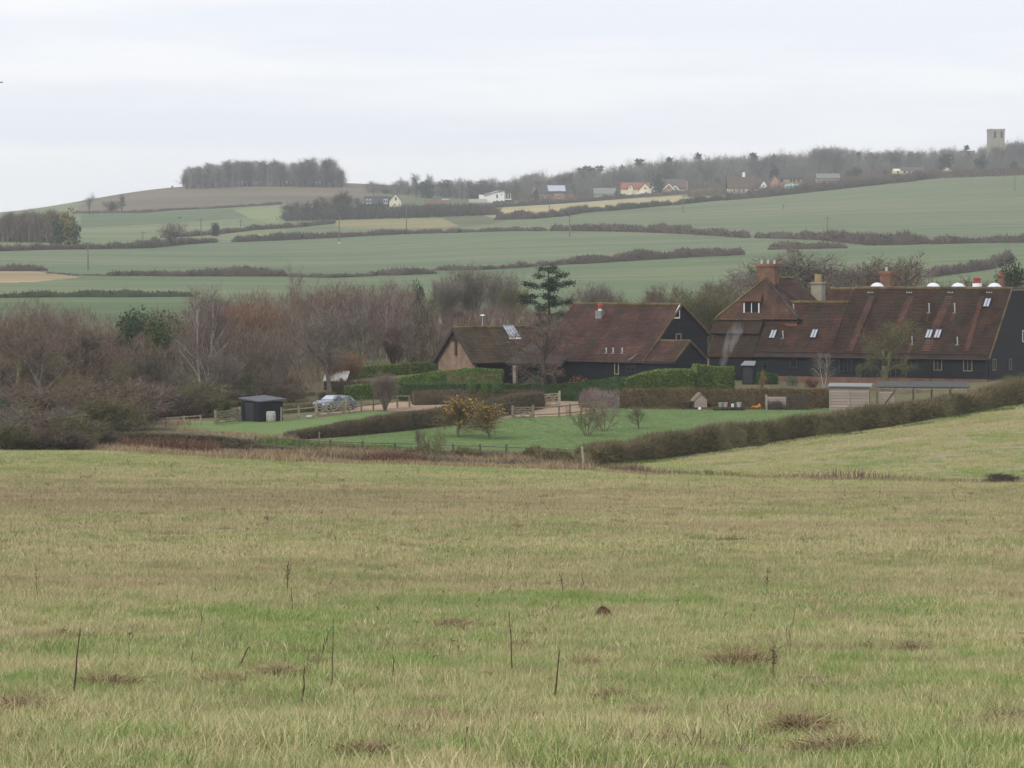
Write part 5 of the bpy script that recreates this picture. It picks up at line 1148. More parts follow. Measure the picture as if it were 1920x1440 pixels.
# village wood along the ridge
topv = line([(960,338),(1000,330),(1040,330),(1090,322),(1140,320),(1170,308),(1200,305),(1280,298),(1350,296),(1420,296),(1470,290),(1540,284),(1600,288),(1640,290),(1700,288),(1780,285),(1850,283),(1900,270),(1960,268)])
def wood_mass(name, label, x0, x1, topf, depthf, Y0, Y1, n, mat, seed, bw=.14):
    """a far wood that reads as one mass: stems and twigs standing between Y0 and Y1"""
    rng = np.random.default_rng(seed); px = rng.uniform(x0, x1, n); Y = rng.uniform(Y0, Y1, n); parts = []
    a = (px-960)/F_PX; x = a*Y; z = ter(x, Y); _, pb = project(x, Y, z)
    cell = np.sin(px*.31+Y*.02)*.5+np.sin(px*.113+1.3+Y*.013)*.5
    H = np.maximum(2.5, (pb-topf(px)-depthf*(.5+.5*cell))/F_PX*Y)
    k = 5; zz = H[:, None]*rng.uniform(.15, 1.0, (n, k))**.8
    P = np.stack([np.repeat(x, k)+rng.normal(0, 1.3, n*k), np.repeat(Y, k)+rng.normal(0, 1.3, n*k), np.repeat(z, k)+zz.reshape(-1)*.9-1], 1)
    D = nrm(np.stack([rng.normal(0, .5, n*k), rng.normal(0, .5, n*k), np.full(n*k, .9)], 1))*rng.uniform(1.5, 3.6, n*k)[:, None]
    parts.append(blades(P, D, np.full(n*k, bw*1.9), rng.random(n*k)*.8, rng))
    S = np.stack([x, Y, z-.5], 1); parts.append(blades(S, np.stack([rng.normal(0, .5, n), rng.normal(0, .5, n), H*.85], 1), np.full(n, .35), rng.random(n)*.5, rng))
    V, I, R = cat_parts(parts); return obj(name, mesh_arrays(name, V, I, 3, R), mat, kind='stuff', label=label)
bot = line([(940,362),(1060,352),(1300,335),(1500,332),(1700,318),(1950,308)])
wood_mass('hilltop_twigs', 'fine grey twigs of the hilltop clump', 344, 648, (lambda q: topc(q)-3), 5, 1950, 2000, 1500, FT['light'], 71, .05)
wood_mass('ridge_wood', 'grey brown winter wood covering the village ridge', 930, 1990, (lambda q: topv(q)-3), 26, 1930, 2150, 12000, FT['grey'], 61, .10)
wood_mass('garden_scrub', 'low scrub and garden growth between the village hedge and the houses', 1290, 1990, (lambda q: L4(q)-14), 6, 1500, 1640, 3000, FT['brown'], 67, .10)
wood_mass('ridge_twigs', 'pale thin tree tops along the skyline of the village ridge', 960, 1990, (lambda q: topv(q)-21), 36, 1980, 2140, 7000, FT['light'], 68, .045)
wood_mass('garden_thicket', 'brown thicket of garden trees around the village houses', 940, 1990, bot, 12, 1850, 1950, 5200, FT['brown'], 62)
wood_mass('left_wood', 'brown winter wood at the left edge below the hill', -70, 112, topw, 10, 1012, 1070, 1500, TW['brown'], 63, .1)
wood_mass('thicket', 'brown thicket below the cream gabled house', 535, 930, line([(535,400),(600,385),(700,385),(800,380),(850,378),(930,392)]), 8, 1345, 1420, 2600, FT['dark'], 64)
wood_mass('far_trees', 'grey trees on the skyline behind the white house', 690, 1000, line([(690,348),(760,336),(850,330),(900,328),(1000,326)]), 16, 1890, 1990, 2200, FT['grey'], 65, .09)
for i, x in enumerate(np.arange(962, 1950, 24)):
    xx = x+R_.uniform(-5, 5); Y = R_.uniform(1930, 2120)
    fplant(R_.choice(['rods0', 'rods1', 'rods2']), xx, float(topv(xx))+R_.uniform(-15, -2), Y, FT[R_.choice(['grey', 'light', 'brown', 'light'])], 'grey bare tree in the long wood on the village ridge', 'trees of the village ridge wood', 1.3)
for i, x in enumerate(np.arange(968, 1950, 27)):
    xx = x+R_.uniform(-6, 6); Y = R_.uniform(1840, 1920)
    fplant(R_.choice(['far0', 'far1', 'far3']), xx, float(bot(xx))+R_.uniform(-12, 8), Y, FT[R_.choice(['brown', 'brown', 'dark', 'grey'])], 'brown lower tree among the village gardens under the ridge wood', 'garden trees of the village', 1.5)
SK = [(1003,315,'rods1','light','wide bare tree standing high on the skyline above the solar panel roof'), (1045,322,'rods0','grey','rounded bare tree on the skyline right of the wide bare tree'),
      (1090,312,'farcolumn','light','leftmost narrow poplar of the four on the skyline'), (1102,308,'farcolumn','light','second narrow poplar from the left on the skyline'), (1112,312,'farcolumn','light','third narrow poplar from the left on the skyline'), (1123,308,'farcolumn','light','rightmost narrow poplar of the four on the skyline'),
      (1167,308,'farcone','ever','small dark conifer above the cream house with red roof'), (1200,295,'farcolumn','dark','tall broad columnar tree above the brown roofed bungalow'), (1255,292,'farcone','dark','dark pointed tree among the pale ridge trees'), (1310,284,'farcone','dark','pointed dark tree on the ridge left of the cream cottage'),
      (1413,284,'farcolumn','ever','dark upright cypress above the cream cottage gable'), (1452,288,'farcone','ever','dark conifer right of the cypress on the ridge'), (1610,284,'farcone','ever','dark conifer right of the tall rounded ridge trees'), (1632,284,'farcone','dark','dark tree right of the ridge conifer'), (1812,270,'farcone','ever','small conifer left of the church tower'),
      (1545,266,'rods1','light','tallest bare tree of the rounded group on the ridge'), (1560,266,'rods2','light','tall bare tree in the rounded group, right of the tallest'), (1575,270,'rods2','light','tall bare tree at the right end of the rounded group'), (1530,268,'rods2','light','tall bare tree at the left end of the rounded group'), (1474,280,'rods1','light','pale bare tree standing out left of the rounded group'),
      (1680,272,'rods1','grey','domed bare tree on the skyline above the bungalow'), (1720,276,'rods1','grey','wide bare skyline tree right of the domed tree'), (1775,270,'rods0','grey','broad bare skyline tree behind the dark evergreen'), (1895,256,'rods1','grey','bare tree on the skyline right of the church tower'), (1848,268,'rods2','light','thin bare tree touching the left side of the church tower'), (1912,258,'rods1','dark','dark bare tree at the right edge beside the church')]
for x, t, kd, c, l in SK: fplant(kd, x, t, 2060, FT[c], l, wide=1.7 if kd == 'farcolumn' else 1.4)
for x, t, l, w in ((1772, 284, 'dark domed evergreen between the bungalow and the church', 1.1), (1605, 310, 'large dark evergreen right of the stone house', 1.2), (1590, 318, 'dark evergreen beside the stone house', 1.0), (1840, 288, 'dark evergreen below the church tower', 1.0), (1450, 305, 'dark evergreen behind the pink brick house', .8), (1660, 316, 'dark bush left of the cream bungalow', .8), (1005, 352, 'dark evergreen beside the solar panel house', .7), (1155, 356, 'dark bush left of the cream house with red roof', .8), (1235, 322, 'dark evergreen behind the brown roofed bungalow', .9), (1900, 300, 'dark evergreen below the church at the right edge', 1.2)):
    fplant('farever1' if R_.random() < .5 else 'farever0', x, t, 1780, FT['ever'], l, name='evergreen_tree', wide=w)

# ------------------------------------------------------------------ village houses
HW = dict(white=M['whiterender'], cream=M['cream'], brick=simple('mat_far_brick', (.30,.17,.11), .9, .12, 1), stone=M['stone'], pink=simple('mat_far_pink_brick', (.42,.26,.18), .9, .1, 1), dark=M['black'])
HRF = dict(brown=simple('mat_far_roof_brown', (.11,.08,.062), .9, .2, 1), red=simple('mat_far_roof_red', (.26,.095,.06), .9, .2, 1), grey=simple('mat_far_roof_grey', (.19,.19,.18), .9, .15, 1), dark=simple('mat_far_roof_dark', (.06,.055,.055), .9, .2, 1))
def gable_prism(mb, x0, x1, y0, y1, ze, zr, axis='x', over=.3, th=.25):
    """two roof slabs over a plan rectangle"""
    if axis == 'x':
        ym = (y0+y1)/2; k = (zr-ze)/((y1-y0)/2)
        for s in (-1, 1):
            ye = ym+s*((y1-y0)/2+over); q = [(x0-over, ye, ze-over*k), (x1+over, ye, ze-over*k), (x1+over, ym, zr), (x0-over, ym, zr)]
            mb.prism(q, (0, 0, 0), (0, 0, th))
    else:
        xm = (x0+x1)/2; k = (zr-ze)/((x1-x0)/2)
        for s in (-1, 1):
            xe = xm+s*((x1-x0)/2+over); q = [(xe, y0-over, ze-over*k), (xe, y1+over, ze-over*k), (xm, y1+over, zr), (xm, y0-over, zr)]
            mb.prism(q, (0, 0, 0), (0, 0, th))
class Far:
    """house on the far hill; sizes in picture pixels so that they follow the photograph, built full depth"""
    def __init__(s, label, px0, px1, base, Y, rot=0.0, depth=8.0, cat='house', name='house'):
        Y = ground((px0+px1)/2, base, 900)[1]; s.k = Y/F_PX; s.w = (px1-px0)*s.k; c = at((px0+px1)/2, Y); zb = float(z_from(base, Y)); s.z0 = min(0, c[2]-zb)-2.5; s.d = depth
        s.e = empty(name, (c[0]+depth/2*math.sin(rot)*0, c[1], zb), rot, label=label, cat=cat, group='houses of the far village')
    def wall(s, x0, x1, h, y0=0, y1=None, mat='cream', name='wall', gx=None, gy=None, zr=None):
        y1 = s.d if y1 is None else y1; m = MB(); m.box(((x0+x1)/2, (y0+y1)/2, (h+s.z0)/2), (x1-x0, y1-y0, h-s.z0))
        if gx: m.prism([(x0+.05, y0, h-.02), (x1-.05, y0, h-.02), ((x0+x1)/2, y0, zr)], (0, .0, 0), (0, y1-y0, 0))
        if gy: m.prism([(x0, y0+.05, h-.02), (x0, y1-.05, h-.02), (x0, (y0+y1)/2, zr)], (0, 0, 0), (x1-x0, 0, 0))
        return obj(name, m.mesh(name), HW[mat], s.e)
    def roof(s, x0, x1, ze, zr, axis='x', y0=0, y1=None, mat='brown', name='roof', over=.35):
        m = MB(); gable_prism(m, x0, x1, y0, s.d if y1 is None else y1, ze, zr, axis, over); return obj(name, m.mesh(name), HRF[mat], s.e)
    def win(s, x, z, w, h, y=0, frame='white', name='window'):
        m = MB(); m.box((x, y-.05, z), (w, .12, h)); f = obj(name, m.mesh(name), M[frame], s.e)
        g = MB(); g.box((x, y-.12, z), (w*.74, .04, h*.76)); obj('pane', g.mesh('pane'), M['glass'], f)
    def box(s, name, c, d, mat, parent=None, label=None):
        m = MB(); m.box(c, d); return obj(name, m.mesh(name), mat, parent or s.e, label=label)
# white modern house
h = Far('white modern house with sloping solar roof on the hill', 898, 958, 380, 1700); k = h.k; w = h.w
h.wall(-w/2, -w/2+14*k, 15*k, 1, 7, 'white'); h.wall(-w/2+10*k, w/2-12*k, 9*k, 0, 8, 'white', 'front_wall')
m = MB(); x0, x1 = -w/2+9*k, w/2-12*k
m.prism([(x0, .02, 9*k-.02), (x1, .02, 9*k-.02), (x1, .02, 22*k), (x0, .02, 15*k)], (0, 0, 0), (0, 8, 0)); obj('wall', m.mesh('wall'), HW['white'], h.e)
m = MB(); m.prism([(x0-.5, -.6, 15*k), (x1+.4, -.6, 22.3*k), (x1+.4, 8.4, 22.3*k), (x0-.5, 8.4, 15*k)], (0, 0, 0), (0, 0, .3)); obj('roof', m.mesh('roof'), HRF['grey'], h.e)
m = MB(); m.prism([(x0+.3, -.7, 12*k), (x1-9*k, -.7, 21.6*k), (x1-9*k, 2, 22*k), (x0+.3, 2, 15.5*k)], (0, 0, .25), (0, 0, .4)); obj('solar_panel', m.mesh('solar_panel'), M['glass_sky'], h.e)
h.win(w/2-26*k, 12*k, 4*k, 9*k, .0); h.win(w/2-17*k, 15*k, 2*k, 3*k, .0); h.win(w/2-26*k, 2.6*k, 4.5*k, 4*k, 0); h.win(w/2-17*k, 2.6*k, 5*k, 4*k, 0)
h.box('balcony', (w/2-5*k, 1, 6.3*k), (12*k, 3, .5), HW['white']); h.box('rear_wall', (w/2-5*k, 5, 9*k), (12*k, 3, 18*k), HRF['dark'])
m = MB()
for i in range(3): m.box((w/2-10*k+i*4.6*k, -.4, 12*k), (.22, .22, 11*k))
obj('balcony_post', m.mesh('balcony_post'), HW['white'], h.e)
h.box('garden_wall', (-w/2-2*k, -1.5, 2.0*k), (34*k, .4, 3*k+2), M['concrete']); h.box('fence', (w/2-14*k, -2.2, .2*k), (40*k, .2, 5*k), HRF['dark'])
# cream gable with dark roof wing
h = Far('house with a cream pointed gable and dark wing, half hidden by trees', 683, 752, 388, 1560); k = h.k; w = h.w
h.wall(w/2-22*k, w/2, 12*k, 0, 9, 'cream', 'gable', gx=True, zr=24*k); h.roof(w/2-22*k, w/2, 12*k, 25*k, 'y', -.2, 9, 'brown')
h.wall(-w/2, w/2-22*k, 7*k, 2, 9, 'dark', gy=True, zr=19*k); h.roof(-w/2, w/2-22*k, 7*k, 20*k, 'x', 2, 9, 'dark', 'wing_roof')
h.win(w/2-10*k, 15*k, 5*k, 8*k); h.win(w/2-12*k, 4*k, 3*k, 6*k)
for x in (5, 11, 38, 42): h.win(-w/2+x*k, 10*k, 3.6*k, 9*k, 1.6)
# low garages
h = Far('row of low white roofed garages left of the white house', 795, 842, 383, 1640, cat='garage', name='garage_row'); k = h.k; w = h.w
h.wall(-w/2, w/2, 7*k, 0, 6, 'brick'); h.roof(-w/2, -w/2+15*k, 7*k, 11*k, 'y', -.3, 6, 'grey'); h.roof(w/2-30*k, w/2-17*k, 7*k, 11*k, 'y', -.3, 6, 'grey', 'roof'); h.box('flat_roof', (w/2-7*k, 3, 9*k), (14*k, 6.6, 3*k), M['concrete'])
# solar barn house
h = Far('brick house with a big solar panel on its dark roof', 995, 1082, 375, 1750); k = h.k; w = h.w
h.wall(-w/2+8*k, w/2-6*k, 13*k, 0, 9, 'brick', gy=True, zr=27*k); h.roof(-w/2+8*k, w/2-6*k, 13*k, 28*k, 'x', 0, 9, 'dark')
m = MB(); m.prism([(-w/2+33*k, -.3, 15.2*k), (-w/2+66*k, -.3, 15.2*k), (-w/2+64*k, 3.6, 26*k), (-w/2+31*k, 3.6, 26*k)], (0, 0, .25), (0, -.1, .5)); obj('solar_panel', m.mesh('solar_panel'), M['glass_sky'], h.e)
h.wall(-w/2, -w/2+14*k, 9*k, -1.5, 7, 'brick', 'side_wing', gx=True, zr=26*k); h.wall(-w/2+44*k, -w/2+62*k, 12*k, -2, 0, 'pink', 'bay')
for x in (28, 34, 52, 74): h.win(-w/2+x*k, 6*k, 4*k, 4*k, -2 if x == 52 else 0)
h.box('wall', (w/2-12*k, -3, 3*k), (26*k, .5, 9*k), HW['brick'])
# white car parked by it
def far_box_car(px, py, Y, label, c):
    Y = ground(px, py, 900)[1]; p = at(px, Y); e = empty('parked_car', (p[0], p[1], float(z_from(py, Y))), .05, label=label, cat='car'); k = Y/F_PX
    m = MB(); m.prism([(-2.2, -.9, .35), (2.2, -.9, .35), (2.25, -.9, .8), (1.4, -.9, .95), (.8, -.9, 1.45), (-1.4, -.9, 1.45), (-2.1, -.9, .95)], (0, 0, 0), (0, 1.8, 0)); b = obj('body', m.mesh('body'), c, e)
    g = MB(); g.prism([(-1.5, -.93, .98), (1.2, -.93, .98), (.75, -.93, 1.38), (-1.3, -.93, 1.38)], (0, 0, 0), (0, 1.86, 0)); obj('window', g.mesh('window'), M['glass'], e)
    for x in (-1.35, 1.35):
        g = MB(); g.tube((x, -.95, .33), (x, .95, .33), .33, .33, 10); obj('wheel', g.mesh('wheel'), M['darkframe'], e)
far_box_car(1071, 371, 1720, 'tiny white car parked in front of the solar panel house', M['white'])
h = Far('grey roofed bungalow left of the cream house', 1114, 1154, 371, 1760); k = h.k; w = h.w
h.wall(-w/2, w/2, 6*k, 0, 8, 'stone', gy=True, zr=16*k); h.roof(-w/2, w/2, 8*k, 18*k, 'x', 0, 8, 'grey'); [h.win(x*k, 4*k, 3.6*k, 4.5*k) for x in (-5, 1, 6)]
h = Far('small brick house with pale roof edge behind the grey bungalow', 1126, 1152, 356, 1900); k = h.k; w = h.w
h.wall(-w/2, w/2, 9*k, 0, 8, 'pink', gy=True, zr=15*k); h.roof(-w/2, w/2, 9*k, 16*k, 'x', 0, 8, 'brown'); [h.win(x*k, 6*k, 5*k, 3*k) for x in (-6, 4)]
h = Far('cream house with red tiled roof, dormer and big cream gable', 1165, 1222, 366, 1740); k = h.k; w = h.w
h.wall(-w/2, w/2-4*k, 12*k, 1.5, 10, 'cream', gy=True, zr=22*k); h.roof(-w/2, w/2-4*k, 12*k, 23.5*k, 'x', 1.5, 10, 'red')
h.wall(w/2-25*k, w/2, 9*k, -1.0, 8, 'cream', 'gable', gx=True, zr=22*k); h.roof(w/2-25*k, w/2, 9*k, 23*k, 'y', -1.0, 8, 'red', 'gable_roof')
h.wall(-w/2+13*k, -w/2+22*k, 15*k, .6, 5, 'cream', 'dormer', gx=True, zr=20*k); h.roof(-w/2+13*k, -w/2+22*k, 15*k, 20.8*k, 'y', .5, 5, 'red', 'dormer_roof')
h.win(-w/2+17.5*k, 14*k, 3*k, 3*k, .6); h.win(w/2-12.5*k, 13*k, 4*k, 4*k, -1); h.box('porch', (w/2-18*k, -2.2, 2.5*k), (18*k, 2.4, 1.2), M['white']); h.win(w/2-12*k, 4*k, 6*k, 4*k, -1)
h = Far('brown roofed bungalow with white edged brick gables', 1218, 1294, 362, 1745); k = h.k; w = h.w
h.wall(-w/2+10*k, w/2-4*k, 7*k, 1, 10, 'brick', gy=True, zr=24*k); h.roof(-w/2+10*k, w/2-8*k, 10*k, 26*k, 'x', 1, 10, 'brown')
for x0, x1, zr in ((4, 17, 18), (26, 46, 16), (42, 54, 13)):
    h.wall(-w/2+x0*k, -w/2+x1*k, 6*k, -.8, 4, 'brick', 'gable', gx=True, zr=zr*k-1); h.roof(-w/2+x0*k, -w/2+x1*k, 6*k, zr*k, 'y', -.6, 4, 'brown', 'gable_roof')
    m = MB(); xa, xb, xm = -w/2+x0*k, -w/2+x1*k, -w/2+(x0+x1)/2*k
    m.bar((xa-.3, -1.1, 6*k), (xm, -1.1, zr*k+.1), .15, .5); m.bar((xb+.3, -1.1, 6*k), (xm, -1.1, zr*k+.1), .15, .5); obj('bargeboard', m.mesh('bargeboard'), M['white'], h.e)
for x in (10, 36, 58, 64): h.win(-w/2+x*k, 3.6*k, 4*k, 3.4*k, -.85 if x < 50 else .95)
h = Far('cream cottage with a large brown roof, white chimney and white gable', 1362, 1440, 361, 1700); k = h.k; w = h.w
h.wall(-w/2+3*k, -w/2+40*k, 8*k, 0, 10, 'cream'); h.roof(-w/2+3*k, -w/2+54*k, 8*k, 31*k, 'x', 0, 12, 'brown'); h.wall(-w/2+40*k, w/2-18*k, 7*k, .5, 9, 'cream', 'side_wall')
h.wall(-w/2+54*k, w/2-2*k, 9*k, 2, 9, 'brick', 'wing'); h.roof(-w/2+50*k, w/2-6*k, 9*k, 24*k, 'x', 2, 9, 'brown', 'wing_roof')
h.wall(w/2-17*k, w/2, 10*k, -.5, 7, 'white', 'gable', gx=True, zr=22*k); h.roof(w/2-17*k, w/2, 10*k, 23*k, 'y', -.5, 7, 'brown', 'gable_roof'); h.win(w/2-8.5*k, 13*k, 3.5*k, 3.5*k, -.5)
for x in (15, 23, 32): h.win(-w/2+x*k, 4*k, 4*k, 3.6*k)
h.win(w/2-26*k, 10*k, 4*k, 5*k, 1.2); h.box('chimney', (-w/2+34*k, 6, 34*k), (5*k, 1.4, 9*k), M['whiterender'])
h = Far('pink brick house with dark windows and a turquoise cover in front', 1446, 1504, 352, 1700); k = h.k; w = h.w
h.wall(-w/2+13*k, w/2, 17*k, 0, 8, 'pink', gy=True, zr=23*k); h.roof(-w/2+13*k, w/2, 17*k, 24*k, 'x', 0, 8, 'dark'); h.wall(-w/2, -w/2+14*k, 13*k, -1, 7, 'pink', 'gable', gx=True, zr=22*k); h.roof(-w/2, -w/2+14*k, 13*k, 23*k, 'y', -1, 7, 'brown', 'gable_roof')
for x in (20, 37, 43, 51): h.win(-w/2+x*k, 13*k, 6*k if x == 20 else 4*k, 5*k, 0, 'darkframe')
TQ = simple('mat_turquoise', (.25,.55,.52), .5, .1, 1)
m = MB(); m.lathe([(3.4, 0), (3.5, 1.2), (2.6, 1.9), (.4, 2.2)], (0, 0, 0), 10, sx=1.15, sy=.6)
Y_ = ground(1485, 353, 900)[1]; p = at(1485, Y_); obj('trampoline_cover', m.mesh('trampoline_cover'), TQ, None, (p[0], p[1], p[2]), label='turquoise garden cover in front of the pink brick house', cat='cover')
h = Far('stone coloured house with pale hipped roof beside the dark evergreens', 1532, 1580, 346, 1720); k = h.k; w = h.w
h.wall(-w/2, w/2-6*k, 12*k, 0, 8, 'stone', gy=True, zr=18*k); h.roof(-w/2, w/2-6*k, 12*k, 20*k, 'x', 0, 8, 'grey'); h.box('chimney', (-w/2+32*k, 4, 20*k), (3*k, 1, 6*k), HW['pink']); h.win(-w/2+12*k, 7*k, 4*k, 4*k); h.win(-w/2+26*k, 7*k, 4*k, 4*k)
h = Far('long low cream bungalow half hidden by the hedge', 1674, 1732, 331, 1720); k = h.k; w = h.w
h.wall(-w/2+2*k, w/2, 11*k, 0, 8, 'cream', gy=True, zr=15*k); h.roof(-w/2+16*k, w/2, 11*k, 17*k, 'x', 0, 8, 'brown'); [h.win(-w/2+x*k, 8*k, 4*k, 4*k, 0, 'darkframe') for x in (10, 22, 31, 42, 50)]
h = Far('small cream house at the end of the village hedge', 1766, 1792, 329, 1750); k = h.k; w = h.w
h.wall(-w/2, w/2-6*k, 8*k, 0, 7, 'cream', 'gable', gx=True, zr=15*k); h.roof(-w/2, w/2-6*k, 8*k, 16*k, 'y', 0, 7, 'brown'); h.win(-2*k, 6*k, 3*k, 3*k)
h = Far('brown roof among the trees left of the church tower', 1802, 1828, 298, 1960); k = h.k; w = h.w
h.wall(-w/2, w/2, 6*k, 0, 8, 'pink', gy=True, zr=14*k); h.roof(-w/2, w/2, 6*k, 15*k, 'x', 0, 8, 'brown'); h.box('chimney', (-4*k, 4, 18*k), (2*k, 1, 8*k), HW['brick'])
# church tower
Y = 2010; k = Y/F_PX; c = at(1870.5, Y); zb = c[2]-2; zt = float(z_from(243, Y)); Hh = zt-zb; w = 27*k
e = empty('church_tower', (c[0], c[1], zb), .12, label='square stone church tower with battlements on the ridge', cat='church tower')
m = MB(); m.box((0, w/2, Hh*.25), (w*1.06, w*1.06, Hh*.5)); m.box((0, w/2, Hh*.72), (w, w, Hh*.5)); obj('wall', m.mesh('wall'), M['stone'], e)
m = MB(); m.box((0, w/2, Hh-.9*k*2), (w*1.05, w*1.05, .6)); obj('string_course', m.mesh('string_course'), M['stone'], e)
m = MB()
for i in range(5):
    for y_ in (-.0, w): m.box((-w/2+w*(i+.5)/5*1.0, y_, Hh), (w/5*.62, .5, 1.1))
    for x_ in (-w/2, w/2): m.box((x_, w*(i+.5)/5, Hh), (.5, w/5*.62, 1.1))
obj('battlement', m.mesh('battlement'), M['stone'], e)
for x in (-w*.2, w*.27):
    m = MB(); z = Hh-9*k; m.prism([(x-.7, -.12, z-2.2), (x+.7, -.12, z-2.2), (x+.7, -.12, z+1.4), (x, -.12, z+2.4), (x-.7, -.12, z+1.4)], (0, 0, 0), (0, .2, 0)); obj('belfry_window', m.mesh('belfry_window'), M['darkframe'], e)
for s in (-1, 1):
    m = MB(); m.box((s*w*.5, -.4, Hh*.33), (1.3, 1.3, Hh*.66)); obj('buttress', m.mesh('buttress'), M['stone'], e)

# ------------------------------------------------------------------ telegraph poles on the far slope
for px, t, bs, l, wb in ((636, 404, 457, 'dark pole with a pale foot in the middle field', True), (762, 388, 434, 'wooden pole with a crossarm below the village thicket', False), (1030, 374, 408, 'pole standing in the stubble strip', False), (1068, 402, 444, 'pole at the left end of the dark middle hedge', False),
      (1281, 366, 399, 'pole right of the dense green hedge', False), (1469, 383, 392, 'short pole with crossarm high in the big green field', False), (1551, 407, 450, 'pole behind the hedge above the farmhouse', False), (1903, 331, 357, 'pole near the right edge of the big green field', False), (165, 455, 507, 'thin pole in the lower field at the left', False), (377, 410, 452, 'thin pole beside the grey bush', False), (268, 434, 449, 'short pole in the pale pasture', False), (451, 412, 432, 'thin pole right of the round dark bush', False)):
    g = ground(px, bs, 350); Y = g[1]; Hp = px_h(bs-t, Y)
    e = empty('telegraph_pole', tuple(g), .3, label=l, cat='telegraph pole', group='telegraph poles on the far slope')
    m = MB(); m.tube((0, 0, -.3), (0, 0, Hp), .24 if wb else .19, .17 if wb else .13, 6); obj('pole', m.mesh('pole'), BARK['grey'], e)
    m = MB(); m.box((0, 0, Hp-.5), (2.0, .14, .16)); obj('crossarm', m.mesh('crossarm'), BARK['grey'], e)
    if wb: m = MB(); m.box((0, 0, .2), (.9, .6, .8)); obj('base', m.mesh('base'), M['concrete'], e)

# ------------------------------------------------------------------ tree belt left of the barns
toph = line([(-60,575),(0,572),(60,548),(100,560),(150,572),(200,590),(260,575),(345,580),(380,552),(420,548),(470,540),(520,545),(560,528),(600,528),(650,525),(700,528),(750,530),(790,545),(815,570),(835,615)])
def where(px):
    return ('above the dark scrub at the left field edge' if px < 150 else 'near the round dark green bush' if px < 330 else 'behind the pale birch' if px < 440 else 'behind the black shed' if px < 530 else 'behind the parked car' if px < 650 else 'left of the brick gabled barn')
CW = {'red': 'reddish', 'brown': 'brown', 'grey': 'grey', 'green': 'greenish brown', 'orange': 'orange brown', 'birch': 'purplish', 'dark': 'dark'}
for lay, (ya, yb, dt, stp) in enumerate(((318, 350, 0, 21), (288, 312, 34, 28), (266, 284, 78, 36))):
    for px in np.arange(-50, 822, stp):
        x = px+R_.uniform(-8, 8); Y = R_.uniform(ya, yb)
        if lay == 2 and 560 < x < 700: continue
        if x > 700 and lay == 2: continue
        if x < 480: col = R_.choice(['red', 'brown', 'brown', 'grey', 'green'])
        else: col = R_.choice(['red', 'red', 'birch', 'grey', 'brown'])
        if lay == 2: col = R_.choice(['grey', 'brown', 'green', 'dark'])
        kd = R_.choice(['spread0', 'spread1', 'spread2', 'spread3', 'rods0', 'birch0', 'birch2', 'rods1'])
        plant_px(kd, x, float(toph(x))+dt+R_.uniform(-4, 26), Y, BARK[R_.choice(['brown', 'grey', 'green'])], TW[col], label='%s bare tree in the belt %s' % (CW[col], where(x)), group='bare trees of the belt left of the barns', wide=1.05, rng=R_)
for i, px in enumerate(np.arange(-40, 700, 15)):
    x = px+R_.uniform(-6, 6); Y = R_.uniform(255, 264) if x < 400 else R_.uniform(270, 290)
    if x < 240: Y = R_.uniform(222, 250)
    top = R_.uniform(690, 735) if x > 200 else R_.uniform(680, 740)
    col = R_.choice(['dark', 'brown', 'brown', 'green', 'grey'])
    plant_px(R_.choice(['scrub0', 'scrub1', 'scrub2', 'scrub3']), x, top, Y, BARK['brown'], TW[col], name='scrub', cat='scrub', label='%s scrub under the belt %s' % (CW[col], where(x)), group='scrub at the foot of the tree belt', wide=1.5, rng=R_)
def twig_mass(name, label, x0, x1, topf, Y0, Y1, n, mat, seed, low=.0, bw=.035):
    rng = np.random.default_rng(seed); px = rng.uniform(x0, x1, n); Y = rng.uniform(Y0, Y1, n); a = (px-960)/F_PX; x = a*Y; z = ter(x, Y); _, pb = project(x, Y, z)
    cell = np.sin(px*.09+Y*.11)*.5+np.sin(px*.041+1.3-Y*.07)*.5; H = np.maximum(1.0, (pb-topf(px)-26*(.5+.5*cell))/F_PX*Y); zz = H*(low+(1-low)*rng.random(n))
    P = np.stack([x, Y, z+zz], 1); D = nrm(np.stack([rng.normal(0, .5, n), rng.normal(0, .5, n), np.full(n, 1.0)], 1))*rng.uniform(.5, 1.5, n)[:, None]
    V, I, R = blades(P, D, np.full(n, bw)*rng.uniform(.6, 1.4, n), rng.random(n)*.8, rng); return obj(name, mesh_arrays(name, V, I, 3, R), mat, kind='stuff', label=label)
twig_mass('twig_thicket', 'fine reddish brown twigs filling the tree belt', -60, 835, (lambda q: toph(q)+4), 296, 345, 34000, TW['red'], 66)
twig_mass('twig_thicket', 'fine grey brown twigs filling the front of the tree belt', -60, 600, (lambda q: toph(q)+58), 270, 292, 15000, TW['brown'], 67)
twig_mass('twig_thicket', 'brown undergrowth behind the barns', 830, 1075, line([(830,600),(870,575),(1000,575),(1075,580)]), 300, 345, 7000, TW['red'], 68)
twig_mass('twig_thicket', 'brown grey undergrowth behind the farmhouse and long barn', 1200, 1930, line([(1200,552),(1300,548),(1400,520),(1530,520),(1600,512),(1740,515),(1800,530),(1930,520)]), 315, 355, 12000, TW['brown'], 69)
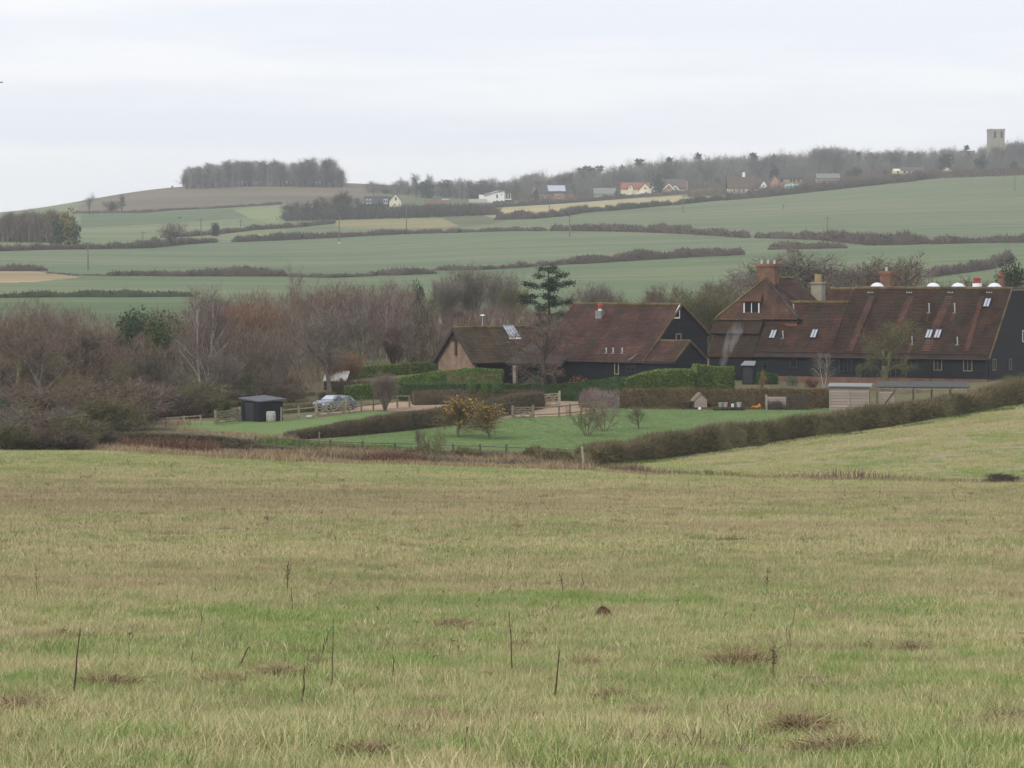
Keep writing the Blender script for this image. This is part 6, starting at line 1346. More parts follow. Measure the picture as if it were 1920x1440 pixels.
# trees of the belt that stand out
HERO = [
 ('birch1', 382, 518, 272, 'pale', 'birch', 'tall twin stemmed pale birch standing in front of the belt', .9, 'birch_tree'), ('birch0', 412, 545, 272, 'pale', 'birch', 'slender pale birch right of the twin stemmed birch', .8, 'birch_tree'),
 ('birch2', 563, 484, 330, 'pale', 'birch', 'tallest birch with a small twiggy head and white trunk behind the belt', .75, 'birch_tree'), ('birch0', 725, 508, 318, 'pale', 'birch', 'birch with white trunk left of the ivy covered trees', .8, 'birch_tree'), ('birch1', 745, 515, 322, 'pale', 'birch', 'twin white trunks beside the ivy covered trees', .85, 'birch_tree'), ('birch2', 700, 522, 325, 'pale', 'red', 'reddish birch left of the white trunks', .9, 'birch_tree'),
 ('rods0', 470, 538, 315, 'brown', 'orange', 'orange twigged willow between the two birches', 1.25, 'willow_tree'), ('rods1', 505, 545, 318, 'brown', 'orange', 'orange willow right of the brighter one', 1.2, 'willow_tree'), ('rods2', 445, 552, 312, 'brown', 'orange', 'orange willow left of the brighter one', 1.1, 'willow_tree'),
 ('rods1', 630, 640, 284, 'brown', 'orange', 'orange stemmed bush behind the white sheet roof', 1.3, 'willow_bush'), ('rods2', 655, 650, 286, 'brown', 'orange', 'smaller orange stemmed bush left of the laurel hedges', 1.3, 'willow_bush'),
 ('spread1', 620, 560, 275, 'grey', 'grey', 'grey spreading tree with lichen pale branches above the car', 1.15, 'bare_tree'), ('spread2', 90, 600, 262, 'grey', 'red', 'reddish spreading tree at the left above the field scrub', 1.3, 'bare_tree'), ('spread3', 30, 590, 268, 'green', 'green', 'green tinged spreading tree at the left edge', 1.3, 'bare_tree'), ('spread0', 150, 590, 275, 'brown', 'brown', 'brown spreading tree left of the dark green bush', 1.3, 'bare_tree')]
for kd, x, t, Y, bk, tw_, l, wd, nm in HERO: plant_px(kd, x, t, Y, BARK[bk], TW[tw_], label=l, wide=wd, name=nm, rng=R_)
for x, t, Y, l, wd, c, kd in ((262, 566, 296, 'broad dark green evergreen, left half of the round mass in the belt', 1.0, 'holly', 'ivy0'), (312, 578, 296, 'broad dark green evergreen, right half of the round mass in the belt', .9, 'holly', 'ivy1'), (285, 600, 285, 'olive green evergreen in front of the round mass', 1.1, 'ivy', 'ivy0'),
      (792, 555, 315, 'ivy covered tree left of the brick gabled barn', .8, 'ivy', 'ivy1'), (768, 590, 310, 'lower ivy covered tree beside the white birch trunks', .8, 'ivy', 'ivy0'), (813, 600, 312, 'dark ivy mass touching the brick barn roof', .7, 'ivy', 'ivy1'), (786, 518, 326, 'narrow dark conifer tip behind the ivy covered trees', .45, 'yew', 'ivy0'), (0, 738, 215, 'small dark green bush at the left edge', .8, 'holly', 'ivy1'), (470, 690, 262, 'green undergrowth bush behind the black shed', .9, 'ivy', 'ivy0'), (420, 745, 252, 'low green bush left of the black shed', 1.2, 'ivy', 'ivy1')):
    plant_px(kd, x, t, Y, BARK['dark'], LF[c], label=l, wide=wd, name='evergreen_tree', rng=R_)
plant_px('rods0', 136, 680, 240, BARK['pale'], TW['yellow'], label='pale trunked scrub with yellow leaves at the left', wide=1.1, name='scrub', cat='scrub', rng=R_)
plant_px('leafy_orchard', 130, 740, 225, BARK['green'], TW['yellow'], label='low bush with yellow leaves behind the dark field edge scrub', wide=1.3, name='bush', cat='bush', rng=R_)
# red tiled cottage roof glimpsed in the belt
Bc = Building('cottage', 'red tiled cottage roof glimpsed between the bare trees at the left', 'cottage', *at(184, 300)[:2], float(z_from(692, 300)), .25)
cw = 2.6
m = MB(); m.box((cw/2-.1, 2.0, .2), (cw, 3.6, 2.4)); obj('wall', m.mesh('wall'), M['brick_old'], Bc.e)
tiles('tiles', Bc, (-.5, -.3, 1.1), (cw+.3, -.3, 1.1), (cw-.5, 2.0, 2.9), (-.1, 2.0, 2.9), M['tile_red'], seed=81); tiles('tiles', Bc, (cw+.3, 4.3, 1.1), (-.5, 4.3, 1.1), (-.1, 2.0, 2.9), (cw-.5, 2.0, 2.9), M['tile_red'], seed=82)
# dark scrub at the left edge of the near field
for i, (x, t, Y) in enumerate([(-30,742,197),(0,748,194),(28,742,199),(55,750,196),(82,756,198),(108,752,201),(132,765,198),(152,770,201),(168,782,199),(182,800,200),(20,780,190),(70,785,191),(118,792,192),(45,770,203),(95,775,205),(150,800,194)]):
    plant_px(['scrub0', 'scrub1', 'scrub2', 'scrub3'][i % 4], x, t, Y, BARK['dark'], TW[['dark', 'grey', 'green', 'brown'][i % 4]], name='scrub', cat='scrub', label='dark leafless scrub at the left edge of the near field', group='dark scrub at the left field edge', wide=1.6, rng=R_)

# ------------------------------------------------------------------ trees behind the barns
def make_conifer(seed=77):
    rng = np.random.default_rng(seed); H = 10.0; seg = [(np.array([0, 0, -.3]), np.array([.1, 0, 5]), .2, .14), (np.array([.1, 0, 5]), np.array([0, 0, H*.97]), .14, .03)]; parts = []
    for k in range(40):
        f = .22+.78*((k+rng.random())/40); z = H*f; a = k*2.4+rng.uniform(-.6, .6)
        L = rng.uniform(.45, 1.25)*(2.3 if f < .86 else 2.3*(1.02-f)/.16+.6)
        d = np.array([math.cos(a), math.sin(a), rng.uniform(-.1, .35)]); q = np.array([0, 0, z-.3*L]); tip = q+d*L
        seg.append((q, tip, .05, .012)); n = int(120*L); t = rng.uniform(.35, 1.05, n)**.8; p = q+(tip-q)*t[:, None]+rng.normal(size=(n, 3))*np.array([.24, .24, .15])
        D = nrm(rng.normal(size=(n, 3))*.8+d*.6+np.array([0, 0, -.1]))*rng.uniform(.16, .36, n)[:, None]; parts.append(blades(p, D, np.full(n, .09), rng.random(n), rng))
    V, I, R = cat_parts(parts); s = H/V[:, 2].max(); Vt, It = tube_mesh('conifer', seg)
    return dict(trunk=mesh_arrays('conifer_trunk', Vt*s, It, 4, None, True), crown=mesh_arrays('conifer_crown', V*s, I, 3, R), H=H, rad=2.6)
T['conifer'] = make_conifer()
plant_px('conifer', 1028, 491, 312, BARK['dark'], LF['yew'], label='dark open tiered conifer standing behind the black barn', name='conifer_tree', wide=1.0, rz=.6, rng=R_)
MT = [('rods0', 835, 500, 400, 'grey', 'grey', 'pale upright bare tree above the brick barn, left stem group', 1.2), ('rods1', 885, 478, 405, 'grey', 'grey', 'tall pale many stemmed bare tree above the brick barn', 1.25), ('rods2', 935, 492, 400, 'grey', 'grey', 'pale upright bare tree left of the dark conifer', 1.2), ('rods1', 965, 520, 395, 'green', 'green', 'shorter pale bare tree just left of the dark conifer', 1.1),
 ('spread0', 865, 560, 330, 'brown', 'red', 'reddish bare tree behind the brick barn roof', 1.3), ('spread1', 915, 565, 332, 'brown', 'red', 'reddish bare tree behind the glazed strip of the brick barn', 1.3), ('spread2', 960, 560, 335, 'brown', 'brown', 'brown bare tree between brick barn and conifer', 1.2), ('spread3', 1010, 566, 330, 'brown', 'red', 'reddish bare tree in front of the conifer foot', 1.2),
 ('rods2', 1105, 515, 360, 'grey', 'grey', 'rounded grey bare tree above the ridge of the black barn', 1.35), ('rods0', 1140, 525, 362, 'grey', 'grey', 'grey bare tree right of the barn flue', 1.2), ('spread1', 1225, 528, 335, 'brown', 'brown', 'round brownish tree behind the right end of the black barn', 1.2), ('spread2', 1265, 524, 338, 'green', 'red', 'reddish green tree above the white gable window', 1.2),
 ('rods0', 1320, 512, 318, 'green', 'green', 'moss green bare tree between the black barn and the farmhouse', 1.3), ('spread3', 1345, 498, 340, 'grey', 'grey', 'grey bare tree left of the farmhouse chimney', 1.3), ('rods2', 1300, 535, 320, 'green', 'green', 'lower moss green tree behind the barn gable', 1.2),
 ('rods1', 1500, 462, 346, 'grey', 'grey', 'broad grey bare tree right of the massive chimney', 1.5), ('spread0', 1465, 446, 345, 'grey', 'grey', 'large grey bare tree behind the massive chimney', 1.7), ('spread1', 1410, 480, 350, 'grey', 'grey', 'grey bare tree just left of the massive chimney', 1.2), ('spread2', 1520, 490, 348, 'grey', 'brown', 'brown grey bare tree above the buff chimney', 1.2),
 ('spread3', 1590, 466, 345, 'brown', 'grey', 'bare tree left of the small brick chimney', 1.7), ('rods0', 1568, 482, 350, 'brown', 'grey', 'bushy bare tree above the rear roof', 1.5), ('spread0', 1660, 468, 350, 'brown', 'brown', 'bare tree behind the small brick chimney', 1.7), ('spread1', 1705, 464, 345, 'brown', 'brown', 'dark branched bare tree right of the small brick chimney', 1.7), ('spread2', 1625, 495, 360, 'grey', 'grey', 'grey bare tree between the two domed bare trees', 1.1),
 ('scrub0', 1760, 520, 340, 'brown', 'brown', 'low brown scrub behind the second rooflight dome', 1.6), ('scrub1', 1810, 512, 340, 'brown', 'red', 'reddish scrub left of the red cowl flue', 1.6), ('scrub2', 1850, 505, 338, 'brown', 'brown', 'brown scrub behind the red cowl flue', 1.6), ('spread3', 1890, 490, 345, 'green', 'green', 'greenish bare tree at the right edge behind the barn', 1.0)]
for kd, x, t, Y, bk, tw_, l, wd in MT: plant_px(kd, x, t, Y, BARK[bk], TW[tw_], label=l, wide=wd, rng=R_)
for x, t, Y, l, wd, c in ((1492, 503, 330, 'dark holly behind the farmhouse roof', .7, 'holly'), (1905, 478, 330, 'dark evergreen at the right edge behind the barn', .8, 'yew'), (1885, 500, 332, 'smaller dark evergreen left of the one at the right edge', .6, 'yew')):
    plant_px('ivy0', x, t, Y, BARK['dark'], LF[c], label=l, wide=wd, name='evergreen_tree', rng=R_)

# ------------------------------------------------------------------ hedges round the farm
def near_hedge(label, pp, tops, w, mat, seed, dens=900, bl=.26, bw=.05, Ymin=185, back=True, Ys=None, **kw):
    pts = []
    for i, (x, y) in enumerate(pp):
        pts.append(at(x, Ys[i]) if Ys else at(x, ground(x, y, Ymin)[1]+(w*.5 if back else 0)))
    hs = [px_h(project(*p)[1]-t, p[1]) for p, t in zip(pts, tops)]
    return hedge('hedge', pts, hs, w, mat, label, seed, dens, bl, bw, kw.pop('rough', .05), .12, **kw)
near_hedge('long ragged winter hedge sloping down across the front of the orchard lawn', [(1096,874),(1150,870),(1200,865),(1300,852),(1400,839),(1500,823),(1600,810),(1700,796),(1800,779),(1900,761),(1980,742)], [834,826,818,804,789,774,761,749,733,715,700], 1.5, HM['front'], 401, 1500, .42, .042, fringe=90, rough=.13)
near_hedge('brown hedge running from the black shed up behind the yellow orchard trees', [(546,824),(620,820),(700,813),(760,807),(830,798),(900,786),(960,776),(1008,766)], [809,792,777,768,758,748,738,729], 1.4, HM['brown'], 402, 1100, .26, .04, fringe=60)
near_hedge('low flat topped brown hedge between the drive and the green box hedge', [(774,760),(860,758),(960,754),(1044,750)], [729,727,727,727], 1.6, HM['brown'], 403, 1000, .22, .04)
near_hedge('dark green box hedge curving in front of the barns', [(748,0),(860,0),(960,0),(1030,0),(1095,0),(1150,0),(1215,0)], [714,715,716,716,710,702,697], 1.5, HM['box'], 404, 1700, .14, .07, Ys=[268.5,268.5,268.2,266.5,264.5,263.2,262.4])
near_hedge('bright laurel hedge with pale clipped top, left sloping part', [(1172,0),(1230,0),(1300,0)], [703,692,680], 2.6, HM['laurel'], 405, 3600, .2, .1, Ys=[261.9,261.9,262.0])
near_hedge('tall glossy laurel hedge end with drifting smoke in front', [(1302,0),(1340,0),(1371,0)], [679,677,677], 3.0, HM['laurel'], 406, 4200, .2, .1, Ys=[262.6,262.8,263.0])
near_hedge('low scruffy hedge tangled in the boundary fence along the orchard front', [(470,846),(600,853),(720,859),(860,864),(980,869),(1090,875)], [828,833,837,843,848,850], .9, HM['front'], 420, 900, .3, .035, rough=.3, fringe=60)
near_hedge('straight brown beech hedge along the back of the lawn', [(1166,766),(1300,765),(1450,765),(1558,765)], [724,724,724,723], 1.5, HM['beech'], 407, 1300, .24, .045, fringe=30)
near_hedge('purplish grey twiggy hedge end left of the beech hedge', [(1098,764),(1130,765),(1166,766)], [722,718,721], 1.8, TW['birch'], 408, 900, .4, .03, rough=.12)
near_hedge('clipped laurel hedge running left from the brick gable', [(656,712),(740,704),(826,698)], [684,678,674], 1.6, HM['laurel'], 409, 1700, .18, .09)
near_hedge('second laurel hedge rising towards the brick barn', [(738,0),(820,0),(890,0),(942,0)], [702,689,683,681], 1.4, HM['laurel'], 410, 1900, .18, .09, Ys=[271,271,271,271.5])
near_hedge('short bright laurel hedge right behind the parked car', [(646,752),(690,750),(736,745)], [719,714,712], 1.5, HM['laurel'], 411, 1900, .18, .09)
near_hedge('low brown hedge below the grass left of the black shed', [(185,838),(260,838),(330,838),(410,840),(482,843)], [806,807,810,814,822], 1.5, HM['brown'], 412, 900, .26, .04)
near_hedge('olive green hedge behind the netting left of the cart bay', [(838,0),(870,0),(942,0)], [692,692,691], 1.0, LF['olive'], 413, 1100, .16, .07, Ys=[269.8,269.8,269.8])
near_hedge('low mossy hedge under the fence right of the black shed', [(528,776),(560,774),(594,771)], [753,754,752], 1.0, HM['front'], 414, 800, .2, .04)
near_hedge('dark yew hedge block before the barn wall', [(1406,721),(1430,721),(1458,721)], [697,695,696], 1.3, HM['box'], 415, 1300, .14, .07)

# bushes and small garden plants
def bush(px, top, base, label, mat, wide=1.0, kind='bush0', name='bush', Y=268):
    g = at(px, Y); return plant(kind, g, px_h(project(*g)[1]-top, g[1]), BARK['dark'], mat, name=name, cat='bush', label=label, wide=wide, rng=R_)
bush(884, 702, 716, 'clipped green ball below the white topped stake', LF['laurel'], .42, 'ball', Y=265.5); bush(908, 708, 717, 'low clipped green ball between two larger ones', LF['laurel'], .42, 'ball', Y=265.5); bush(933, 699, 716, 'clipped green ball left of the cart bay post', LF['laurel'], .42, 'ball', Y=265.5)
bush(1000, 698, 716, 'blue green shrub beside the cart bay post', LF['bluegreen'], 1.2, Y=268.9); bush(1075, 702, 716, 'rusty orange shrub against the barn wall', LF['copper'], 1.4, 'bush1', Y=267)
bush(1486, 702, 721, 'pale grey green shrub in front of the barn windows', LF['bluegreen'], 1.1, Y=272); bush(1522, 706, 720, 'dark red shrub left of the twin birch', foliage('mat_leaf_red', [(.07,.02,.018), (.13,.03,.025), (.18,.05,.035)]), 1.3, 'bush1', Y=270.5)
bush(1890, 700, 722, 'yellow green shrub at the gable foot, left one', LF['olive'], 1.0, Y=262); bush(1912, 696, 722, 'yellow green shrub at the gable foot, right one', LF['laurel'], .9, 'bush1', Y=261.5)
bush(1430, 690, 716, 'small yellow flowered climber in front of the yew block', TW['yellow'], .35, 'ball', Y=262)
plant_px('vase0', 785, 798, 212, BARK['dark'], TW['dark'], label='thin dark bush at the left of the orchard', name='bush', cat='bush', wide=.55, rng=R_)
# orchard and garden trees
def otree(kind, px, top, base, bark, crown, label, wide=1.0, name='orchard_tree', Ymin=196, rz=None, Y=None):
    g = at(px, Y) if Y else ground(px, base, Ymin); return plant(kind, g, px_h(project(*g)[1]-top, g[1]), BARK[bark], crown, name=name, label=label, wide=wide, rng=R_, rz=rz)
otree('leafy_orchard', 857, 736, 820, 'green', TW['yellow'], 'orchard tree with yellow leaves at its top beside the brown hedge', 1.6)
otree('leafy_orchard', 919, 748, 824, 'green', TW['yellow'], 'orchard tree with orange yellow leaves, right of the other leafy one', 1.6)
otree('vase1', 815, 788, 868, 'green', TW['green'], 'upright greenish shrub by the boundary fence in front of the orchard', .8, 'shrub', 186)
otree('vase0', 1102, 745, 818, 'green', TW['green'], 'open vase shaped orchard tree at the middle of the lawn', 1.15); otree('vase1', 1134, 746, 809, 'green', TW['birch'], 'smaller orchard tree just right of the vase shaped one', 1.0); otree('orchard2', 1197, 756, 804, 'green', TW['green'], 'small bare orchard tree standing alone on the lawn', 1.45)
otree('rods0', 722, 686, 770, 'brown', TW['birch'], 'pinkish brown bush grown through the fence right of the car', 1.25, 'bush', 240)
otree('spread2', 1015, 585, 714, 'brown', TW['red'], 'reddish bare tree in front of the open cart bay', 1.3, 'bare_tree', Y=267.5); otree('spread2', 1658, 588, 716, 'green', TW['green'], 'large mossy bare tree standing in front of the banded roof', 1.25, 'bare_tree', Y=266.5); otree('birch1', 1545, 655, 718, 'pale', TW['grey'], 'small twin stemmed birch in front of the barn wall', 1.3, 'birch_tree', Y=269)
g = ground(1658, 716, 200); m = MB(); m.tube((0, 0, -.2), (.02, 0, 2.1), .30, .2, 8); m.tube((.02, 0, 2.1), (.15, 0, 3.4), .2, .12, 7); m.tube((.02, 0, 1.9), (-.5, .1, 3.2), .14, .08, 6)
tr = [o for o in scene.objects if o.get('label') == 'large mossy bare tree standing in front of the banded roof'][0]
t_ = obj('trunk', m.mesh('trunk', True), BARK['green'], tr); t_.scale = tuple(1/s for s in tr.scale)
for px, tp, bs, l in ((1612, 681, 716, 'left clipped lollipop tree in a white pot by the barn door'), (1697, 673, 716, 'right clipped lollipop tree in a white pot by the barn door')):
    g = at(px, 268.5 if px < 1650 else 266.5); H = px_h(project(*g)[1]-tp, g[1]); e = empty('lollipop_tree', tuple(g), 0, label=l, cat='tree', group='potted trees by the barn')
    m = MB(); m.lathe([(.20, 0), (.24, .28), (.26, .3), (.22, .31)], n=10); obj('pot', m.mesh('pot'), M['white'], e)
    m = MB(); m.tube((0, 0, .25), (.02, 0, H*.6), .035, .025, 6); obj('trunk', m.mesh('trunk'), BARK['grey'], e)
    o = obj('crown', T['ball']['crown'], LF['olive'], e); o.location = (0, 0, H*.45); o.scale = (.95, .95, H*.55)

# ------------------------------------------------------------------ rough growth along the field edge (stuff)
strip('tall_grass', gline([(-60,845),(190,847),(300,852),(400,858),(520,866),(640,869),(760,873),(860,876),(980,880),(1090,884)]), .75, 3.2, 16000, HM['reed'], 501, 'pale dead grass along the far edge of the near field', bw=.03)
strip('bramble', gline([(205,845),(260,846),(330,848),(400,850)]), 1.15, 1.6, 3800, HM['bramble'], 502, 'reddish brown bramble bank at the field edge', bw=.035, flat=.5)
strip('bramble', gline([(690,866),(735,868),(785,870)]), 1.0, 1.4, 2200, HM['bramble'], 503, 'reddish brown bramble patch below the orchard shrub', bw=.035, flat=.5)
strip('rough_growth', gline([(180,842),(300,846),(420,850),(540,853),(680,858),(820,864),(960,870),(1090,876)]), .62, 4.5, 12000, TW['brown'], 504, 'rank weeds between hedge and near field', bw=.03, flat=.6)
strip('tall_grass', gline([(480,851),(600,856),(760,862),(900,867),(1090,874)]), .85, 1.6, 9000, HM['reed'], 513, 'pale tall grass growing through the boundary fence', bw=.03)
strip('bramble', gline([(470,848),(600,852),(760,858),(930,864),(1090,872)]), .8, 1.2, 5200, HM['front'], 514, 'dark weeds and saplings along the boundary fence', bw=.035, flat=.45)
strip('nettle_bed', gline([(500,828),(560,834),(640,838),(740,842)]), .5, 2.6, 3600, HM['nettle'], 505, 'green nettles along the boundary fence', bw=.05, flat=.6)
strip('dock_stems', gline([(1140,880),(1210,890),(1400,896),(1600,900),(1760,903),(1930,908)]), .75, 1.5, 2300, HM['dock'], 506, 'dead brown dock stems along the strip beyond the near field', bw=.03, flat=.22)
strip('tall_grass', gline([(1095,882),(1200,892),(1400,898),(1600,902),(1930,909)]), .4, 2.0, 7000, HM['reed'], 507, 'pale dead grass along the weed strip at the right', bw=.03)
strip('hedge_bottom_grass', gline([(1100,877),(1200,869),(1300,856),(1400,843),(1500,827),(1600,814),(1700,800),(1800,783),(1920,762)]), .28, 1.6, 9000, HM['nettle'], 508, 'dark green grass along the foot of the long hedge', bw=.035, flat=.5)
for k_, tr_ in enumerate(([(962,787),(1010,803),(1055,820),(1092,838)], [(990,786),(1040,802),(1085,818),(1118,830)])): strip('wheel_track', gline(tr_), .07, .5, 5000, HM['nettle'], 520+k_, 'darker wheel track pressed across the lawn', bw=.05, flat=.8)
strip('bracken', gline([(190,800),(280,797),(345,796)]), .7, 2.2, 2600, HM['reed'], 509, 'dead bracken and grass below the tree belt', bw=.035)
strip('lawn_edge_growth', gline([(1170,766),(1300,767),(1420,767),(1540,767)]), .32, .7, 2600, HM['beech'], 510, 'fallen leaves and grass at the foot of the beech hedge', bw=.05, flat=.8)
strip('garden_growth', gline([(1100,722),(1200,716),(1300,714)]), .4, 2, 1500, HM['nettle'], 511, 'low plants at the foot of the black barn', bw=.05, flat=.6)
strip('tall_grass', gline([(340,806),(420,812),(500,820),(545,826)]), .35, 1.6, 2500, HM['reed'], 512, 'pale grass at the lower edge of the shed grass', bw=.03)
p = [ground(1850+R_.uniform(-18, 60), 899+R_.uniform(-2, 4), 150) for _ in range(5)]
plant('scrub2', ground(1880, 906, 150), .62, BARK['dark'], TW['dark'], name='bush', cat='bush', label='flat dark bramble bush in the weed strip at the right edge', wide=3.4, rng=R_)

# ------------------------------------------------------------------ fences and gates
def fence(label, pp, post_h=1.15, rails=(.35, .7, 1.05), mat='post', gap=2.0, lean=0.0, Ymin=185, rail_h=.09):
    pts = [ground(x, y, Ymin) for x, y in pp]; e = empty('post_and_rail_fence', tuple(pts[0]), 0, label=label, cat='fence', group='timber fences round the farm'); o0 = np.array(pts[0])
    P = []
    for a, b in zip(pts[:-1], pts[1:]):
        n = max(1, int(round(np.linalg.norm(b-a)/gap)))
        for i in range(n): q = a+(b-a)*i/n; P.append(np.array([q[0], q[1], tz(q[0], q[1])]))
    P.append(np.array(pts[-1]))
    for q in P:
        m = MB(); r = R_.uniform(-.03, .03); m.bar(q-o0+np.array([0, 0, -.3]), q-o0+np.array([r, r, post_h*R_.uniform(.94, 1.06)]), .1, .1); obj('post', m.mesh('post'), M[mat], e)
    for a, b in zip(P[:-1], P[1:]):
        for h in rails: m = MB(); m.bar(a-o0+np.array([0, -.06, h+R_.uniform(-.02, .02)]), b-o0+np.array([0, -.06, h+R_.uniform(-.02, .02)]), .035, rail_h); obj('rail', m.mesh('rail'), M[mat], e)
    return e
def gate(label, a, b, h, mat, bars=5, cat='gate'):
    """field gate between two ground points: stiles, bars and crossed braces, each its own part"""
    a, b = np.array(a), np.array(b); e = empty('field_gate', tuple(a), 0, label=label, cat=cat, group='field gates of the farm'); d = b-a; z0 = np.array([0, 0, .12])
    def part(n, p, q, w, t): m = MB(); m.bar(p, q, w, t); obj(n, m.mesh(n), M[mat], e)
    for n, f in (('gate_post', 0.0), ('gate_post', 1.0)): m = MB(); m.box(tuple(d*f+np.array([0, .0, h*.55-.15])), (.18, .18, h*1.1+.5)); obj(n, m.mesh(n), M[mat], e)
    f0, f1 = d*.05+z0, d*.95+z0; up = np.array([0, 0, h-.12])
    for f in (f0, f1): part('stile', f, f+up, .08, .08)
    for i in range(bars): z = up*(i/(bars-1))**.85; part('bar', f0+z, f1+z, .05, .085)
    mid = (f0+f1)/2; off = np.array([0, -.05, 0])
    part('brace', f0+off, mid+up+off, .04, .08); part('brace', f1+off, mid+up+off, .04, .08)
    part('brace', f0+up+off*1.8, mid+off*1.8, .04, .07); part('brace', f1+up+off*1.8, mid+off*1.8, .04, .07)
    return e
M['oldfence'] = simple('mat_old_fence', (.12,.105,.08), .85, .3, 5, .2)
gp = lambda x, y: ground(x, y, 185)
gate('pale five bar gate standing in front of the parked car', gp(593, 782), gp(648, 776), 1.05, 'palewood')
gate('pale five bar gate open at the end of the brown hedge by the yard', gp(1008, 764), gp(1049, 761), 1.02, 'palewood')
gate('dark brown timber gate at the corner of the yard fence', gp(961, 785), gp(999, 784), .85, 'post')
gate('dark weathered gate leaning by the compost bay', gp(1476, 769), gp(1514, 769), 1.1, 'darkwood')
gate('old gate lying askew left of the black shed', gp(404, 797), gp(449, 790), .95, 'post')
fence('short fence between the black shed and the pale car gate', [(527,789),(560,787),(592,784)], 1.05, (.35, .85), 'palewood', 1.5)
fence('fence along the drive right of the parked car', [(655,776),(700,770),(745,764),(768,764)], 1.0, (.5, .95), 'post', 1.8)
fence('yard fence at the back edge of the orchard lawn', [(1000,785),(1048,783),(1090,778),(1160,769)], 1.0, (.3, .85), 'post', 1.6)
fence('dark boundary fence between near field and orchard', [(478,846),(560,852),(680,857),(800,861),(900,864),(1000,868),(1092,873)], 1.0, (.5, .9), 'oldfence', 1.9, rail_h=.055)
fence('low rail fence under the trees left of the black shed', [(262,802),(312,802),(376,797)], .8, (.7,), 'palewood', 2.2)
fence('fence posts before the hedge end beside the yard gate', [(915,786),(955,778),(1003,768)], 1.1, (.5, .95), 'post', 1.7)
q = gp(1095, 881); m = MB(); m.bar((0, 0, -.3), (-.12, 0, 1.25), .13, .13); obj('leaning_post', m.mesh('leaning_post'), M['palewood'], None, tuple(q), label='pale leaning post at the near end of the long hedge', cat='post')
q = gp(598, 830); m = MB(); m.bar((0, 0, -.2), (.02, 0, .75), .07, .07); obj('short_stake', m.mesh('short_stake'), M['post'], None, tuple(q), label='short stake at the left corner of the lawn', cat='stake')
q = gp(882, 718); e = empty('white_topped_stake', tuple(q), 0, label='white topped stake above the clipped green ball', cat='stake'); m = MB(); m.tube((0, 0, 0), (0, 0, 1.2), .035, .03, 6); obj('stem', m.mesh('stem'), M['palewood'], e); m = MB(); m.box((0, 0, 1.28), (.2, .12, .16)); obj('head', m.mesh('head'), M['white'], e)
# lamp behind the brick barn
q = at(905, 291); zt = float(z_from(592, 291)); e = empty('street_lamp', tuple(q), 0, label='slim street lamp rising behind the brick barn ridge', cat='street lamp')
m = MB(); m.tube((0, 0, -.2), (0, 0, zt-q[2]), .06, .04, 6); obj('pole', m.mesh('pole'), M['steel'], e); m = MB(); m.lathe([(.12, zt-q[2]-.06), (.24, zt-q[2]+.02), (.2, zt-q[2]+.08), (.05, zt-q[2]+.11)], n=10); obj('lamp_head', m.mesh('lamp_head'), M['white'], e)

# ------------------------------------------------------------------ black field shed with a barrel
q = gp(487, 791); S = Building('black_shed', 'small black timber field shed with a sloping felt roof', 'shed', q[0], q[1], q[2]-.1, math.radians(0)); S.e.rotation_euler = (0, 0, math.radians(42))
sw, sd, h0, h1 = 2.25, 2.35, 1.62, 1.85
boarding('weatherboards', S, (0, 0, 0), (1, 0, 0), [(0, 0), (sw, 0), (sw, h0+.02), (0, h0+.02)], M['black'], .16, .025, 91)
boarding('weatherboards', S, (0, 0, 0), (0, 1, 0), [(0, 0), (sd, 0), (sd, h0), (0, h0)], M['black'], .16, .02, 92, normal=(-1, 0, 0))
m = MB(); m.box((sw-.05, sd/2, h0/2), (.08, sd, h0)); m.box((sw/2, sd-.05, h0/2), (sw-.1, .08, h0)); obj('rear_wall', m.mesh('rear_wall'), M['black'], S.e)
m = MB(); m.prism([(-.2, -.18, h0+.0), (sw+.2, -.18, h0+.14), (sw+.2, sd+.15, h0+.34), (-.2, sd+.15, h0+.2)], (0, 0, .0), (0, 0, .09)); obj('roof', m.mesh('roof'), M['blackroof'], S.e)
m = MB(); m.box((-.03, sd*.52, .78), (.05, 1.1, 1.5)); obj('door', m.mesh('door'), M['darkframe'], S.e)
M['barrel'] = simple('mat_barrel', (.33,.33,.31), .6, .2, 4)
q = gp(508, 791); e = empty('barrel', tuple(q), .2, label='white plastic barrel standing against the black shed', cat='barrel'); m = MB(); m.lathe([(.33, 0), (.36, .06), (.37, .3), (.38, .42), (.37, .62), (.34, .80), (.30, .82)], n=16); obj('body', m.mesh('body', True), M['barrel'], e)
m = MB(); m.lathe([(.37, .27), (.39, .3), (.37, .33)], n=16); m.lathe([(.37, .55), (.39, .58), (.37, .61)], n=16); obj('hoop', m.mesh('hoop'), M['concrete'], e)
q = gp(580, 784); m = MB(); m.lathe([(.2, 0), (.26, .1), (.18, .22), (.05, .27)], n=8, sx=1.2); obj('white_stone', m.mesh('white_stone', True), M['concrete'], None, tuple(q), label='pale stone in the grass below the fence', cat='stone')
# shed with white sheet roof in the trees
q = at(624, 283); zb = float(z_from(735, 283)); e = empty('sheet_roofed_hut', (q[0], q[1], zb), -.35, label='little hut with a pale corrugated sheet roof among bushes', cat='hut')
m = MB(); m.box((0, 1, .4), (1.9, 1.6, 1.2)); obj('wall', m.mesh('wall'), M['darkwood'], e)
for i in range(5):
    m = MB(); x = -1.15+i*.46; m.prism([(x+.25, -.15, .95), (x+.69, -.15, .95), (x+.44, 1.2, 1.8), (x, 1.2, 1.8)], (0, 0, 0), (0, 0, .04)); m.bar((x+.47, -.15, 1.0), (x+.22, 1.2, 1.85), .06, .05); obj('sheet', m.mesh('sheet'), M['concrete'], e)
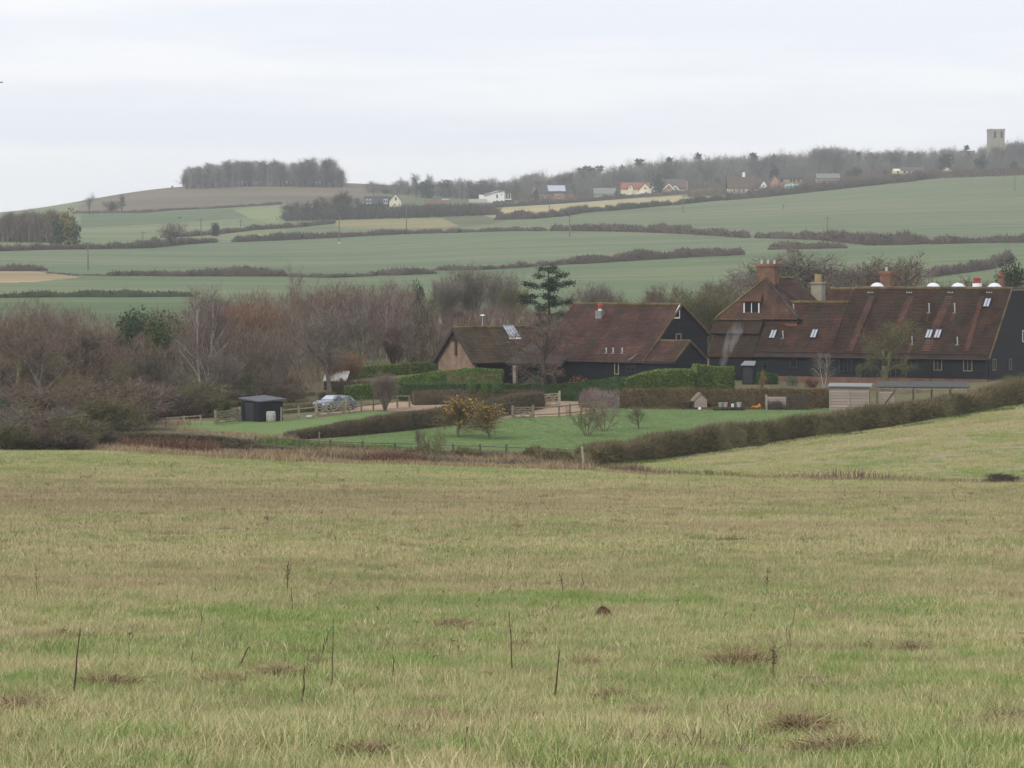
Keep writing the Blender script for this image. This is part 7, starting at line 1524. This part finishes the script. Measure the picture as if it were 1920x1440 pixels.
# ------------------------------------------------------------------ parked car
def car(label, px, base, yaw, s=.86):
    q = gp(px, base); e = empty('parked_car', (q[0], q[1], q[2]+.0), yaw, label=label, cat='car'); e.scale = (s, s, s); e.rotation_euler = (0, math.radians(-3), yaw)
    paint = simple('mat_car_paint', (.24,.27,.32), .28, .04, 1, .6, .4); dark = M['darkframe']; gl = glass_mat('mat_car_glass', (.03,.035,.04), .05)
    # stations along the length: (x, half width low, half width at waist, sill z, waist z, roof z, half width roof)
    st = [(2.28, .62, .60, .34, .62, .66, .50), (2.15, .80, .80, .26, .72, .78, .66), (1.55, .88, .89, .22, .88, .95, .74), (1.05, .89, .90, .22, .94, 1.02, .76), (.45, .89, .90, .22, .96, 1.40, .62), (-.2, .89, .90, .22, .97, 1.49, .63), (-1.1, .89, .90, .22, .98, 1.47, .62), (-1.75, .88, .89, .24, .99, 1.38, .60), (-2.12, .86, .87, .3, .98, 1.08, .66), (-2.28, .72, .74, .4, .86, .9, .62)]
    m = MB(); V = []
    for x, wl, ww, zs, zw, zr, wr in st:
        V += [(x, -wl, zs), (x, -ww, (zs+zw)/2), (x, -ww*.985, zw), (x, -wr, zr-.03), (x, -wr*.75, zr), (x, wr*.75, zr), (x, wr, zr-.03), (x, ww*.985, zw), (x, ww, (zs+zw)/2), (x, wl, zs)]
    k = 10; Fs = [[i*k+j, i*k+(j+1) % k, (i+1)*k+(j+1) % k, (i+1)*k+j] for i in range(len(st)-1) for j in range(k)]; Fs += [list(range(k))[::-1], [(len(st)-1)*k+j for j in range(k)]]
    m.add(V, Fs); body = obj('body', m.mesh('body', True), paint, e)
    for sgn in (-1, 1):
        for xs in ((.92, .42, .33), (.36, -.28, -.28), (-.36, -1.06, -1.06), (-1.14, -1.72, -1.55)):
            a, b, c = xs; zt_ = 1.36 if a < .9 else 1.34
            y = lambda z: sgn*(.885-(z-.97)*.60+.012)
            P_ = [(a, y(1.0), 1.0), (b, y(1.0), 1.0), (c, y(zt_), zt_), (min(a, .40) if a > .9 else a, y(zt_), zt_)]
            m = MB(); m.prism(P_, (0, 0, 0), (0, sgn*.012, 0)); obj('side_window', m.mesh('side_window'), gl, e)
        m = MB(); m.box((.95, sgn*1.0, 1.02), (.16, .2, .14)); obj('wing_mirror', m.mesh('wing_mirror'), dark, e)
        m = MB(); m.box((-2.2, sgn*.68, .88), (.12, .26, .2)); obj('tail_light', m.mesh('tail_light'), M['red'], e)
        m = MB(); m.box((2.14, sgn*.58, .66), (.14, .34, .14)); obj('headlight', m.mesh('headlight'), M['steel'], e)
        m = MB(); m.bar((.3, sgn*.6, 1.47), (-1.6, sgn*.58, 1.45), .05, .05); obj('roof_rail', m.mesh('roof_rail'), M['steel'], e)
        for x in (1.42, -1.38):
            m = MB(); m.tube((x, sgn*.70, .33), (x, sgn*.91, .33), .34, .34, 16); w_ = obj('wheel', m.mesh('wheel'), dark, e); m = MB(); m.tube((x, sgn*.90, .33), (x, sgn*.925, .33), .2, .18, 10); obj('rim', m.mesh('rim'), M['steel'], w_)
    m = MB(); m.prism([(1.02, -.70, 1.03), (1.02, .70, 1.03), (.50, .56, 1.40), (.50, -.56, 1.40)], (0.015, 0, .012), (0.03, 0, .03)); obj('windscreen', m.mesh('windscreen'), M['glass_sky'], e)
    m = MB(); m.prism([(-2.08, -.60, 1.10), (-2.08, .60, 1.10), (-1.80, .54, 1.36), (-1.80, -.54, 1.36)], (-0.03, 0, .0), (-.01, 0, .02)); obj('rear_window', m.mesh('rear_window'), gl, e)
    m = MB(); m.box((2.27, 0, .5), (.06, 1.0, .16)); obj('grille', m.mesh('grille'), dark, e); m = MB(); m.box((-2.3, 0, .62), (.03, .52, .12)); obj('number_plate', m.mesh('number_plate'), M['yellowpot'], e)
car('dark silver estate car parked behind the pale gate', 626, 770, math.radians(180+52))

# ------------------------------------------------------------------ things at the back of the lawn
# hutch with run
q = gp(1311, 766); e = empty('animal_hutch', tuple(q), .25, label='weathered wooden hutch with a low run at the back of the lawn', cat='hutch')
pl = M['plank']; hw, hd, hh, hr = 1.05, .8, .62, 1.2
for i in range(4): m = MB(); m.box((0, -hd/2, .1+hh*(i+.5)/4), (hw, .03, hh/4-.012), None, R_.random()); obj('plank', m.mesh('plank'), pl, e)
m = MB(); m.prism([(-hw/2, -hd/2+.02, .7), (hw/2, -hd/2+.02, .7), (0, -hd/2+.02, 1.22)], (0, 0, 0), (0, hd-.04, 0)); m.box((0, .02, .4), (hw-.04, hd-.06, .6)); obj('body', m.mesh('body'), pl, e)
for s in (-1, 1): m = MB(); m.prism([(s*(hw/2+.1), -hd/2-.08, .60), (0, -hd/2-.08, 1.25), (0, hd/2+.08, 1.25), (s*(hw/2+.1), hd/2+.08, .60)], (0, 0, 0), (0, 0, .04)); obj('roof_board', m.mesh('roof_board'), M['post'], e)
m = MB()
for x in (-1.55, -1.05, -.58):
    for y in (-.38, .38): m.box((x, y, .27), (.05, .05, .54))
for z in (.04, .52):
    for y in (-.38, .38): m.bar((-1.57, y, z), (-.55, y, z), .05)
m.box((-1.07, 0, .56), (1.05, .85, .03)); obj('run', m.mesh('run'), M['darkwood'], e)
# low trestle with garden bits
q = gp(1366, 769); e = empty('low_platform', tuple(q), 0, label='low dark platform with plant pots on it on the lawn', cat='platform')
m = MB(); m.box((0, 0, .2), (2.5, .9, .1)); obj('top', m.mesh('top'), M['darkwood'], e)
for x in (-1.1, -.4, .4, 1.1):
    for y in (-.35, .35): m = MB(); m.box((x, y, .07), (.1, .1, .17)); obj('leg', m.mesh('leg'), M['darkwood'], e)
def pot(px, dx, c, label, r=.17, h=.34):
    m = MB(); m.lathe([(r*.75, 0), (r, h*.9), (r*1.1, h*.92), (r*1.1, h), (r*.8, h)], n=10); obj('bucket', m.mesh('bucket'), simple('mat_'+c[0], c[1], .6, .1, 3), None, (q[0]+dx, q[1]-.05, q[2]+.25), label=label, cat='bucket', group='buckets on the low platform')
for dx, c, l, r in ((-.62, ('pot_green', (.22,.32,.26)), 'greenish bucket on the low platform', .2), (-.25, ('pot_pink', (.42,.28,.27)), 'pinkish bucket on the low platform', .19), (.32, ('pot_white', (.72,.76,.82)), 'small white bucket on the low platform', .13), (.82, ('pot_grey', (.38,.40,.38)), 'grey bucket at the right end of the low platform', .2)): pot(0, dx, c, l, r, .36 if r > .15 else .26)
q2 = gp(1417, 766); e = empty('toy_car', tuple(q2), .2, label='bright orange ride on toy lying on the lawn', cat='toy'); OR = simple('mat_orange_plastic', (.75,.26,.03), .45, .05, 3, .5)
m = MB(); m.prism([(-.36, -.13, .08), (.34, -.13, .08), (.40, -.13, .22), (.30, -.13, .40), (.2, -.13, .24), (-.3, -.13, .2)], (0, 0, 0), (0, .26, 0)); obj('body', m.mesh('body'), OR, e)
for x in (-.24, .24):
    for y in (-.15, .15): m = MB(); m.tube((x, y-.02, .08), (x, y+.02, .08), .08, .08, 10); obj('wheel', m.mesh('wheel'), M['yellowpot'], e)
q2 = gp(1311, 768); m = MB(); m.lathe([(.03, 0), (.1, .04), (.12, .12), (.1, .2), (.03, .24)], n=10); obj('ball', m.mesh('ball', True), M['white'], None, (q2[0], q2[1]-.6, tz(q2[0], q2[1]-.6)), label='white ball on the lawn in front of the hutch', cat='ball')
q2 = gp(1330, 764); m = MB(); m.box((0, 0, .16), (.26, .2, .32)); m.box((0, 0, .34), (.3, .24, .04)); obj('yellow_box', m.mesh('yellow_box'), M['yellowpot'], None, tuple(q2), label='small yellow box between the hutch and the platform', cat='box')
# compost bay: boarded sides with a heap
q2 = gp(1456, 768); e = empty('compost_bay', tuple(q2), 0, label='boarded compost bay with a heap of prunings', cat='compost bay')
for i in range(5): m = MB(); m.box((.05, .7, .1+i*.2), (1.6, .04, .18), None, R_.random()); obj('plank', m.mesh('plank'), M['plank'], e)
for i in range(5): m = MB(); m.box((-.8, .2, .1+i*.2), (.04, 1.0, .18), None, R_.random()); obj('plank', m.mesh('plank'), M['plank'], e)
for x, y in ((-.8, -.32), (-.8, .74), (.85, .74)): m = MB(); m.box((x, y, .55), (.1, .1, 1.2)); obj('post', m.mesh('post'), M['palewood'], e)
rng = np.random.default_rng(9); n = 500; P = np.stack([rng.normal(0, .38, n), rng.normal(.1, .3, n), np.zeros(n)], 1); P[:, 2] = rng.random(n)*.6*np.exp(-(P[:, 0]**2)*2)
V, I, R = blades(P, nrm(rng.normal(size=(n, 3))+np.array([0, 0, .3]))*.4, np.full(n, .05), rng.random(n), rng); o = obj('heap', mesh_arrays('heap', V, I, 3, R), TW['dark'], e, kind='stuff')
# pale boarded garden shed and the netted cage beside it
q = gp(1628, 768); G = Building('garden_shed', 'pale weathered plank shed with a flat grey roof behind the long hedge', 'shed', q[0], q[1], q[2]-.3, .15)
gh = px_h(766-724, q[1])+.3; gw = px_h(72, q[1]); gd = 2.4
for s, (xa, xb) in enumerate(((-gw, -gw*.5), (-gw*.5, 0))):
    for i in range(9): m = MB(); hgt = gh/9; m.box(((xa+xb)/2, R_.uniform(-.012, .006), hgt*(i+.5)), (xb-xa-.05, .035, hgt-.022), None, R_.random()); obj('plank', m.mesh('plank'), M['plank'], G.e)
for i in range(9): m = MB(); hgt = gh/9; m.box((R_.uniform(-.005, .01), gd/2, hgt*(i+.5)), (.035, gd-.1, hgt-.022), None, R_.random()); obj('plank', m.mesh('plank'), M['plank'], G.e)
m = MB(); m.box((-gw/2, gd/2+.03, gh/2), (gw-.08, gd-.1, gh-.04)); obj('lining', m.mesh('lining'), M['darkwood'], G.e)
for x in (-gw, -gw*.5, 0): m = MB(); m.box((x, -.05, gh/2), (.1, .07, gh)); obj('corner_post', m.mesh('corner_post'), M['palewood'], G.e)
m = MB(); m.prism([(-gw-.15, -.25, gh+.02), (.25, -.25, gh+.0), (.25, gd+.2, gh+.14), (-gw-.15, gd+.2, gh+.16)], (0, 0, 0), (0, 0, .08)); obj('roof', m.mesh('roof'), M['lead'], G.e)
M['netroof'] = simple('mat_net_roof', (.085,.09,.092), .9, .2, 2, .1)
q = gp(1640, 766); K = Building('fruit_cage', 'timber framed garden cage with slatted bays and a grey net roof', 'cage', q[0]+.25, q[1]+.4, q[2]-.3, .1)
kw, kd, kh = 7.2, 3.6, gh-.1
for i in range(6):
    for y in (0, kd): m = MB(); m.box((i*kw/5, y, kh/2), (.11, .11, kh)); obj('post', m.mesh('post'), M['post'], K.e)
for y in (0, kd): m = MB(); m.box((kw/2, y, kh-.08), (kw, .06, .14)); obj('rail', m.mesh('rail'), M['palewood'], K.e)
for i in range(12): m = MB(); m.prism([(i*kw/12, -.15, kh+.0), ((i+1)*kw/12-.03, -.15, kh+.0), ((i+1)*kw/12-.03, kd+.2, kh+.3), (i*kw/12, kd+.2, kh+.3)], (0, 0, R_.uniform(0, .03)), (0, 0, .05)); obj('roof_panel', m.mesh('roof_panel'), M['netroof'], K.e)
for i in range(8): m = MB(); m.box((kw/10+.05, .02, .12+i*.2), (kw/5-.2, .03, .15), None, R_.random()); obj('slat', m.mesh('slat'), M['plank'], K.e)
m = MB(); m.bar((.15, -.04, .1), (kw/5-.1, -.04, kh-.3), .05, .08); obj('brace', m.mesh('brace'), M['darkwood'], K.e)
# black store shed by the yew block, heap of pale stones by the barn
q = gp(1402, 721); e = empty('black_store', tuple(q), -.3, label='small black store with a grey sloping top beside the laurel', cat='store')
m = MB(); m.box((0, .45, .8), (1.0, .8, 1.6)); obj('body', m.mesh('body'), M['black'], e); m = MB(); m.prism([(-.62, -.1, 1.62), (.62, -.1, 1.62), (.5, .95, 1.95), (-.5, .95, 1.95)], (0, 0, 0), (0, 0, .05)); obj('roof', m.mesh('roof'), M['lead'], e); m = MB(); m.box((0, .03, .75), (.8, .04, 1.4)); obj('door', m.mesh('door'), M['darkframe'], e)
for i, (x, y, r) in enumerate([(1724,714,.3),(1738,713,.36),(1750,715,.28),(1763,713,.34),(1776,715,.3),(1789,714,.36)]):
    q = at(x, 265.5-(x-1724)*.03); m = MB(); m.lathe([(r*.8, -.05), (r, r*.2), (r*.75, r*.55), (r*.2, r*.68)], n=7, sx=1.5); obj('boulder', m.mesh('boulder', True), M['stone'], None, tuple(q), R_.uniform(0, 3), label='pale boulder in the row along the barn foot', cat='boulder', group='boulders along the barn foot')
# smoke from a garden fire behind the laurel
sp = at(1352, 266.5); zs = float(z_from(694, 266.5)); st = float(z_from(604, 266.5)); hh = st-zs
m = MB(); m.lathe([(.22, 0), (.42, hh*.25), (.55, hh*.5), (.75, hh*.8), (.5, hh*1.0)], n=10)
V = m.v[0]; V[:, 0] += (V[:, 2]/hh)**1.2*1.5
sm, nt, b = new_mat('mat_smoke'); nt.nodes.remove(b); so = [n for n in nt.nodes if n.type == 'OUTPUT_MATERIAL'][0]
pv = nt.nodes.new("ShaderNodeVolumePrincipled"); pv.inputs["Color"].default_value = (.9, .92, .97, 1); pv.inputs["Density Attribute"].default_value = ""
nz = noise_node(nt, 1.6, 3, .6, 'obj', (1.3, 1.3, .7)); tcn = nt.nodes.new("ShaderNodeTexCoord"); sx_ = nt.nodes.new("ShaderNodeSeparateXYZ"); nt.links.new(tcn.outputs["Generated"], sx_.inputs[0])
dz = math_node(nt, 'MULTIPLY_ADD', sx_.outputs["Z"], -.75, 1.0); dd = math_node(nt, 'MULTIPLY_ADD', nz.outputs["Fac"], 3.0, -1.15, clamp=True); dd = math_node(nt, 'MULTIPLY', dd, dz); dd = math_node(nt, 'MULTIPLY', dd, .75)
nt.links.new(dd, pv.inputs["Density"]); nt.links.new(pv.outputs[0], so.inputs["Volume"])
obj('smoke', m.mesh('smoke'), sm, None, (sp[0], sp[1], zs), kind='stuff', label='thin grey smoke drifting up beside the laurel hedge')

# ------------------------------------------------------------------ birds
def bird(px, py, Y, span, label, rz, flap):
    a = (px-960)/F_PX; z = float(z_from(py, Y)); e = empty('crow', (a*Y, Y, z), rz, label=label, cat='bird'); s = span; bm_ = simple('mat_crow', (.02,.02,.024), .5, .2, 4)
    m = MB(); m.lathe([(.005, -.30), (.05, -.2), (.075, -.03), (.065, .1), (.045, .17), (.05, .22), (.02, .27), (.004, .31)], n=8)
    V = m.v[0]; m.v[0] = np.stack([V[:, 2]*s, V[:, 1]*s, V[:, 0]*s*.9], 1); obj('body', m.mesh('body', True), bm_, e)
    m = MB(); m.prism([(-.28*s, -.03*s, 0), (-.46*s, -.08*s, 0), (-.46*s, .08*s, 0), (-.28*s, .03*s, 0)], (0, 0, -.008), (0, 0, .008)); obj('tail', m.mesh('tail'), bm_, e)
    for sg in (-1, 1):
        m = MB(); m.prism([(.12*s, sg*.04*s, .02), (.15*s, sg*.3*s, flap*.3*s), (.04*s, sg*.62*s, flap*.45*s), (-.12*s, sg*.45*s, flap*.36*s), (-.13*s, sg*.05*s, .02)], (0, 0, -.006), (0, 0, .008)); obj('wing', m.mesh('wing'), bm_, e)
bird(5, 154.5, 330, .75, 'crow gliding against the sky at the left edge', .15, .12)
bird(338, 408, 420, .75, 'crow flying low in front of the pale pasture', .35, -.15)

# ------------------------------------------------------------------ foreground: dead stalks, molehills, tussocks
STK = [simple('mat_stalk_brown', (.10,.065,.045), .8, .3, 20, .2), simple('mat_stalk_pale', (.20,.14,.09), .8, .3, 20, .2)]
def stalk(tip, base, r, label, fork=0, heads=0, mat=0):
    g = ground(base[0], base[1], 15); Y = g[1]; H = px_h(base[1]-tip[1], Y); dx = px_h(tip[0]-base[0], Y)
    e = empty('dead_stalk', tuple(g), 0, label=label, cat='dead stalk', group='dead stalks in the near field'); rng = random.Random(int(base[0]*7)); m = MB(); p = np.array([0, 0, -.05]); n = 5; r = r*1.45
    for i in range(n):
        f = (i+1)/n; q = np.array([dx*f+rng.uniform(-.008, .008), rng.uniform(-.02, .02), H*f]); m.tube(p, q, r*(1-.55*i/n), r*(1-.55*(i+1)/n), 6, True, rng.random()); p = q
    obj('stem', m.mesh('stem'), STK[mat], e)
    for k in range(fork):
        f = rng.uniform(.35, .8); a = np.array([dx*f, 0, H*f]); b = a+np.array([rng.uniform(-.16, .16), rng.uniform(-.08, .08), H*rng.uniform(.12, .3)]); m = MB(); m.tube(a, b, r*.5, r*.3, 5); obj('side_shoot', m.mesh('side_shoot'), STK[mat], e)
    if heads:
        P = np.random.default_rng(int(base[0])); n = heads; zz = P.uniform(.5, 1.02, n)*H; A = np.stack([dx*zz/H+P.normal(0, .022, n), P.normal(0, .022, n), zz], 1); V, I, R = blades(A, nrm(P.normal(size=(n, 3)))*.04, np.full(n, .025), P.random(n), P); obj('seed_head', mesh_arrays('seed_head', V, I, 3, R), HM['dock'], e)
for a in (((151,1178),(138,1312),.011,'tallest straight brown stalk at the left of the near field',0,0,0), ((625,1157),(622,1292),.006,'thin upright stalk left of the middle',0,0,0), ((955,1145),(961,1265),.008,'thin upright stalk at the middle of the near field',0,0,0), ((1048,1217),(1040,1320),.010,'thick brown stalk just right of the middle',0,0,0), ((572,1250),(566,1337),.009,'short straight stalk lower left of the middle',0,0,0), ((738,1228),(735,1292),.007,'short stalk with a bent foot between two thin ones',1,0,0), ((608,1195),(604,1230),.007,'stubby stalk beside the thin upright stalk',0,0,0),
          ((541,1052),(538,1120),.010,'dark dock stem with seed heads, tallest in the upper left',3,70,0), ((546,1100),(550,1157),.007,'thin stem below the dark dock stem',1,0,0), ((466,1212),(442,1262),.011,'leaning dark stalk left of the middle',0,0,0), ((876,1362),(870,1418),.009,'short stalk near the bottom edge',0,0,1), ((1671,1200),(1679,1224),.008,'left one of two short stubs at the right',0,0,0), ((1702,1202),(1696,1238),.009,'right one of two short stubs at the right',0,0,0), ((1052,1078),(1056,1120),.007,'forked dark stem above the molehill',3,12,0), ((66,1060),(70,1125),.006,'thin stem with side shoots at the far left',3,10,0), ((1450,1210),(1450,1280),.012,'ragged dry dock stump in the right half',2,60,1), ((1440,1065),(1437,1115),.007,'dark dock stem in the upper right',2,35,0), ((1480,1180),(1482,1235),.006,'thin pale stem beside the ragged dock stump',1,0,1), ((362,1222),(358,1258),.007,'dark bent stem left of the leaning stalk',2,0,0), ((242,1216),(241,1250),.006,'short stem below the left molehills',0,0,0), ((1090,1070),(1096,1105),.006,'thin stem right of the forked one',1,0,0), ((830,1245),(832,1290),.005,'faint thin stem left of the middle stalk',0,0,1), ((1540,1120),(1543,1100+62),.005,'thin stem at the right above the stubs',1,0,1)):
    stalk(*a)
SOIL = ground_mat('mat_molehill', (.085,.05,.032), (.15,.095,.06), 4, 22, bump=.03)
def molehill(px, py, rpx, hpx, label):
    g = ground(px, py, 15); Y = g[1]; r, h = px_h(rpx, Y)*1.2, px_h(hpx, Y)*1.15+.04; rng = np.random.default_rng(int(px)); m = MB()
    n = 18; prof = [(1.25, -.04), (1.0, .12), (.82, .45), (.6, .78), (.3, .97), (.05, 1.0)]; V = []
    for k, (a, b) in enumerate(prof):
        for i in range(n):
            t = 2*math.pi*i/n; q = 1+rng.normal(0, .13); V.append((a*r*q*math.cos(t), a*r*q*math.sin(t)*.8, b*h*(1+rng.normal(0, .09))))
    m.add(V, [[k*n+i, k*n+(i+1) % n, (k+1)*n+(i+1) % n, (k+1)*n+i] for k in range(len(prof)-1) for i in range(n)]+[[(len(prof)-1)*n+i for i in range(n)]])
    for _ in range(26):
        t, d = rng.uniform(0, 6.28), rng.uniform(.2, 1.35); s = r*rng.uniform(.06, .16); m.box((d*r*math.cos(t), d*r*.8*math.sin(t), h*max(.04, 1-d)*.95), (s, s, s), Euler((rng.random()*3, rng.random()*3, 0)).to_matrix())
    obj('molehill', m.mesh('molehill', True), SOIL, None, tuple(g), label=label, cat='molehill', group='molehills in the near field')
molehill(1130, 1163, 15, 17, 'fresh dark molehill right of the middle, biggest of all'); molehill(90, 1216, 13, 7, 'flat brown molehill at the far left'); molehill(243, 1199, 11, 6, 'low molehill right of the far left one'); molehill(300, 1102, 7, 4, 'tiny molehill in the upper left'); molehill(910, 1273, 17, 6, 'flat soil patch left of the thick brown stalk')
TUS = foliage('mat_tussock', [(.13,.15,.05), (.28,.20,.11), (.40,.29,.17), (.47,.37,.23)], big=.15, tint_scale=2)
TUB = foliage('mat_tussock_brown', [(.16,.12,.06), (.26,.19,.11), (.37,.28,.17), (.46,.37,.23)], big=.15, tint_scale=2)
def tussock(px, py, rpx, hpx, label, seed, mat, n=900):
    g = ground(px, py, 15); Y = g[1]; r, h = px_h(rpx, Y)*.75, px_h(hpx, Y)*1.35+.06; rng = np.random.default_rng(seed); P = np.stack([rng.normal(0, r*.5, n), rng.normal(0, r*.5, n), np.full(n, -.02)], 1)
    D = nrm(np.stack([P[:, 0]/r*.9+rng.normal(0, .4, n), P[:, 1]/r*.9+rng.normal(0, .4, n), np.full(n, 1.0)], 1))*h*rng.uniform(.5, 1.25, n)[:, None]
    V, I, R = blades(P, D, rng.uniform(.006, .011, n), rng.random(n), rng, .4); obj('grass_tussock', mesh_arrays('grass_tussock', V, I, 3, R), mat, None, tuple(g), label=label, cat='tussock', group='dead grass tussocks in the near field')
for i, a in enumerate(((1570,1425,70,45,'broad brown tussock at the bottom right',TUB), (1500,1385,38,50,'tall pale tussock above the broad brown one',TUS), (1710,1230,28,24,'reddish tussock beside the two short stubs',TUB), (1390,1255,60,42,'wide straw tussock in the right half',TUS), (690,1425,50,30,'brown tussock at the bottom middle',TUB), (40,1345,70,40,'brown flattened tussock at the bottom left',TUB), (200,1290,60,26,'brown tussock right of the tallest stalk',TUB), (815,1330,38,24,'brown tussock left of the thick stalk',TUB), (1150,1320,42,26,'dark tussock right of the thick stalk',TUB), (850,1180,45,20,'pale tussock above the middle',TUS), (1895,1365,34,30,'reddish tussock at the right edge',TUB), (420,1290,45,26,'straw tussock below the leaning stalk',TUS), (1090,1255,50,22,'straw tussock right of the middle stalk',TUS), (520,1275,40,28,'dark straw tussock left of the short straight stalk',TUB))):
    tussock(*a[:5], 700+i, a[5])

rng = np.random.default_rng(808); n = 520; yy = np.sqrt(rng.uniform(45**2, 165**2, n)); xx = rng.uniform(-.175, .175, n)*yy; zz = ter(xx, yy)
hgt = rng.uniform(.16, .5, n)*rng.choice([.7, 1, 1, 1.4], n); P = np.stack([xx, yy, zz-.02], 1); D = nrm(np.stack([rng.normal(0, .25, n), rng.normal(0, .25, n), np.ones(n)], 1))*hgt[:, None]
pp_ = [blades(P, D, np.full(n, .016)+yy*.0001, rng.random(n), rng)]
for k in range(3): f = rng.uniform(.4, .95, n); pp_.append(blades(P+D*f[:, None], nrm(rng.normal(size=(n, 3))*.7+np.array([0, 0, .6]))*(hgt*.28)[:, None], np.full(n, .014)+yy*.0001, rng.random(n), rng))
V, I, R = cat_parts(pp_); obj('weed_stems', mesh_arrays('weed_stems', V, I, 3, R), HM['dock'], kind='stuff', label='thin dead weed stems scattered over the near field')
rng = np.random.default_rng(809); parts = []
for _ in range(320):   # small dead clumps among the living grass
    y = math.sqrt(rng.uniform(24**2, 150**2)); x = rng.uniform(-.175, .175)*y; z = tz(x, y); k = 90; r = rng.uniform(.1, .38)
    A = np.stack([x+rng.normal(0, r*.6, k), y+rng.normal(0, r*.6, k), np.full(k, z-.02)], 1); Dd = nrm(np.stack([rng.normal(0, .5, k), rng.normal(0, .5, k), np.ones(k)], 1))*rng.uniform(.14, .32, k)[:, None]
    parts.append(blades(A, Dd, np.full(k, .007+.00006*y), rng.random(k), rng, .3))
V, I, R = cat_parts(parts); obj('dead_grass', mesh_arrays('dead_grass', V, I, 3, R), TUB, kind='stuff', label='small brown dead grass clumps over the near field')
